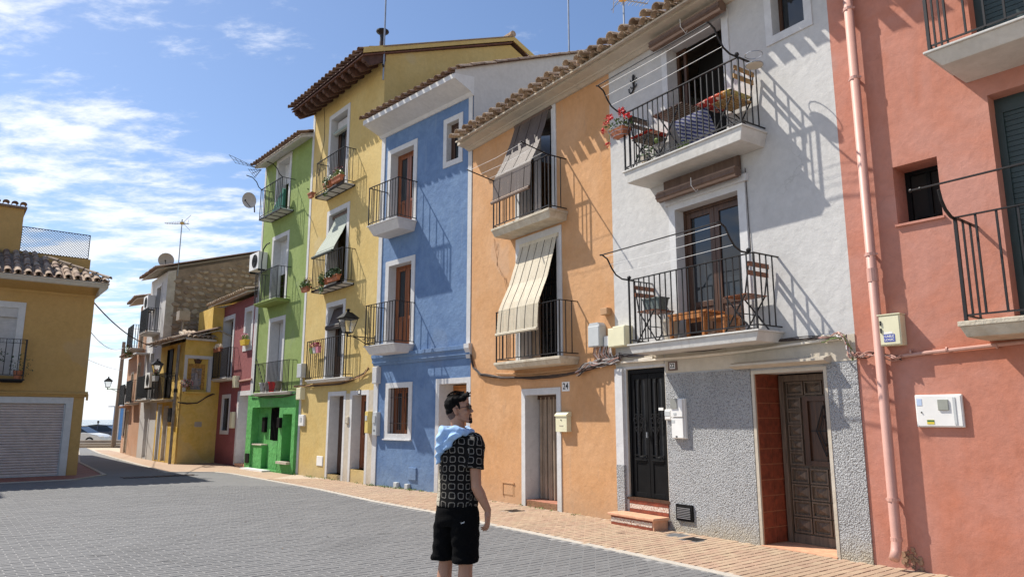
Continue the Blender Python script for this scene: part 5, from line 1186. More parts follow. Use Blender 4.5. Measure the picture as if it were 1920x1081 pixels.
# roofs: small lean-to tiles over the shrine, street eave, and the upper block behind
rt2 = in2(FH, MB().prism([(.18, zS + .12), (-.6, zS + .42), (-.6, zS + .34), (.18, zS + .05)], .3, LH + .05).build('shrine_roof', M['oldplaster'], h2))
for i in range(6):
    for r in range(2): put_tile(TM['tile_old'], rt2, .38 + i * .175, .24 - r * .33, zS + .15 + r * .12, R_(20), jit=.015)
roof(h2, -.1, L2 + .15, zS + .02, .42, R_(17), TM['tile_mix'], 2.3, 2, pitch=.2, jit=.02, chan_out=.03)
ub = MB().box(3.67, 5.6, -3, .40, 3.0, zR - .02); ubo = ub.build('upper_block', M['ochre2'], hR, label='ochre upper storey beyond the dark red wall')
bx = balcony(h2, .95, 2.7, 2.27, .34, 'shallow', rail_h=.95, step=.10, r=.009, inset=.02, m=M['oldslab'])
dd = surround(h2, 'door', O2[0], .0, M['black'], .2); MB().box(1.36, 1.75, -.02, .03, 2.33, 4.14).build('shutter', M['black'], dd); darkback(dd, O2[0], .2)
for h_, mm in ((O2[1], 'black'), (O2[2], 'shutter')):
    dd = surround(h2, 'door', h_, .06, M['trim'] if mm == 'black' else M['oldplaster'], .3, proud=.01); MB().box(h_[0] + .012, h_[1] - .012, -.28, -.1, h_[2], h_[3]).build('door_leaf', M[mm], dd)
t, w, h, dp = meterbox(F2, .62, 1.05, 1.45, 1.95, .12, M['black'], 'mailbox', 'black box on the ochre street wall beside the pipe', 'mailbox')
t = fthing(F2, .34, 0, 0, 'wall_pole', 'tall grey iron pipe standing against the ochre corner, carrying a lantern', 'pole'); MB().tube([(0, .12, 0), (0, .12, 4.2)], .05, 10).build('pipe', plain('grey_paint', (.22, .20, .18), .6, 0, .3), t); MB().tube([(0, .12, 2.5), (0, .12, 2.62)], .07, 10).build('collar', M['iron'], t)

# ============ white tall house and its stone party wall
h3 = house('town_house', 'tall narrow white house with a rubble stone side wall', F3)
L3 = F3.L; z3 = 7.35
mb = MB(); wallgrid(mb, 0, L3, 0, z3, [(.9, 1.7, 5.0, 6.9, .3), (1.1, 1.8, 2.35, 4.2, .3), (1.2, 1.9, .05, 2.0, .3)], .3)
mb.quad((L3, 0, 0), (L3, 0, z3), (L3, -9, z3), (L3, -9, 0)); me = bpy.data.meshes.new('wall'); me.from_pydata(mb.v, [], mb.f); me.materials.append(M['white']); me.update(); obj('wall', me, h3)
def prof3(y): return z3 + min(-y, 3.8) * .30 - max(0, -y - 3.8) * .15
mb = MB(); mb.poly([(0, 0, 0), (0, 0, z3), (0, -.30, prof3(-.30)), (0, -.30, 0)]); me = mb.mesh('plaster_corner', M['oldplaster']); obj('plaster_corner', me, h3)
mb = MB(); mb.poly([(0.012, -.25, 0), (.012, -.25, prof3(-.25)), (.012, -3.8, prof3(-3.8)), (.012, -9, prof3(-9)), (.012, -9, 0)]); me = mb.mesh('stone_wall', plain('stone_mortar', (.29, .215, .15), .95, 0, .3, 3, .6, 20)); sw = obj('stone_wall', me, h3)
rr = random.Random(11); stm = []
for k in range(10):
    mbs = MB(); pts = []; nseg = rr.choice((5, 6, 7))
    for j in range(nseg): a_ = 2 * math.pi * j / nseg + rr.uniform(-.25, .25); r_ = rr.uniform(.75, 1.1); pts.append((math.cos(a_) * r_, math.sin(a_) * r_ * .7))
    n0 = 0; mbs.v = [(0, y, z) for y, z in pts] + [(-.35, y * .72, z * .72) for y, z in pts]
    for j in range(nseg): mbs.f.append((j, (j + 1) % nseg, nseg + (j + 1) % nseg, nseg + j))
    mbs.f.append(tuple(range(nseg, 2 * nseg))); mbs.m = [0] * len(mbs.f)
    stm.append(mbs.mesh('stone', None))
m, tt, bb = mat('field_stone'); oi = N(tt, 'ShaderNodeObjectInfo'); rr_ = ramp(tt, oi.outputs['Random'], [(0, (.36, .27, .19)), (.4, (.46, .36, .26)), (.75, (.26, .19, .14)), (1, (.54, .45, .35))]); tt.links.new(rr_.outputs[0], bb.inputs['Base Color']); bb.inputs['Roughness'].default_value = .95
for me in stm: me.materials.clear(); me.materials.append(m)
cnt = 0; big = MB()
y = -.95; row = 0; z = 4.2
while z < 8.6:
    y = -.38 - (.12 if row % 2 else 0)
    while y > -5.6:
        s = rr.uniform(.11, .19)
        if z + s * .8 < prof3(y) - .1 and cnt < 298:
            o = bpy.data.objects.new('stone', stm[rr.randrange(10)]); C.objects.link(o); o.parent = sw; o.location = (.012, y + rr.uniform(-.05, .05), z + rr.uniform(-.04, .04)); o.scale = (.12, s, s * .9); o.rotation_euler = (rr.uniform(-.4, .4), 0, 0); cnt += 1
        y -= s * 1.9 + rr.uniform(0, .03)
    z += .235; row += 1
roof(h3, .0, L3 + .05, z3 + .05, .40, math.atan(.3), TM['tile_mix'], 7.6, 1, pitch=.21, jit=.012, m=M['concrete'])
dd = surround(h3, 'door', (.9, 1.7, 5.0, 6.9), .1, M['trim'], .3); darkback(dd, (.9, 1.7, 5.0, 6.9), .3)
dd = surround(h3, 'door', (1.1, 1.8, 2.35, 4.2), .1, M['trim'], .3); darkback(dd, (1.1, 1.8, 2.35, 4.2), .3); dd = surround(h3, 'door', (1.2, 1.9, .05, 2.0), .1, M['trim'], .3); MB().box(1.22, 1.88, -.28, -.25, .05, 2).build('door_leaf', M['shutter'], dd)
balcony(h3, .6, 2.0, 4.98, .5, 'shallow', rail_h=.95, step=.1, r=.009, inset=.02); balcony(h3, .5, 2.5, 2.32, .3, 'shallow', rail_h=.95, step=.1, r=.01, inset=.02)
MB().box(2.1, 2.8, 0, .5, 4.2, 4.25).build('ledge', M['trim'], h3)
# ============ faded orange house at the corner by the beach
h4 = house('town_house', 'faded orange house last in the row towards the beach', F4)
L4 = 5.4; z4 = 5.1
mb = MB(); wallgrid(mb, 0, 2.6, 0, 6.6, [(1.0, 1.8, 4.6, 6.2, .3), (1.0, 1.8, 2.3, 3.9, .3)], .3); wallgrid(mb, 2.6, L4, 0, 4.4, [(3.0, 3.7, 2.2, 3.6, .3), (3.4, 4.2, .05, 1.9, .3)], .3)
mb.quad((L4, 0, 0), (L4, 0, 4.4), (L4, -6, 4.4), (L4, -6, 0)); mb.quad((2.6, 0, 4.4), (2.6, 0, 6.6), (2.6, -6, 6.6), (2.6, -6, 4.4)); mb.quad((0, 0, 5), (0, 0, 6.6), (0, -6, 6.6), (0, -6, 5))
me = bpy.data.meshes.new('wall'); me.from_pydata(mb.v, [], mb.f); me.materials.append(M['orange2']); me.update(); obj('wall', me, h4)
roof(h4, -.0, 2.7, 6.62, .5, R_(14), TM['tile_mix'], 6, 1, pitch=.21, jit=.012); roof(h4, 2.6, L4 + .1, 4.42, .3, R_(14), TM['tile_mix'], 6, 1, pitch=.21, jit=.012)
for h_ in ((1.0, 1.8, 4.6, 6.2), (1.0, 1.8, 2.3, 3.9), (3.0, 3.7, 2.2, 3.6), (3.4, 4.2, .05, 1.9)):
    dd = surround(h4, 'window', h_, .08, M['oldplaster'], .3); darkback(dd, h_, .28)
balcony(h4, .5, 2.2, 4.55, .5, 'shallow', rail_h=1.0, step=.1, r=.012, inset=.02); balcony(h4, .6, 2.3, 2.25, .35, 'shallow', rail_h=.95, step=.1, r=.010, inset=.02); balcony(h4, 2.9, 4.6, 2.15, .35, 'shallow', rail_h=.95, step=.1, r=.012, inset=.02, m=M['orange2'])
MB().prism([(0, .8), (.0, 2.1), (.04, 2.1), (.04, .8)], 4.5, 5.1).build('blind', M['wood_dark'], h4)

# ============ the ochre building on the left
hL = house('town_house', 'ochre building on the left with a garage door and a tiled eave', FL)
LL = 10.0; GA = (.43, 3.4, .0, 2.0, .12); LWN = (1.81, 2.9, 2.72, 4.60, .15)
DL = 16.5
mb = MB(); wallgrid(mb, 0, LL, 0, 5.07, [GA, LWN], .15)
mb.quad((0, 0, 0), (0, 0, 5.07), (0, -DL, 5.07), (0, -DL, 0)); mb.quad((LL, 0, 0), (LL, 0, 5.07), (LL, -DL, 5.07), (LL, -DL, 0)); mb.quad((0, -DL, 0), (LL, -DL, 0), (LL, -DL, 5.07), (0, -DL, 5.07))
me = bpy.data.meshes.new('wall'); me.from_pydata(mb.v, [], mb.f); me.materials.append(M['ochre']); me.update(); obj('wall', me, hL)
gd = surround(hL, 'garage', GA, .16, M['trim'], .12, liner=True, proud=.02); mb = MB(); z = .02
while z < 1.93: mb.prism([(-.10, z), (-.055, z + .012), (-.05, z + .04), (-.065, z + .060), (-.10, z + .068)], .44, 3.39); z += .072
mb.box(.44, 3.39, -.115, -.10, 0, 1.99); mb.build('rolling_door', plain('rolling_door_paint', (.56, .47, .43), .6, 0, .10), gd)
MB().box(.44, .475, -.10, -.035, 0, 1.985).build('guide_rail', M['steel'], gd); MB().box(.475, 3.39, -.10, -.05, .0, .035).build('bottom_rail', M['steel'], gd); MB().box(1.88, 1.98, -.06, -.03, .22, .25).build('handle', M['iron'], gd)
MB().prism([(0, 2.17), (.05, 2.17), (.07, 2.20), (.07, 2.30), (.03, 2.33), (0, 2.33)], -.07, LL).build('string_course', M['ochre'], hL)
MB().tube([(-.06, .10, 2.26), (LL, .10, 2.30)], .028, 8).build('pipe', M['ochre'], hL); MB().tube([(-.05, .10, 2.26), (-.05, .10, 2.08)], .03, 8).build('pipe', M['ochre'], hL)
dd = surround(hL, 'window', LWN, .155, M['trim'], .15); MB().box(1.82, 2.9, -.14, -.02, 4.33, 4.59).build('shutter_box', M['shutter'], dd); roller_shutter(dd, (1.81, 2.9, 2.72, 4.34), M['shutter'], .15, 2.72, .045)
bL = balcony(hL, 1.52, 3.6, 2.62, .42, 'shallow', rail_h=1.08, step=.15, r=.009, inset=.04, m=M['iron'], base=.10)
mb = MB(); mb.box(1.56, 3.56, .372, .388, 3.58, 3.592)
for i in range(12):
    cx = 1.66 + i * .15; pts = [(cx + .03 * math.cos(a_), .38, 3.635 + .03 * math.sin(a_)) for a_ in [k * .7 for k in range(9)]]; mb.tube(pts, .005, 4)
mb.build('scrollwork', M['iron'], bL)
MB().prism([(0, 5.05), (.03, 5.05), (.05, 5.12), (.50, 5.24), (.58, 5.27), (.58, 5.33), (0, 5.36)], 0, LL).build('soffit', M['ochre'], hL)
MB().prism([(.56, 5.275), (.66, 5.275), (.68, 5.31), (.68, 5.385), (.56, 5.385)], -.22, LL).build('gutter', M['cream'], hL)
MB().prismy([(0, 5.05), (-.03, 5.05), (-.05, 5.12), (-.18, 5.22), (-.22, 5.28), (-.22, 5.37), (0, 5.37)], -DL, .66).build('cornice', M['cream'], hL)
# hipped tile roof against the parapet
sl = R_(25); tl = math.tan(sl); ze = 5.42; ovL = .70; ovS = .24
mb = MB(); e = 2.0
A0 = (-ovS, ovL, ze); A1 = (LL, ovL, ze); B0 = (-ovS + e, ovL - e, ze + e * tl); B1 = (LL, ovL - e, ze + e * tl); A2 = (-ovS, -DL, ze); B2 = (-ovS + e, -DL, ze + e * tl)
mb.poly([A0, A1, B1, B0]); mb.poly([A0, B0, B2, A2]); mb.poly([(-ovS, ovL, ze - .04), (LL, ovL, ze - .04), (LL, .0, ze - .04), (0, 0, ze - .04), (0, -DL, ze - .04), (-ovS, -DL, ze - .04)])
mb.poly([A0, A1, (LL, ovL, ze - .04), (-ovS, ovL, ze - .04)]); mb.poly([A0, (-ovS, ovL, ze - .04), (-ovS, -DL, ze - .04), A2])
rL = mb.build('roof', M['oldplaster'], hL); pitch = .235
for i in range(22):
    x = -ovS + .10 + i * pitch
    for r in range(6):
        y = ovL + .04 - r * .34
        if (x + ovS) < r * .34 - .02: break
        zz_ = ze + (ovL - y) * tl
        put_tile(TM['tile_mix'], rL, x, y + .02, zz_ + .07, sl, jit=.008)
        if r < 6: put_tile(TM['tile_mix'], rL, x + pitch / 2, y, zz_ + .09, sl, True, jit=.006)
for r in range(5):
    y = ovL - r * .30; x = -ovS + r * .30; put_tile(TM['tile_old'], rL, x, y, ze + r * .30 * tl + .14, math.atan(tl / 1.414), yaw=R_(45), jit=.006, name='hip_tile')
for i in range(30): put_tile(TM['tile_mix'], rL, -ovS - .02, ovL - .35 - i * .21, ze + .06, sl, yaw=R_(90), jit=.008)
MB().box(.04, LL, -6, -1.30, 5.4, 6.44).build('parapet', M['ochre'], hL)
MB().box(1.90, LL, -5, -1.20, 5.4, 7.70).build('stair_tower', M['ochre'], hL, label='taller ochre block at the left behind the tiled eave')
MB().box(6.0, LL, -6, -.9, 5.4, 10.3).build('upper_storey', M['ochre'], hL)
rt = MB().box(1.84, LL, -5.1, -1.1, 7.70, 7.76).build('tower_roof', M['tile_mix'], hL)
for i in range(8): put_tile(TM['tile_mix'], rt, 1.95 + i * .21, -1.02, 7.80, R_(6), jit=.01)
lt = fthing(FL, 0, 0, 0, 'lattice_screen', 'diagonal lattice screen along the roof parapet of the ochre building', 'lattice screen')
mb = MB(); x0, x1, z0, z1 = .10, 1.90, 6.45, 7.22; y = -1.36
mb.box(x0, x1, y - .015, y + .015, z0, z0 + .02); mb.box(x0, x1, y - .015, y + .015, z1 - .02, z1); mb.box(x0, x0 + .02, y - .015, y + .015, z0, z1); mb.box(x1 - .02, x1, y - .015, y + .015, z0, z1); mb.build('frame', M['iron'], lt)
mb = MB(); st_ = .078; hh = z1 - z0; n_ = int((x1 - x0 + hh) / st_)
for i in range(n_):
    for sg in (1, -1):
        xa = x0 - (hh if sg == 1 else 0) + i * st_; xb = xa + sg * hh + (0 if sg == 1 else 0)
        if sg == -1: xa = x0 + i * st_; xb = xa - hh
        za_, zb_ = z0, z1
        lo, hi = (xa, xb) if sg == 1 else (xb, xa)
        # clip to the frame
        def zc_at(x): return z0 + (x - xa) / (xb - xa) * hh
        a_ = max(lo, x0); b_ = min(hi, x1)
        if b_ - a_ < .02: continue
        mb.tube([(a_, y + .004 * sg, zc_at(a_)), (b_, y + .004 * sg, zc_at(b_))], .0075, 4)
mb.build('lattice', M['iron'], lt)
# ================================================================ street furniture, roof gear, balcony things
def lantern(F, s, d, z, dl, label, scale=1.0, arm=.6, group='wall lanterns along the street', proto=None):
    """origin at the wall; lantern hangs at y=arm"""
    t = fthing(F, s, d, z, 'wall_lantern', label, 'street lamp', group); k = scale
    mb = MB(); mb.box(-.03, .03, 0, .025, -.16, .14); mb.tube([(0, .02, .08), (0, arm, .08)], .013, 6); mb.tube([(0, .02, -.12), (0, arm * .35, -.08), (0, arm * .62, .03), (0, arm * .8, .07)], .011, 6)
    for (cy, cz, rr_, ph) in ((.10, .0, .05, 0), (.22, .015, .04, 1), (.33, .03, .028, 2)): mb.tube([(0, cy + rr_ * math.cos(a + ph) * (1 - a / 12), cz + rr_ * math.sin(a + ph) * (1 - a / 12)) for a in [i * .6 for i in range(10)]], .008, 5)
    mb.ball((0, arm, .08), .03, 8); mb.build('bracket', M['iron'], t)
    lz = .16; mb = MB(); b0, b1, hh = .10 * k, .19 * k, .36 * k
    for sx in (-1, 1):
        for sy in (-1, 1): mb.tube([(sx * b0, arm + sy * b0, lz), (sx * b1, arm + sy * b1, lz + hh)], .009, 4)
    for zz_, w_ in ((lz, b0), (lz + hh, b1)):
        for sx in (-1, 1): mb.box(sx * w_ - .010, sx * w_ + .010, arm - w_ - .01, arm + w_ + .01, zz_ - .012, zz_ + .012); mb.box(-w_, w_, arm + sx * w_ - .010, arm + sx * w_ + .010, zz_ - .0125, zz_ + .0115)
    mb.tube([(0, arm, .08), (0, arm, lz)], .02, 6); mb.build('lamp_frame', M['iron'], t)
    mb = MB(); w_ = b1 + .035; n0 = len(mb.v); q = .075 * k; zt = lz + hh
    mb.v += [(-w_, arm - w_, zt + .012), (w_, arm - w_, zt + .012), (w_, arm + w_, zt + .012), (-w_, arm + w_, zt + .012), (-q, arm - q, zt + .17 * k), (q, arm - q, zt + .17 * k), (q, arm + q, zt + .17 * k), (-q, arm + q, zt + .17 * k)]
    for f in ((0, 3, 2, 1), (4, 5, 6, 7), (0, 1, 5, 4), (1, 2, 6, 5), (2, 3, 7, 6), (3, 0, 4, 7)): mb.f.append(f); mb.m.append(0)
    mb.lathe([(.05 * k, zt + .17 * k), (.03 * k, zt + .22 * k), (.06 * k, zt + .24 * k), (.055 * k, zt + .255 * k), (.01, zt + .27 * k)], 0, arm, 10); mb.build('lamp_hood', M['black'], t)
    gm = bpy.data.materials.get('lamp_glass')
    if not gm:
        gm, tt, bb = mat('lamp_glass'); bb.inputs['Base Color'].default_value = (.85, .85, .82, 1); bb.inputs['Roughness'].default_value = .15; bb.inputs['Transmission Weight'].default_value = .9; bb.inputs['IOR'].default_value = 1.05
    mb = MB(); c0, c1 = b0 - .004, b1 - .004; za_, zb_ = lz + .012, lz + hh - .012
    cs = [(-1, -1), (1, -1), (1, 1), (-1, 1)]
    for i in range(4):
        (x0, y0), (x1, y1) = cs[i], cs[(i + 1) % 4]; mb.poly([(x0 * c0, arm + y0 * c0, za_), (x1 * c0, arm + y1 * c0, za_), (x1 * c1, arm + y1 * c1, zb_), (x0 * c1, arm + y0 * c1, zb_)])
    mb.build('glass_panes', gm, t); return t
dd_, zz_ = FY.at_s(651, 631, .02); 
lantern(FY, .02, 0, zz_ - .06, 0, 'black iron lantern on a scrolled bracket between the yellow and the blue house', .92, arm=max(.5, dd_))
dd_, zz_ = F2.at_s(293, 703, .34); lantern(F2, .34, .15, zz_ - .08, 0, 'black lantern on the grey pipe at the old ochre house corner', .8, arm=max(.5, dd_ - .15))
dd_, zz_ = F4.at_s(212, 729, 5.3); print('lamp3', dd_, zz_); lantern(F4, 5.3, 0, zz_ - .08, 0, 'farthest lantern, seen against the sky beside the wooden post', .8, arm=.78)
# posts, wall and beach at the end of the side street
t = thing('wooden_post', 'tall plain wooden utility post at the end of the side street', 'post', (-22.4, 41.46, -.02)); MB().tube([(0, 0, 0), (.05, 0, 5.95)], .13, 10, .09).build('pole', wood('grey_post_wood', (.26, .20, .15), (.15, .11, .08), .9), t)
bw = thing('low_wall', 'low stepped stone wall across the end of the side street', 'wall', (-23.2, 42.2, -.02), R_(6))
mb = MB().box(-2.2, 1.9, .5, .95, 0, .38); mb.build('upper_course', M['concrete'], bw); MB().box(-5, .9, -.1, .48, 0, .22).build('lower_course', M['concrete'], bw); MB().box(-6, 2.4, -.9, -.5, 0, .12).build('kerb', M['concrete'], bw); MB().box(-6, -2.22, .5, 1.1, 0, .30).build('upper_course', M['concrete'], bw)
flat('beach_road', [(-60, 43.6), (40, 43.6), (40, 47.9), (-60, 47.9)], -.018, plain('pale_asphalt', (.36, .35, .33), .9)) 
hut = thing('beach_hut', 'blue and white striped beach hut', 'hut', (-26.45, 50.5, -.42), R_(-8)); nb_ = 9
for i in range(nb_):
    MB().box(-1.1 + i * .245, -1.1 + i * .245 + .238, -.02, 0, 0, 2.85).build('board', plain('hut_blue', (.10, .28, .62), .7) if i == 0 else (bpy.data.materials['hut_blue'] if i % 2 == 0 else M['trim']), hut)
MB().box(-1.1, 1.1, 0, 1.8, 0, 2.83).build('body', M['trim'], hut); MB().prism([(-.3, 2.80), (-.3, 2.86), (2.1, 3.05), (2.1, 2.99)], -1.35, 1.3).build('roof', M['steel'], hut)
def car(loc, rot, col, label, L=4.3):
    t = thing('parked_car', label, 'car', loc, rot, 'cars parked by the beach'); W = .88
    paint = plain('car_paint_' + ('white' if col[0] > .3 else 'dark'), col, .25, 0, .02)
    low = [(-L / 2, .35), (-L / 2 + .05, .75), (-L / 2 + .35, .92), (-.9, .98), (.95, .95), (L / 2 - .35, .80), (L / 2 - .02, .62), (L / 2, .35), (L / 2 - .2, .22), (-L / 2 + .2, .22)]
    MB().prismy(low, -W, W).build('body', paint, t, bevel=.06)
    cab = [(-1.75, .93), (-1.25, 1.38), (-.5, 1.47), (.25, 1.43), (1.15, .93)]
    mb = MB(); n0 = 0; k = len(cab)
    mb.v = [(x, -W + .06, z) if z < 1 else (x, -W + .22, z) for x, z in cab] + [(x, W - .06, z) if z < 1 else (x, W - .22, z) for x, z in cab]
    for i in range(k): j = (i + 1) % k; mb.f.append((i, j, k + j, k + i))
    mb.f += [tuple(reversed(range(k))), tuple(range(k, 2 * k))]; mb.m = [0] * len(mb.f); mb.build('cabin', M['glass'], t, bevel=.03)
    MB().prismy([(-1.30, 1.37), (-.5, 1.46), (.25, 1.42), (.32, 1.44), (-.5, 1.505), (-1.3, 1.41)], -W + .2, W - .2).build('roof', paint, t)
    for x in (-.35,): 
        for sy in (-1, 1): MB().poly([(x - .04, sy * (W - .05), .93), (x + .04, sy * (W - .05), .93), (x + .04, sy * (W - .2), 1.46), (x - .04, sy * (W - .2), 1.46)]).build('pillar', paint, t)
    for x in (-1.32, 1.32):
        for sy in (-1, 1):
            mb = MB(); mb.tube([(x, sy * (W - .19), .32), (x, sy * (W + .01), .32)], .32, 18); w_ = mb.build('wheel', M['black'], t); MB().tube([(x, sy * (W + .012), .32), (x, sy * (W + .02), .32)], .2, 12).build('rim', M['steel'], w_)
    for sy in (-.6, .6): MB().box(L / 2 - .12, L / 2 - .0, sy - .16, sy + .16, .60, .70).build('headlight', M['plastic_white'], t, bevel=.02)
    return t
car((-32.7, 55.5, -.38), R_(2), (.62, .62, .60), 'white parked car in front, nearer the low wall'); car((-33.4, 60.5, -.36), R_(4), (.05, .06, .09), 'dark blue parked car behind the white one')
bush = thing('beach_bush', 'low green bush on the sand beside the beach hut', 'bush', (-30.0, 66, -.4)); leaves(500, (0, 0, .5), (2.4, 1.2, .9), .16, seed=4).build('foliage', M['leaf'], bush)
# wires across the side street
def wire(a, b_, sag, r, m, label, n=14):
    a, b_ = Vector(a), Vector(b_); pts = [tuple(a.lerp(b_, i / n) - Vector((0, 0, 4 * sag * (i / n) * (1 - i / n)))) for i in range(n + 1)]
    return tag(MB().tube(pts, r, 4).build('overhead_wire', m), label, 'wire', 'overhead wires')
wl = FL.w(-.02, -.5, 5.0); wire(FL.w(-.02, -.2, 4.95), F2.w(3.4, .1, 4.35), .25, .018, M['cable_dark'], 'thick dark overhead wire from the ochre building to the row')
wire(FL.w(-.02, -3, 4.9), (-22.35, 41.46, 5.6), .5, .012, M['cable_grey'], 'thin overhead wire from the ochre building to the wooden post'); wire(FL.w(-.02, -9, 4.6), (-22.35, 41.46, 4.3), .2, .010, M['cable_grey'], 'lowest thin overhead wire near the wooden post')
# ---- roof gear
def mast_antenna(base, h, label, yagi=True, rot=0, boom=.9, lean=0, zoff=0, cols='steel', name='tv_antenna'):
    t = thing(name, label, 'antenna', base, rot); MB().tube([(0, 0, 0), (lean, 0, h)], .022, 6).build('mast', M[cols], t)
    if yagi:
        mb = MB(); z = h - .15 + zoff; mb.tube([(-boom * .8, 0, z), (boom * .35, 0, z - .05)], .014, 5)
        for i in range(9): x = -boom * .75 + i * boom * .11; w_ = .12 + i * .018; mb.tube([(x, -w_, z), (x, w_, z)], .007, 4)
        for sg in (-1, 1): mb.tube([(boom * .3, 0, z), (boom * .15, sg * .25, z + sg * .2)], .009, 4); mb.tube([(boom * .05, 0, z), (boom * .4, 0, z + sg * .32)], .009, 4)
        mb.build('yagi', M[cols], t); MB().box(-.05, .08, -.05, .05, z - .06, z + .03).build('dipole_box', M['gold'], t)
    return t
d_, z_ = FY.at_s(718, 150, -.06); print('mast', d_, z_)
t = mast_antenna(tuple(FY.w(-.07, d_, z_)), 4.1, 'tall antenna mast on the gable of the yellow house', rot=R_(178), boom=1.2, lean=0); MB().box(-.02, .02, -.02, .1, .35, .40).build('clamp', M['iron'], t)
d_, z_ = FY.at_s(718, 88, 1.0); t = fthing(FY, 1.0, -1.5, 11.3, 'chimney_pipe', 'small flue pipe with a round cap on the yellow house roof', 'chimney')
ph = FY.px(717, 60, -1.5)[1] - 11.3; sx_ = FY.px(717, 70, -1.5)[0]; t.location = FY.w(sx_, -1.5, 11.3)
MB().lathe([(.085, 0), (.085, ph - .35)], 0, 0, 10).build('pipe', M['rust'], t); MB().lathe([(.07, ph - .35), (.08, ph - .12), (.2, ph - .02), (.2, ph + .02), (.05, ph + .04)], 0, 0, 12).build('cap', M['iron'], t)
d_, z_ = FB.at_s(1067, 94, .3); t = mast_antenna(tuple(FB.w(.3, d_, z_ - .4)), 4.5, 'plain thin pole standing up behind the blue house roof', yagi=False, name='roof_pole')
s_, z_ = FO.px(1170, 40, -1.5); t = mast_antenna(tuple(FO.w(s_, -1.5, z_ - .5)), 1.15, 'antenna just showing above the eave between the orange and white house', rot=R_(200), boom=.7)
s_, z_ = F3.px(318, 508, -.3); t = mast_antenna(tuple(FG.w(0, 0, 0)) if False else tuple(F3.w(.0, -.35, 7.2)), 2.35, 'antenna mast above the stone gable wall', rot=R_(-5), boom=.9, lean=.0)
def dish(loc, yaw, r, label, tilt=20, arm=True):
    t = thing('satellite_dish', label, 'satellite dish', loc, yaw, 'satellite dishes'); mb = MB(); k = 18
    prof = [(r * i / 5, .10 * r * (i / 5) ** 2 * 3) for i in range(6)]
    n0 = 0
    for side in (0, .012):
        for rr_, zz in prof:
            for j in range(k): a = 2 * math.pi * j / k; mb.v.append((rr_ * math.cos(a), zz + side, rr_ * math.sin(a)))
    N_ = len(prof)
    for sdi in range(2):
        o = sdi * N_ * k
        for i in range(N_ - 1):
            for j in range(k): j2 = (j + 1) % k; mb.f.append((o + i * k + j, o + i * k + j2, o + (i + 1) * k + j2, o + (i + 1) * k + j)); mb.m.append(0)
    o_ = mb.build('reflector', plain('dish_grey', (.48, .45, .42), .5) if 'dish_grey' not in bpy.data.materials else bpy.data.materials['dish_grey'], t, smooth=True); o_.rotation_euler = (R_(-tilt), 0, 0)
    mb = MB(); mb.tube([(0, 0, -r * .9), (0, r * 1.1, -r * .35)], .012, 5); mb.ball((0, r * 1.1, -r * .33), .035, 6); mb.tube([(0, -.05, 0), (0, -.2, -.05), (0, -.25, -.35)], .02, 6); mb.build('feed_arm', M['iron'], t)
    return t
P1 = FG.w(2.93, .75, 8.55); s_, z_ = FG.px(470, 375, .75); dish(tuple(FG.w(s_, .75, z_)), R_(165), .26, 'grey satellite dish bolted to the top balcony of the green house')
s_, z_ = F3.px(312, 487, .0); dish(tuple(F3.w(s_, .0, z_)), R_(200), .30, 'weathered satellite dish on the corner of the white house with the stone wall')
MB().tube([tuple(F3.w(.3, .02, 7.3)), tuple(F3.w(s_, -.15, z_ - .35))], .02, 5).build('x', M['iron']) if False else None
# yagi aerials beside the green eave
for (xa, ya, xb, yb, lab, d0) in ((436, 298, 482, 315, 'upper aerial sticking out beside the green house eave', .5), (472, 325, 490, 318, 'lower small aerial beside the green house eave', .4)):
    sa, za_ = FG.px(xa, ya, d0); sb_, zb_ = FG.px(xb, yb, d0); t = fthing(FG, sb_, d0, zb_, 'tv_aerial', lab, 'antenna'); mb = MB()
    for k in (-1, 0, 1): mb.tube([(0, 0, .0), (sa - sb_, .1 * k, za_ - zb_ + .12 * k)], .010, 4)
    for i in range(5): f = (i + 1) / 5; mb.tube([((sa - sb_) * f, -.14 * f, (za_ - zb_) * f - .14 * f), ((sa - sb_) * f, .14 * f, (za_ - zb_) * f + .14 * f)], .007, 4)
    mb.build('elements', M['iron'], t)
def acunit(F, s, d, z, label, w=.80, h=.58, dp=.30):
    t = fthing(F, s, d, z, 'air_conditioner', label, 'air conditioner', 'air conditioners'); MB().box(-w / 2, w / 2, 0, dp, 0, h).build('casing', M['plastic_white'], t, bevel=.01)
    mb = MB()
    for k in range(6): r_ = .03 + k * .038; mb.tube([(-.08 + r_ * math.cos(a), dp + .012, h / 2 + r_ * math.sin(a)) for a in [2 * math.pi * j / 18 for j in range(19)]], .006, 4)
    mb.build('fan_grille', M['iron'], t); MB().tube([(-.08, dp - .0, h / 2), (-.08, dp + .006, h / 2)], .22, 18).build('fan_opening', M['dark'], t); MB().box(-w / 2, -w / 2 + .03, .05, dp, -.06, 0).box(w / 2 - .05, w / 2 - .02, 0, dp, -.06, 0).build('bracket', M['iron'], t); return t
acunit(FG, 3.42, .02, 6.42, 'white air conditioner on the left edge of the green house'); acunit(F3, .35, .05, 2.75, 'white air conditioner beside the black balcony of the ochre house'); acunit(F3, 2.0, .05, 6.0, 'white air conditioner high on the narrow white house'); 
t = fthing(FH, .9, -1.6, 4.4, 'vent_chimney', 'small grey chimney pot on a post above the shrine roof', 'chimney'); MB().tube([(0, 0, 0), (0, 0, .85)], .04, 6).build('post', M['steel'], t); MB().box(-.2, .2, -.15, .15, .85, 1.2).build('pot', M['concrete'], t)
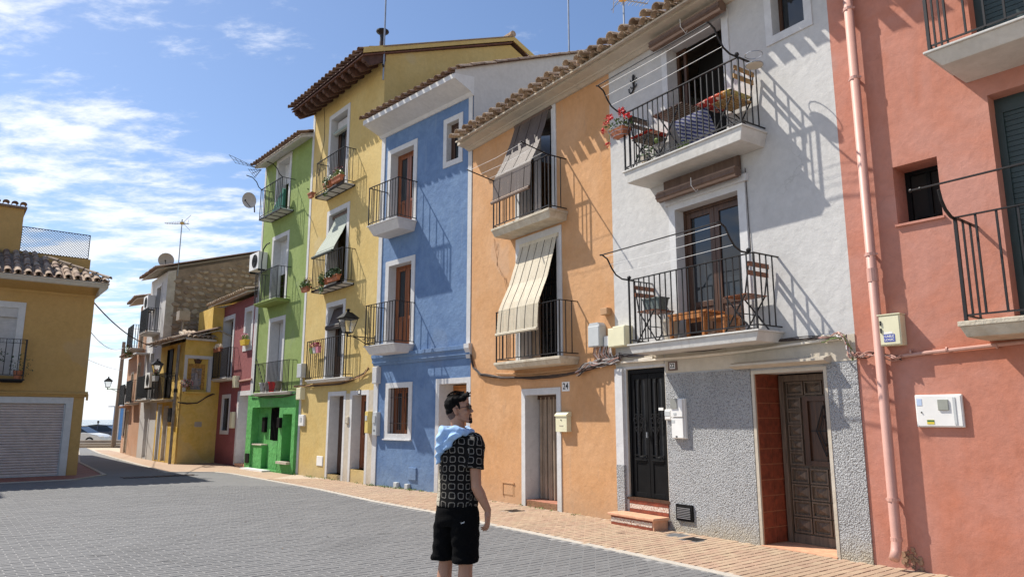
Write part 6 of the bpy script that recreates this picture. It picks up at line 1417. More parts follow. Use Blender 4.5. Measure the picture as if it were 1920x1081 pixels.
# ---- white house balconies
def loc3(F, s, d, z): return tuple(F.w(fs_(F, s), d, fz_(F, z)))
chair(loc3(FW, 3.02, .25, 5.325), FW.rot + R_(90), 'folding slat chair with a red cushion at the left end of the upper white balcony', M['wood_old'], M['iron']); 
chair(loc3(FW, 1.36, .25, 5.325), FW.rot - R_(90), 'folding slat chair with a bright cushion at the right end of the upper white balcony', wood('honey_wood', (.45, .27, .10), (.3, .16, .05)), M['iron'])
chair(loc3(FW, 3.02, .25, 2.645), FW.rot + R_(90), 'folding red brown slat chair holding a grey basket, left on the lower white balcony', M['wood'], M['iron'])
chair(loc3(FW, 1.32, .25, 2.645), FW.rot - R_(90), 'empty folding red brown slat chair, right on the lower white balcony', M['wood'], M['iron'])
def cushion(F, s, d, z, w, dp, h, m, label, rot=0):
    t = fthing(F, s, d, z, 'cushion', label, 'cushion'); mb = MB(); k = 8
    for i in range(k + 1):
        for j in range(k + 1):
            u, v = i / k * 2 - 1, j / k * 2 - 1; e = (1 - u ** 4) * (1 - v ** 4); mb.v.append((u * w / 2, v * dp / 2, h / 2 + h / 2 * e ** .6))
    for i in range(k + 1):
        for j in range(k + 1):
            u, v = i / k * 2 - 1, j / k * 2 - 1; e = (1 - u ** 4) * (1 - v ** 4); mb.v.append((u * w / 2, v * dp / 2, h / 2 - h / 2 * e ** .6))
    K = (k + 1) ** 2
    for i in range(k):
        for j in range(k): a = i * (k + 1) + j; mb.f.append((a, a + k + 1, a + k + 2, a + 1)); mb.f.append((K + a, K + a + 1, K + a + k + 2, K + a + k + 1)); mb.m += [0, 0]
    o = mb.build('cover', m, t, smooth=True); t.rotation_euler = (0, 0, F.rot); t.rotation_mode = 'XYZ'; o.rotation_euler = rot if rot else (0, 0, 0); return t
m, tt, bb = mat('red_patterned_cloth'); tcn = N(tt, 'ShaderNodeTexCoord'); nn = noise(tt, 9, 3, .5, 1, tcn.outputs['Object']); rr_ = ramp(tt, nn.outputs[0], [(.36, (.30, .015, .012)), (.50, (.62, .05, .03)), (.58, (.80, .62, .45)), (.66, (.10, .03, .03))]); tt.links.new(rr_.outputs[0], bb.inputs['Base Color']); bb.inputs['Roughness'].default_value = .9; M['redcloth'] = m
m, tt, bb = mat('red_yellow_cloth'); tcn = N(tt, 'ShaderNodeTexCoord'); sx = N(tt, 'ShaderNodeSeparateXYZ'); tt.links.new(tcn.outputs['Object'], sx.inputs[0]); rr_ = ramp(tt, sx.outputs[0], [(0, (.78, .60, .10)), (.001, (.75, .33, .03))]); mr = N(tt, 'ShaderNodeMapRange'); tt.links.new(sx.outputs[0], mr.inputs[0]); mr.inputs[1].default_value = -.24; mr.inputs[2].default_value = .24
rr_ = ramp(tt, mr.outputs[0], [(.0, (.52, .44, .16)), (.14, (.50, .24, .04)), (.30, (.45, .06, .02)), (.6, (.36, .02, .015))]); nn = noise(tt, 14, 3, .5, .5, tcn.outputs['Object']); r3 = ramp(tt, nn.outputs[0], [(.55, (0, 0, 0)), (.62, (1, 1, 1))]); mm_ = mixrgb(tt, r3.outputs[0], rr_.outputs[0], (.75, .55, .45)); tt.links.new(mm_.outputs[0], bb.inputs['Base Color']); bb.inputs['Roughness'].default_value = .9; M['redyellow'] = m
cushion(FW, 3.0, .26, 5.80, .46, .42, .07, M['redcloth'], 'thin red cushion on the left chair of the upper white balcony'); cushion(FW, 1.5, .27, 5.80, .62, .44, .13, M['redyellow'], 'thick red and yellow cushion on the right chair of the upper white balcony')
m, tt, bb = mat('blue_striped_cloth'); tcn = N(tt, 'ShaderNodeTexCoord'); mpg = N(tt, 'ShaderNodeMapping'); tt.links.new(tcn.outputs['Object'], mpg.inputs[0]); mpg.inputs['Rotation'].default_value = (R_(60), R_(25), R_(10)); wv = N(tt, 'ShaderNodeTexWave', bands_direction='Z'); wv.inputs['Scale'].default_value = 7; wv.inputs['Distortion'].default_value = 2.5; tt.links.new(mpg.outputs[0], wv.inputs[0])
rr_ = ramp(tt, wv.outputs[0], [(.35, (.02, .03, .13)), (.5, (.16, .21, .32)), (.62, (.34, .20, .14)), (.8, (.26, .28, .33))]); tt.links.new(rr_.outputs[0], bb.inputs['Base Color']); bb.inputs['Roughness'].default_value = .9
cushion(FW, 1.98, .36, 5.55, .62, .50, .10, m, 'round cushion with blue and sand coloured stripes propped behind the upper white railing', (R_(62), 0, 0))
t = thing('balcony_table', 'dark folding slat table on the upper white balcony', 'table', loc3(FW, 2.42, .25, 5.325), FW.rot); mb = MB()
for i in range(8): mb.box(-.30, .30, -.21 + i * .053, -.21 + i * .053 + .042, .68, .70)
mb.build('table_top', M['wood_dark'], t); mb = MB()
for y in (-.17, .17): mb.tube([(-.24, y, 0), (.2, y, .67)], .012, 5); mb.tube([(.24, y, 0), (-.2, y, .67)], .012, 5)
mb.build('leg_frame', M['iron'], t)
t = thing('balcony_table', 'low orange wood table on the lower white balcony', 'table', loc3(FW, 2.20, .26, 2.645), FW.rot); mb = MB()
for i in range(5): mb.box(-.34, .34, -.19 + i * .078, -.19 + i * .078 + .066, .32, .345)
mb.build('table_top', M['wood_orange'], t)
for x in (-.30, .27):
    for y in (-.18, .15): MB().box(x, x + .04, y, y + .04, 0, .32).build('leg', M['wood_orange'], t)
MB().box(-.30, .31, -.18, -.15, .25, .31).box(-.30, .31, .16, .19, .25, .31).build('apron', M['wood_orange'], t)
t = thing('bench', 'second lower orange wood bench beside the table on the lower white balcony', 'bench', loc3(FW, 1.78, .22, 2.645), FW.rot); MB().box(-.2, .2, -.17, .17, .22, .25).build('seat', M['wood_orange'], t)
for x in (-.18, .14):
    for y in (-.15, .11): MB().box(x, x + .04, y, y + .04, 0, .22).build('leg', M['wood_orange'], t)
t = thing('planter_basket', 'grey woven basket standing on the left chair of the lower white balcony', 'basket', loc3(FW, 2.98, .28, 3.115), FW.rot); MB().frustum(-.17, .17, -.1, .1, 0, .18, .03, .02, .02).build('body', plain('grey_basket', (.13, .16, .15), .8, 0, .4, 60), t); MB().box(-.18, .18, -.11, .11, .165, .185).build('rim', bpy.data.materials['grey_basket'], t)
t = thing('pot', 'pale pot on the floor under the left chair of the lower white balcony', 'pot', loc3(FW, 2.72, .25, 2.645)); MB().lathe([(.09, 0), (.13, .27), (.14, .27), (.14, .31), (.12, .31), (.1, .1)], 0, 0, 14).build('body', M['cream'], t)
# geraniums hanging off the left end of the upper balcony
t = fthing(FW, 3.42, .50, 6.05, 'hanging_planter', 'wire basket of red geraniums hanging off the left end of the upper white balcony', 'planter'); mb = MB()
for k in range(3): z = -.02 - k * .06; r_ = .16 - k * .03; mb.tube([(r_ * 1.4 * math.cos(a), r_ * math.sin(a), z) for a in [2 * math.pi * j / 14 for j in range(15)]], .005, 4)
for j in range(8): a = 2 * math.pi * j / 8; mb.tube([(.224 * math.cos(a), .16 * math.sin(a), -.02), (.14 * math.cos(a), .1 * math.sin(a), -.14)], .004, 4)
mb.build('wire_basket', M['steel'], t); MB().frustum(-.16, .16, -.1, .1, -.13, -.02, .03, .03, .03).build('pot', M['terracotta'], t); leaves(150, (0, 0, .05), (.28, .17, .10), .03, seed=3).build('foliage', M['leaf'], t)
rr = random.Random(5); mb = MB()
for (x, y, z) in ((.26, .05, .16), (.15, .1, .2), (-.1, .08, .18), (-.22, .0, .15), (.30, .08, .04), (.05, .14, .17), (-.16, .1, .22), (.12, .15, -.26), (-.26, .1, .08)):
    leaves(26, (x, y, z), (.055, .055, .045), .022, seed=int((x + 1) * 100), mb=mb)
mb.build('flowers', M['petal'], t); MB().tube([(.05, .14, .0), (.12, .15, -.26)], .004, 4).build('stem', M['leaf'], t)
flo = fthing(FW, 2.95, .40, 5.33, 'potted_plant', 'small leafy plants on the floor of the upper white balcony', 'plant'); leaves(110, (0, 0, .14), (.20, .06, .16), .032, seed=9).build('foliage', M['leaf'], flo); MB().lathe([(.06, 0), (.08, .12), (.085, .13)], 0, 0, 10).build('pot', M['cream'], flo)
flo = fthing(FW, 2.15, .42, 5.33, 'potted_plant', 'tiny bright green plant at the foot of the upper white railing', 'plant'); leaves(40, (0, 0, .07), (.12, .04, .05), .03, seed=19).build('foliage', M['leaf_pale'], flo); MB().ball((.5, .0, .3), .04, 8).build('green_ball', M['leaf_pale'], flo)
# gecko ornament
t = fthing(FW, 3.60, 0, 6.98, 'gecko_ornament', 'dark metal gecko ornament on the white wall beside the upper balcony', 'ornament'); mb = MB(); mb.tube([(.0, .02, .16), (.01, .02, .08), (0, .02, 0), (.0, .02, -.06), (.03, .02, -.11), (.08, .02, -.12), (.11, .02, -.08), (.10, .02, -.03), (.13, .02, -.04)], .022, 6, .006); mb.ball((0, .022, .15), .026, 8, (1, .6, 1.4))
for (sx, z) in ((-1, .06), (1, .06), (-1, -.05), (1, -.05)): mb.tube([(0, .02, z), (sx * .055, .02, z + .01), (sx * .07, .02, z + .045)], .009, 5)
mb.build('body', M['iron'], t)
t = fthing(FW, .93, .42, 6.22, 'wire_basket', 'empty round wire holder on the right end of the upper white balcony', 'basket')
for z in (0, -.14): MB().tube([(.11 * math.cos(a) - .10, .11 * math.sin(a), z) for a in [2 * math.pi * j / 16 for j in range(17)]], .006, 4).build('ring', M['steel'], t)
MB().lathe([(.10, -.155), (.105, -.14), (.0, -.15)], -.10, 0, 14).build('tray', M['cream'], t)
# ---- yellow house flower boxes, pots
flowerbox(FY, 1.68, .42, 7.86, .55, 'terracotta trough of pale succulents at the right end of the top yellow balcony', M['leaf_pale'], M['petal_dark'], 21, n=160, trail=0)
flowerbox(FY, 2.25, .42, 7.84, .40, 'terracotta trough with trailing plants on the top yellow balcony', M['leaf'], None, 22, n=120, trail=80)
flowerbox(FY, 3.30, .44, 7.80, .26, 'bare terracotta pot hanging at the left corner of the top yellow balcony', M['leaf'], None, 23, n=6)
flowerbox(FY, 1.60, .44, 5.12, .62, 'terracotta trough full of dark foliage at the right of the middle yellow balcony', M['leaf_dark'], None, 24, n=420, size=.04)
flowerbox(FY, 2.20, .44, 5.10, .42, 'terracotta trough with trailing grey green plants on the middle yellow balcony', M['leaf'], None, 25, n=160, trail=140)
flowerbox(FY, 3.32, .46, 5.06, .42, 'pot of dark red flowers hanging at the left corner of the middle yellow balcony', M['leaf'], M['petal_dark'], 26, n=280)
t = fthing(FY, 2.85, .24, 3.42, 'rail_planters', 'row of three small rail pots with dark pink flowers on the lowest yellow balcony', 'planter')
for i in range(3): MB().frustum(-.28 + i * .2, -.12 + i * .2, 0, .11, -.1, .06, .02, .02, .02).build('pot', (M['petal_pink'], M['curtain'], M['leaf_pale'])[i], t)
leaves(150, (0, .06, .12), (.32, .09, .08), .03, seed=31).build('flowers', M['petal_dark'], t); mb = MB()
for k in range(4): mb.tube([(-.02 + .035 * math.cos(a), .03, -.2 - k * .09 + .035 * math.sin(a)) for a in [i * .8 for i in range(9)]], .006, 4); 
mb.build('hook_ornament', M['iron'], t)
# left building pots; red house plants
t = fthing(FL, 2.35, .22, 2.63, 'potted_plant', 'terracotta pot with a thin plant on the ochre building balcony', 'plant'); MB().lathe([(.12, 0), (.18, .32), (.20, .32), (.20, .38), (.17, .38), (.14, .1)], 0, 0, 14).build('pot', M['terracotta'], t); leaves(150, (0, 0, .62), (.42, .2, .26), .035, seed=41).build('foliage', M['leaf_dark'], t)
t = fthing(FL, 1.68, .25, 2.63, 'potted_plant', 'straggling grey plant leaning through the right end of the ochre building balcony', 'plant'); leaves(110, (-.05, .05, .38), (.32, .16, .36), .03, seed=42).build('foliage', M['leaf_dark'], t); MB().lathe([(.08, 0), (.11, .2), (.12, .22)], 0, 0, 10).build('pot', M['terracotta'], t)
t = fthing(FR, .72, .0, 4.02, 'window_box', 'yellow window box with pink flowers in the upper window of the dark red house', 'planter'); MB().frustum(-.26, .26, .01, .20, 0, .18, .03, .03, .03).build('trough', M['cloth_yellow'], t); leaves(120, (0, .1, .27), (.3, .12, .10), .035, seed=51).build('foliage', M['leaf_pale'], t); leaves(60, (0, .12, .33), (.28, .12, .08), .03, seed=52).build('flowers', M['petal_pink'], t)
t = fthing(FR, 3.1, .30, 4.05, 'window_box', 'pale flowers along the top rail of the dark red house balcony', 'planter'); leaves(160, (0, 0, .1), (.5, .1, .10), .04, seed=53).build('flowers', M['petal_white'], t); MB().frustum(-.4, .4, -.06, .06, -.1, .04, .02, .02, .02).build('trough', M['terracotta'], t)
t = fthing(F4, 1.6, .45, 4.55, 'potted_plant', 'green plant hanging over the balcony of the faded orange house', 'plant'); leaves(120, (0, 0, -.05), (.4, .2, .3), .06, seed=54).build('foliage', M['leaf'], t); MB().lathe([(.08, 0), (.12, .2)], 0, 0, 8).build('pot', M['terracotta'], t)
t = fthing(F2, 2.0, .40, 2.95, 'potted_plant', 'dark potted plant with red flowers on the black balcony of the ochre house', 'plant'); MB().frustum(-.2, .2, -.08, .08, -.0, .2, .02, .02, .02).build('trough', M['plastic_grey'], t); leaves(80, (0, 0, .3), (.22, .1, .12), .04, seed=55).build('foliage', M['leaf'], t); leaves(30, (0, .02, .36), (.18, .1, .1), .04, seed=56).build('flowers', M['petal'], t)
# ---- cables
def cables(F, pts, n, r, mats, label, jitter=.03, d=.03, seed=1, name='cable_bundle', wob=.012):
    rr = random.Random(seed); t = thing(name, label, 'cables', (F.A.x, F.A.y, 0), F.rot); q = [F.px(x, y, d) for x, y in pts]
    for i in range(n):
        oz, oy = rr.uniform(-jitter, jitter), rr.uniform(0, jitter); ph = rr.uniform(0, 6); out = []
        for (s0, z0), (s1, z1) in zip(q, q[1:]):
            for k in range(4):
                f = k / 4; out.append((s0 + (s1 - s0) * f, d + oy + wob * math.sin(ph + len(out) * .9), z0 + (z1 - z0) * f + oz * math.cos(len(out) * .35 + ph) + wob * .5 * math.sin(ph * 2 + len(out))))
        out.append((q[-1][0], d + oy, q[-1][1] + oz)); MB().tube(out, r * rr.uniform(.7, 1.25), 5).build('cable', M[mats[i % len(mats)]], t)
    return t
cables(FO, [(883, 664), (890, 688), (903, 702), (940, 709), (1000, 708), (1050, 702), (1100, 693), (1135, 684), (1160, 668)], 7, .011, ['cable_dark', 'cable_dark', 'rust', 'cable_orange'], 'sagging bundle of dark cables across the orange house front', .035)
cables(FO, [(930, 700), (1000, 700), (1085, 690), (1120, 684)], 1, .022, ['cable_orange'], 'orange painted conduit above the dark cable bundle', .0, name='conduit', wob=0)
cables(FO, [(1085, 698), (1105, 688), (1125, 682), (1145, 676), (1165, 668)], 18, .0085, ['cable_grey', 'cable_dark', 'cable_grey', 'cable_pink'], 'tangle of grey cables at the corner of the orange house', .07, .05, 4, wob=.03)
t = fthing(FO, 0, 0, 0, 'cable_bundle', 'dark cable tails dropping out of the cable boxes', 'cables'); rr = random.Random(8)
for i in range(26):
    s0 = rr.uniform(.02, .46); MB().tube([(s0, .08, 2.74), (s0 + rr.uniform(-.05, .05), .1, 2.62), (s0 + rr.uniform(-.12, .06), .07, 2.5), (s0 + rr.uniform(-.2, .1), .05, 2.42)], .007, 4).build('cable', M[('cable_dark', 'cable_grey', 'cable_pink')[i % 3]], t)
cables(FW, [(1162, 668), (1180, 668), (1250, 660), (1320, 653), (1400, 645), (1480, 638), (1560, 632), (1590, 632)], 3, .008, ['cable_dark'], 'dark cables running under the lower white balcony', .035, .03, 5)
cables(FW, [(1190, 676), (1225, 670)], 1, .034, ['cable_cream'], 'short fat cream conduit over the black door', 0, .04, 6, name='conduit', wob=0)
cables(FW, [(1165, 679), (1300, 668), (1400, 658), (1470, 648), (1535, 639), (1575, 634)], 1, .027, ['cable_cream'], 'long cream conduit with clips under the lower white balcony', 0, .045, 7, name='conduit', wob=0)
cables(FW, [(1540, 634), (1570, 628), (1585, 630), (1592, 650), (1600, 668)], 9, .008, ['cable_grey', 'leaf_pale', 'cable_cream', 'cable_pink', 'plastic_white'], 'loop of loose white, grey and green cables at the edge of the white house', .05, .05, 9, wob=.03)
cables(FS, [(1601, 664), (1615, 668), (1640, 664), (1665, 668), (1690, 670)], 8, .007, ['cable_pink', 'rust', 'cable_pink'], 'pink painted cables crossing behind and in front of the drainpipe', .03, .06, 10, wob=.03)
cables(FY, [(553, 724), (590, 722), (640, 718), (665, 710), (685, 700), (693, 690)], 6, .012, ['cable_dark', 'cable_orange', 'rust'], 'cable bundle under the lowest balcony of the yellow house', .04, .03, 11)
cables(FG, [(470, 741), (500, 745), (530, 744), (556, 737)], 3, .010, ['cable_dark'], 'dark cables above the bright green ground floor', .03, .12, 12)
cables(FR, [(437, 716), (455, 713), (472, 710)], 1, .03, ['cable_pink'], 'pinkish conduit on the dark red house', 0, .03, 13, name='conduit', wob=0)
cables(FH, [(333, 754), (350, 756), (370, 754), (390, 742), (402, 738)], 3, .012, ['cable_dark', 'rust'], 'cables sagging across the ochre shrine wall', .03, .02, 14)
cables(FY, [(597, 330), (603, 290), (608, 262), (609, 230), (607, 195)], 1, .008, ['rust'], 'thin cable running up the yellow wall left of the top balcony', 0, .01, 15, wob=.005, name='wall_cable')
cables(FO, [(930, 448), (932, 500), (948, 520), (958, 600)], 2, .004, ['cable_orange'], 'thin loose wires on the orange wall between the balconies', .03, .01, 16, name='wall_cable', wob=.03)
cables(FW, [(1397, 315), (1400, 360), (1404, 420), (1408, 470)], 1, .006, ['cable_dark'], 'black cable down the white wall right of the lower balcony door', 0, .012, 17, name='wall_cable', wob=0)
# ================================================================ people
def loft(mb, rings, k=20):
    """rings: (centre Vector, a Vector, b Vector)"""
    n = len(mb.v)
    for c, a, b_ in rings:
        for j in range(k): t_ = 2 * math.pi * j / k; mb.v.append(tuple(c + a * math.cos(t_) + b_ * math.sin(t_)))
    for i in range(len(rings) - 1):
        for j in range(k): j2 = (j + 1) % k; mb.f.append((n + i * k + j, n + i * k + j2, n + (i + 1) * k + j2, n + (i + 1) * k + j)); mb.m.append(0)
    mb.f.append(tuple(n + j for j in reversed(range(k)))); mb.f.append(tuple(n + (len(rings) - 1) * k + j for j in range(k))); mb.m += [0, 0]
def cap(mb, p, q, r0, r1, k=14):
    """tapered capsule"""
    p, q = Vector(p), Vector(q); ax = (q - p).normalized(); up = Vector((0, 0, 1)) if abs(ax.z) < .9 else Vector((1, 0, 0)); a = ax.cross(up).normalized(); b_ = ax.cross(a)
    rings = []
    for i in range(5): th = math.pi / 2 * (i + .3) / 5.0; rings.append((p - ax * r0 * math.cos(th), a * r0 * math.sin(th), b_ * r0 * math.sin(th)))
    for f in (0, .5, 1): r_ = r0 + (r1 - r0) * f; rings.append((p.lerp(q, f), a * r_, b_ * r_))
    for i in range(5): th = math.pi / 2 * (1 - (i + .3 + .4) / 5.0) if i < 4 else .12; rings.append((q + ax * r1 * math.cos(th), a * r1 * math.sin(th), b_ * r1 * math.sin(th)))
    loft(mb, rings, k)
def ell(mb, c, a, b_, h, k=16, n=10):
    """ellipsoid with axis vectors a,b_ (horizontal) and h"""
    c, a, b_, h = Vector(c), Vector(a), Vector(b_), Vector(h); rings = []
    for i in range(n + 1): th = math.pi * min(max(i / n, .03), .97); rings.append((c - h * math.cos(th), a * math.sin(th), b_ * math.sin(th)))
    loft(mb, rings, k)
def fuse(mb, name, m, parent, voxel=.006, smooth_it=4, fn=None, label=None):
    me = mb.mesh('tmp', m); o = bpy.data.objects.new('tmp', me); C.objects.link(o)
    r = o.modifiers.new('r', 'REMESH'); r.mode = 'VOXEL'; r.voxel_size = voxel
    s = o.modifiers.new('s', 'SMOOTH'); s.factor = .5; s.iterations = smooth_it
    me2 = bpy.data.meshes.new_from_object(o.evaluated_get(bpy.context.evaluated_depsgraph_get())); C.objects.unlink(o); bpy.data.objects.remove(o)
    me2.name = name; me2.polygons.foreach_set('use_smooth', [True] * len(me2.polygons)); me2.materials.clear(); me2.materials.append(m)
    if fn: fn(me2)
    return obj(name, me2, parent, label)
YM = 5.88
def pm_(x, y, dy=0.0):
    r = ray(x, y); t_ = (YM + dy) / r.y; return Vector((r.x * t_, YM + dy, r.z * t_ + EYE))
YAW = R_(38); RV = Vector((math.cos(YAW), -math.sin(YAW), 0)); FV = Vector((math.sin(YAW), math.cos(YAW), 0)); ZV = Vector((0, 0, 1))
C0 = Vector((pm_(858, 900).x, YM, 0))
def B(r, f, z): return C0 + RV * r + FV * f + ZV * z
man = thing('person', 'young man seen from behind in a patterned crochet shirt, black shorts and sunglasses', 'person', (C0.x, C0.y, .016), 0)
MO = Matrix.Translation(-Vector((C0.x, C0.y, .016)))
def local(mb): mb.v = [tuple(MO @ Vector(v)) for v in mb.v]; return mb
m, tt, bb = mat('skin'); g = N(tt, 'ShaderNodeNewGeometry'); nn = noise(tt, 9, 5, .6, 0, g.outputs['Position']); rr_ = ramp(tt, nn.outputs[0], [(.3, (.33, .165, .10)), (.7, (.42, .225, .145))]); tt.links.new(rr_.outputs[0], bb.inputs['Base Color']); bb.inputs['Roughness'].default_value = .5; bb.inputs['Subsurface Weight'].default_value = .08; bb.inputs['Subsurface Radius'].default_value = (.02, .008, .004); M['skin'] = m
M['hair'] = plain('dark_hair', (.004, .0032, .003), .65, 0, .4, 60, .8, 160, .08); M['beard'] = plain('beard_hair', (.018, .009, .007), .8, 0, .3, 80, .6, 200, .2)
# --- head frame: origin between the ears, +y face, x to the person's right
HY = R_(95); hd = Vector((math.sin(HY), math.cos(HY), 0)); hr = Vector((math.cos(HY), -math.sin(HY), 0)); tilt = R_(7)
hfw = hd * math.cos(tilt) + ZV * math.sin(tilt); hup = ZV * math.cos(tilt) - hd * math.sin(tilt)
HC = pm_(859.5, 767.5, -.01)
def Hh(x, y, z): return HC + hr * x + hfw * y + hup * z
def ehead(mb, c, r, k=16): ell(mb, Hh(*c), hr * r[0], hfw * r[1], hup * r[2], k)
body = MB()
ehead(body, (0, -.012, .030), (.073, .092, .080), 20); ehead(body, (0, .028, .015), (.064, .062, .075), 20); ehead(body, (0, .036, -.035), (.056, .056, .062), 18); ehead(body, (0, .0, -.045), (.060, .055, .045), 16)
for sg in (-1, 1):
    cap(body, Hh(sg * .052, .0, -.055), Hh(sg * .018, .070, -.098), .017, .017); ehead(body, (sg * .040, .062, -.028), (.024, .024, .024)); cap(body, Hh(sg * .008, .084, .030), Hh(sg * .045, .070, .032), .010, .009)
    ehead(body, (sg * .074, -.012, -.012), (.008, .016, .030), 12); ehead(body, (sg * .079, -.016, -.002), (.007, .017, .020), 12); ehead(body, (sg * .012, .100, -.032), (.008, .010, .007), 10)
cap(body, Hh(0, .084, .018), Hh(0, .112, -.026), .007, .010); ehead(body, (0, .084, -.100), (.020, .016, .017)); ehead(body, (0, .093, -.055), (.020, .012, .007)); ehead(body, (0, .091, -.069), (.018, .012, .008)); ehead(body, (0, .078, -.06), (.03, .02, .03)); ehead(body, (0, .070, .06), (.045, .022, .04))
cap(body, Hh(0, -.018, -.055), B(0, .005, 1.44), .053, .060)
# torso
prof = [(.84, .15, .12), (.92, .158, .118), (1.02, .146, .108), (1.12, .148, .110), (1.22, .165, .118), (1.32, .178, .115), (1.39, .165, .100), (1.435, .12, .085), (1.46, .07, .065)]
loft(body, [(B(0, 0, z), RV * a, FV * b_) for z, a, b_ in prof], 24)
# arms: right hangs at the side (nearer the camera), left a little forward
SH = B(.175, -.005, 1.385); EL = pm_(893, 912, -.135); WR = pm_(914.5, 955, -.10)
cap(body, SH, B(.19, 0, 1.33), .058, .052); cap(body, SH, EL, .050, .040); cap(body, EL, EL.lerp(WR, .35), .041, .043); cap(body, EL.lerp(WR, .3), WR, .042, .027)
SL = B(-.15, .03, 1.37); ELl = B(-.17, .10, 1.11); WRl = B(-.15, .22, .90)
cap(body, SL, ELl, .050, .040); cap(body, ELl, WRl, .041, .027)
def hand(mb, W, down, side, palm, s=1.0):
    """W wrist, down = towards fingertips, side = towards the thumb, palm = palm normal"""
    d_, s_, p_ = down.normalized(), side.normalized(), palm.normalized()
    Pq = lambda a, b_, c: W + d_ * a * s + s_ * b_ * s + p_ * c * s
    ell(mb, Pq(.045, 0, 0), s_ * .040 * s, p_ * .017 * s, d_ * .052 * s, 14)
    cap(mb, Pq(.0, 0, 0), Pq(.03, 0, 0), .025 * s, .026 * s)
    for i, (b_, ln) in enumerate(((.030, .072), (.010, .080), (-.011, .074), (-.030, .058))):
        r_ = .0088 * s; a0 = .082; k1, k2, k3 = ln * .45, ln * .30, ln * .25; curl = .35 + i * .12
        p0 = Pq(a0, b_, 0); p1 = Pq(a0 + k1 * math.cos(curl * .5), b_ * 1.03, k1 * math.sin(curl * .5)); p2 = p1 + (d_ * math.cos(curl * 1.5) + p_ * math.sin(curl * 1.5)) * k2 * s; p3 = p2 + (d_ * math.cos(curl * 2.4) + p_ * math.sin(curl * 2.4)) * k3 * s
        cap(mb, Pq(.05, b_ * .9, 0), p0, r_ * 1.1, r_, 8); cap(mb, p0, p1, r_, r_ * .95, 8); cap(mb, p1, p2, r_ * .95, r_ * .88, 8); cap(mb, p2, p3, r_ * .88, r_ * .75, 8)
    t0 = Pq(.018, .022, .006); t1 = Pq(.05, .046, .016); t2 = Pq(.078, .050, .026); t3 = Pq(.098, .046, .034)
    cap(mb, t0, t1, .014 * s, .0115 * s, 8); cap(mb, t1, t2, .0112 * s, .010 * s, 8); cap(mb, t2, t3, .010 * s, .008 * s, 8)
dn = (pm_(914, 990, -.11) - WR).normalized(); hand(body, WR + dn * .012, dn, (FV * .9 - RV * .2), (-RV * .95 - FV * .25))
dl = Vector((0, 0, -1)) * .8 + FV * .6; hand(body, WRl, dl, (FV * .7 + RV * .4), RV)
# legs
for (xk, yk, dyk, sg) in ((836, 1052, .07, -1), (873, 1060, -.06, 1)):
    hip = B(sg * .09, 0, .88); kn = pm_(xk, yk, dyk); an = Vector((kn.x + (-.01 if sg < 0 else .012), kn.y + .0, .085)); mid = kn.lerp(an, .32) - FV * .012
    cap(body, hip, kn, .085, .056); cap(body, kn, mid, .054, .058); cap(body, mid, an, .057, .036); cap(body, an, an + FV * .15 - ZV * .045, .036, .030); cap(body, an - ZV * .04, an - FV * .03 - ZV * .045, .034, .03)
bo = fuse(local(body), 'body', M['skin'], man, .0048, 5)
# shoes
for (xk, yk, dyk, sg) in ((836, 1052, .07, -1), (873, 1060, -.06, 1)):
    kn = pm_(xk, yk, dyk); an = Vector((kn.x + (-.01 if sg < 0 else .012), kn.y, .0)); mb = MB(); cap(mb, an - FV * .05 + ZV * .055, an + FV * .18 + ZV * .05, .044, .040); cap(mb, an + ZV * .07, an + FV * .08 + ZV * .07, .045, .042); mb.v = [(v[0], v[1], max(v[2], .020)) for v in mb.v]; fuse(local(mb), 'shoe', M['trim'], man, .008, 3)
# tattoo on the right calf
kn = pm_(868, 1072, -.06); 
# hair
hb = MB(); ehead(hb, (0, -.030, .048), (.0795, .080, .078), 20); ehead(hb, (0, -.045, .0), (.068, .058, .062), 18)
rr = random.Random(2)
for i in range(-3, 4):
    x = i * .020; cap(hb, Hh(x * .9, -.03, .094 - abs(i) * .006), Hh(x * .8, .066, .097 - abs(i) * .006), .030, .018); 
for i in range(26):
    x = rr.uniform(-.055, .055); y0 = rr.uniform(-.04, .07); L_ = rr.uniform(.03, .055); z0 = .112 - abs(x) * .35 - max(0, -y0) * .1
    cap(hb, Hh(x, y0, z0), Hh(x * 1.05 + rr.uniform(-.01, .01), y0 + L_ * .8 + .01, z0 + L_ * rr.uniform(.1, .55)), .010, .004, 6)
for sg in (-1, 1): cap(hb, Hh(sg * .070, .012, .045), Hh(sg * .068, .022, .005), .012, .006); 
def displace(me, fn):
    no = [v.normal.copy() for v in me.vertices]; co = [v.co.copy() for v in me.vertices]
    flatc = []
    for c, n_ in zip(co, no): flatc.extend(c + n_ * fn(c))
    me.vertices.foreach_set('co', flatc); me.update()
def jit(me):
    def f_(c): 
        a = c * 90; return (.0022 * math.sin(a.x * 1.7 + a.z) * math.sin(a.y * 1.3 + a.z * .6))
    displace(me, f_)
fuse(local(hb), 'hair', M['hair'], man, .0040, 2, jit)
st_ = MB(); rs_ = random.Random(77)
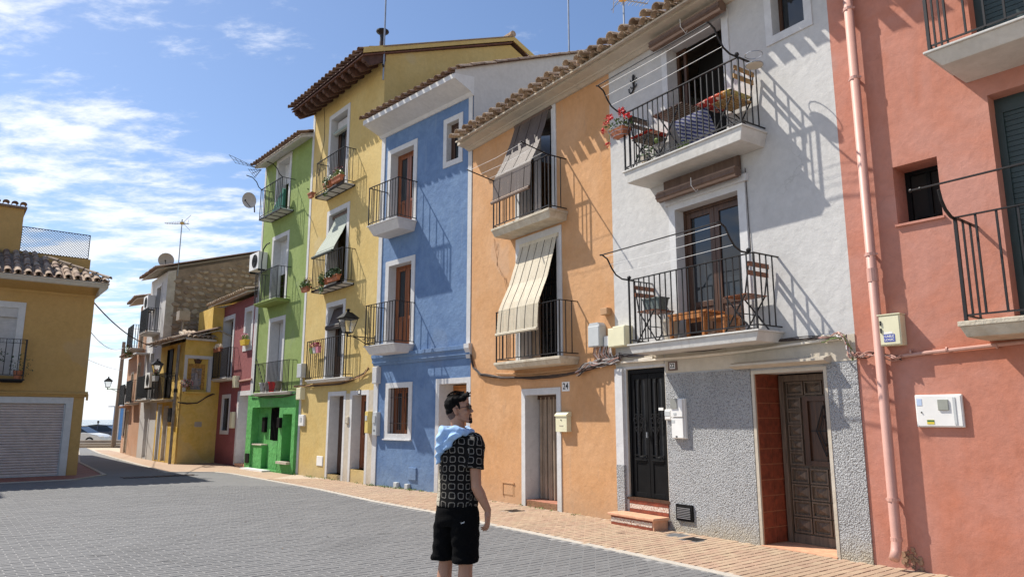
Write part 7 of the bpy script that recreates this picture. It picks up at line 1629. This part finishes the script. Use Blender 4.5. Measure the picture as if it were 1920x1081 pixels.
for i in range(520):
    th = rs_.uniform(0, 2 * math.pi); ph = rs_.uniform(.05, 1.0); x, y, z = .079 * math.sin(ph * 1.45) * math.cos(th), -.020 + .082 * math.sin(ph * 1.45) * math.sin(th), .052 + .082 * math.cos(ph * 1.45)
    if y > .035 and z < .10: continue
    top = z > .10; L_ = rs_.uniform(.016, .034) if top else rs_.uniform(.012, .022); z += .012 if top else 0
    dx, dy, dzz = (rs_.uniform(-.4, .4), rs_.uniform(.4, 1.1), rs_.uniform(.0, .45)) if top else (x * 4 + rs_.uniform(-.3, .3), -.35 + rs_.uniform(-.3, .3), -.8)
    st_.tube([tuple(Hh(x, y, z)), tuple(Hh(x + dx * L_ * .5, y + dy * L_ * .5, z + dzz * L_ * .6)), tuple(Hh(x + dx * L_, y + dy * L_ * 1.05, z + dzz * L_ * .85))], .0016, 4, .0004)
so_ = local(st_).build('hair_strands', M['hair'], man); so_['kind'] = 'stuff'
nb_ = MB(); ehead(nb_, (0, -.040, -.022), (.0655, .056, .062), 18); fd = plain('faded_hair', (.10, .055, .04), .7, 0, .3, 60); fuse(local(nb_), 'hair', fd, man, .005, 2, None, 'close faded hair at the nape')
bd = MB(); ehead(bd, (0, .087, -.106), (.019, .016, .014), 12); cap(bd, Hh(-.020, .096, -.050), Hh(.020, .096, -.050), .0058, .0058, 8); cap(bd, Hh(0, .094, -.080), Hh(0, .090, -.100), .009, .013, 8)
for sg in (-1, 1): cap(bd, Hh(sg * .022, .088, -.055), Hh(sg * .019, .084, -.10), .005, .009, 8); cap(bd, Hh(sg * .018, .080, -.108), Hh(sg * .006, .090, -.110), .009, .011, 8)
for sg in (-1, 1): cap(bd, Hh(sg * .010, .0935, .036), Hh(sg * .046, .078, .038), .0042, .003, 8)
fuse(local(bd), 'beard', M['beard'], man, .003, 2, None, 'dark goatee, moustache and eyebrows')
gl_ = MB()
for sg in (-1, 1):
    pts = [(sg * (.033 + .024 * math.cos(a)), .103 - .004 * abs(math.cos(a)), .008 + .019 * math.sin(a)) for a in [2 * math.pi * i / 14 for i in range(14)]]
    n0 = len(gl_.v); gl_.v += [tuple(Hh(x - 0, y + .004 - abs(x) * .25, z)) for x, y, z in pts] + [tuple(Hh(x, y - abs(x) * .25, z)) for x, y, z in pts]
    for j in range(14): gl_.f.append((n0 + j, n0 + (j + 1) % 14, n0 + 14 + (j + 1) % 14, n0 + 14 + j))
    gl_.f += [tuple(n0 + j for j in range(14)), tuple(n0 + 14 + j for j in reversed(range(14)))]
gl_.m = [0] * len(gl_.f); gm_ = glass('sunglass_lens', (.012, .010, .010), .08); so = local(gl_).build('sunglasses', gm_, man)
fr_ = MB()
for sg in (-1, 1):
    fr_.tube([tuple(Hh(sg * (.033 + .025 * math.cos(a)), .107 - (.033 + .025 * math.cos(a)) * .25, .008 + .020 * math.sin(a))) for a in [2 * math.pi * i / 16 for i in range(17)]], .0018, 5); fr_.tube([tuple(Hh(sg * .058, .090, .014)), tuple(Hh(sg * .071, .050, .012)), tuple(Hh(sg * .079, -.002, .008)), tuple(Hh(sg * .078, -.02, -.004))], .0021, 5)
fr_.tube([tuple(Hh(-.009, .107, .014)), tuple(Hh(0, .110, .017)), tuple(Hh(.009, .107, .014))], .0018, 5); local(fr_).build('frame', plain('brown_frame', (.05, .015, .01), .3), so)
# shirt with a crochet square pattern, laid out in cloth coordinates
shirt = MB()
sp = [(.885, .180, .145), (.93, .180, .143), (1.02, .168, .134), (1.12, .168, .134), (1.22, .180, .138), (1.32, .190, .134), (1.38, .188, .122), (1.425, .145, .105), (1.455, .085, .082), (1.468, .060, .066)]
loft(shirt, [(B(.012 if z > 1.2 else 0, .0, z), RV * (a if z < 1.2 else a * .94), FV * b_) for z, a, b_ in sp], 36)
SE = SH.lerp(EL, .86) + RV * .0; cap(shirt, B(.165, 0, 1.375), B(.185, 0, 1.34), .078, .078)
def sleeve(S, E, r0, r1):
    ax = (E - S).normalized(); a = ax.cross(FV).normalized(); b_ = ax.cross(a); loft(shirt, [(S.lerp(E, f), a * (r0 + (r1 - r0) * f), b_ * (r0 + (r1 - r0) * f)) for f in (0, .33, .66, 1)], 24)
SE = pm_(886.5, 878, -.135); sleeve(B(.178, 0, 1.37), SE, .072, .088); SEl = SL.lerp(ELl, .8); sleeve(B(-.15, .03, 1.36), SEl, .07, .074); cap(shirt, B(-.14, .02, 1.365), B(-.155, .03, 1.33), .074, .074)
CELL = .068
def shirtuv(me):
    uv = me.uv_layers.new(name='cloth'); ca = me.color_attributes.new('front', 'FLOAT_COLOR', 'POINT'); R3 = MO.inverted(); info = []; waves = []
    ax = (SE - SH).normalized()
    for v in me.vertices:
        w = R3 @ v.co; q = w - C0; r_, f_ = q.dot(RV), q.dot(FV); z = q.z
        t_ = max(0, (w - SH).dot(ax)); ds = (w - SH - ax * t_).length; rad = math.hypot(r_, f_ * 1.3)
        on = r_ > .165 and z < 1.42 and (w.x > (C0.x + .100) or r_ > .2)
        if on: sv = w - SH - ax * t_; a1 = ax.cross(FV).normalized(); a2 = ax.cross(a1); an = math.atan2(sv.dot(a2), sv.dot(a1)); info.append((an * .078 / CELL, t_ / CELL, 0, True, r_, z))
        else: an = math.atan2(r_, -f_ * 1.35); info.append((an * .165 / CELL + .5, z / CELL, 1, False, r_, z))
        waves.append(.0022 * math.sin(z * 46 + r_ * 21) * math.sin(r_ * 30 + f_ * 20))
        fr = 1.0 if (r_ < -.068 - max(0, (z - 1.0)) * .22 and z < 1.22) else 0.0; ca.data[v.index].color = (fr, fr, fr, 1)
    for p in me.polygons:
        us = [info[me.loops[li].vertex_index] for li in p.loop_indices]; k0 = us[0]
        for li, u in zip(p.loop_indices, us):
            x = u[0]
            per = (2 * math.pi * (.165 if not k0[3] else .078)) / CELL
            if x - k0[0] > per / 2: x -= per
            elif k0[0] - x > per / 2: x += per
            uv.data[li].uv = (x, u[1])
    wi = iter(waves); displace(me, lambda c: next(wi))
m, tt, bb = mat('crochet_shirt'); uvn = N(tt, 'ShaderNodeUVMap', uv_map='cloth')
nn0 = noise(tt, 7, 2, .5, 0, N(tt, 'ShaderNodeNewGeometry').outputs['Position']); 
va = N(tt, 'ShaderNodeVectorMath', operation='MULTIPLY_ADD'); tt.links.new(nn0.outputs[1], va.inputs[0]); va.inputs[1].default_value = (.42, .42, 0); tt.links.new(uvn.outputs[0], va.inputs[2])
fr = N(tt, 'ShaderNodeVectorMath', operation='FRACTION'); tt.links.new(va.outputs[0], fr.inputs[0]); sb2 = N(tt, 'ShaderNodeVectorMath', operation='SUBTRACT'); tt.links.new(fr.outputs[0], sb2.inputs[0]); sb2.inputs[1].default_value = (.5, .5, 0)
ab = N(tt, 'ShaderNodeVectorMath', operation='ABSOLUTE'); tt.links.new(sb2.outputs[0], ab.inputs[0]); sx = N(tt, 'ShaderNodeSeparateXYZ'); tt.links.new(ab.outputs[0], sx.inputs[0])
def mth(op, a, b_=None, c=None):
    n = N(tt, 'ShaderNodeMath', operation=op)
    for i, v in enumerate((a, b_, c)):
        if v is None: continue
        if isinstance(v, (int, float)): n.inputs[i].default_value = v
        else: tt.links.new(v, n.inputs[i])
    return n.outputs[0]
px4 = mth('POWER', sx.outputs[0], 4.5); py4 = mth('POWER', sx.outputs[1], 4.5); rad = mth('POWER', mth('ADD', px4, py4), 1 / 4.5)
ring = mth('LESS_THAN', mth('ABSOLUTE', mth('SUBTRACT', rad, .315)), .038)
sep2 = N(tt, 'ShaderNodeSeparateXYZ'); tt.links.new(sb2.outputs[0], sep2.inputs[0]); ang = mth('ARCTAN2', sep2.outputs[1], sep2.outputs[0]); knit = mth('GREATER_THAN', mth('SINE', mth('MULTIPLY', ang, 20)), -.62)
pat = mth('MULTIPLY', ring, knit)
at = N(tt, 'ShaderNodeAttribute', attribute_name='front'); c1 = mixrgb(tt, pat, (.0065, .006, .006), (.27, .245, .21)); thin = mth('MULTIPLY', mth('LESS_THAN', mth('ABSOLUTE', mth('SUBTRACT', rad, .30)), .035), knit); c2 = mixrgb(tt, thin, (.46, .41, .32), (.02, .018, .015)); cm_ = mixrgb(tt, at.outputs['Fac'], c1.outputs[0], c2.outputs[0])
tt.links.new(cm_.outputs[0], bb.inputs['Base Color']); bb.inputs['Roughness'].default_value = .95; bb.inputs['Specular IOR Level'].default_value = .15
kn_ = noise(tt, 260, 3, .6, 0, N(tt, 'ShaderNodeNewGeometry').outputs['Position']); bump(tt, bb, kn_.outputs[0], .6, .004)
fuse(local(shirt), 'shirt', m, man, .006, 6, shirtuv)
# shorts
sh_ = MB(); hemL, hemR = pm_(834, 1042, .06), pm_(872.5, 1047, -.06)
loft(sh_, [(B(0, 0, z), RV * a, FV * b_) for z, a, b_ in ((.955, .165, .125), (.93, .172, .134), (.86, .188, .142), (.78, .190, .142), (.735, .178, .128))], 30)
for hem, sg in ((hemL, -1), (hemR, 1)):
    top = B(sg * .085, .0, .80)
    loft(sh_, [(top.lerp(hem, f), RV * w_, FV * d_) for f, w_, d_ in ((0, .098, .128), (.35, .102, .124), (.7, .100, .112), (.93, .099, .105), (.94, .105, .112), (1.0, .105, .112), (1.07, .104, .110))], 24)
def crease(me):
    displace(me, lambda c: .0035 * math.sin(c.z * 38 + c.x * 17) * math.sin(c.x * 41 + c.z * 9) + .002 * math.sin(c.z * 80 + c.y * 30))
so = fuse(local(sh_), 'shorts', plain('black_cotton', (.004, .004, .0045), 1.0, 0, .2, 30, .4, 300, .08), man, .006, 5, crease)
lg = text_mesh('bear', .017, M['plastic_grey'], 'shorts_logo', so, (0, 0, 0), (0, 0, 0), .0008, .0006)
pt = pm_(884, 979, -.22); bk = B(.165, -.118, 0); lg.location = Vector((bk.x, bk.y, pm_(884, 979, -.2).z)) - Vector((C0.x, C0.y, .016)); lg.rotation_euler = (R_(90), R_(-20), -YAW + R_(38))
# light blue hood lying round the neck and over the back
hd_ = MB()
Q = [(884, 809, .02, .026), (880, 811, -.09, .030), (866, 808, -.14, .036), (852, 806, -.13, .044), (840, 811, -.10, .052), (832, 824, -.08, .052), (829, 840, -.08, .042), (826, 856, -.07, .028), (824, 868, -.06, .014)]
Q = [(pm_(x - (4 if x < 850 else 0), y, dy), r_) for x, y, dy, r_ in Q]
for (p, r0), (q, r1) in zip(Q, Q[1:]): cap(hd_, p, q, r0 * .9, r1 * .9)
Q = [(884, 809, .02, .026), (876, 803, .09, .026), (858, 802, .10, .028), (842, 804, .06, .036), (836, 806, -.02, .046), (838, 810, -.1, .05)]
Q = [(pm_(x - (4 if x < 850 else 0), y, dy), r_) for x, y, dy, r_ in Q]
for (p, r0), (q, r1) in zip(Q, Q[1:]): cap(hd_, p, q, r0 * .9, r1 * .9)
cap(hd_, pm_(848, 818, -.15), pm_(836, 838, -.12), .034, .030); cap(hd_, pm_(862, 815, -.17), pm_(846, 820, -.16), .020, .030)
def folds(me):
    displace(me, lambda c: .0075 * (1 - 2 * abs(math.sin(c.x * 30 - c.z * 34 + 1.5 * math.sin(c.z * 18 + c.y * 12)))) * (.6 + .4 * math.sin(c.x * 25 + c.y * 20)) + .003 * math.sin(c.x * 55 + c.z * 70))
ho = fuse(local(hd_), 'hood', plain('pale_blue_cloth', (.30, .47, .72), .75, 0, .12, 8, .3, 30), man, .006, 7, folds, 'pale blue hood folded round the neck')
# distant walker on the beach
w = thing('person', 'distant person in dark clothes and a cap walking behind the parked cars', 'person', (-40.6, 72, -.42), 0); mb = MB(); ex = Vector((1, 0, 0)); ey = Vector((0, 1, 0))
loft(mb, [(Vector((0, 0, z)), ex * a, ey * b_) for z, a, b_ in ((.85, .16, .12), (1.0, .15, .11), (1.25, .2, .13), (1.42, .17, .1), (1.5, .07, .06))], 14); cap(mb, (0, 0, 1.45), (0, 0, 1.58), .06, .06); ell(mb, (0, .01, 1.68), ex * .08, ey * .1, ZV * .12)
for sg in (-1, 1): cap(mb, (sg * .2, 0, 1.4), (sg * .25, .03, 1.12), .055, .042); cap(mb, (sg * .25, .03, 1.12), (sg * .22, .12, .88), .042, .035); cap(mb, (sg * .09, 0, .88), (sg * .1, .1 * sg, .48), .09, .06); cap(mb, (sg * .1, .1 * sg, .48), (sg * .1, .1 * sg, .08), .058, .045); cap(mb, (sg * .1, .1 * sg, .06), (sg * .1 + .14, .1 * sg, .04), .045, .035)
fuse(mb, 'body', plain('dark_clothes', (.02, .022, .03), .8), w, .02, 3); MB().lathe([(.10, 1.70), (.105, 1.76), (.08, 1.82), (.02, 1.84)], 0, 0, 12).box(0, .19, -.07, .07, 1.70, 1.715).build('cap', M['black'], w)
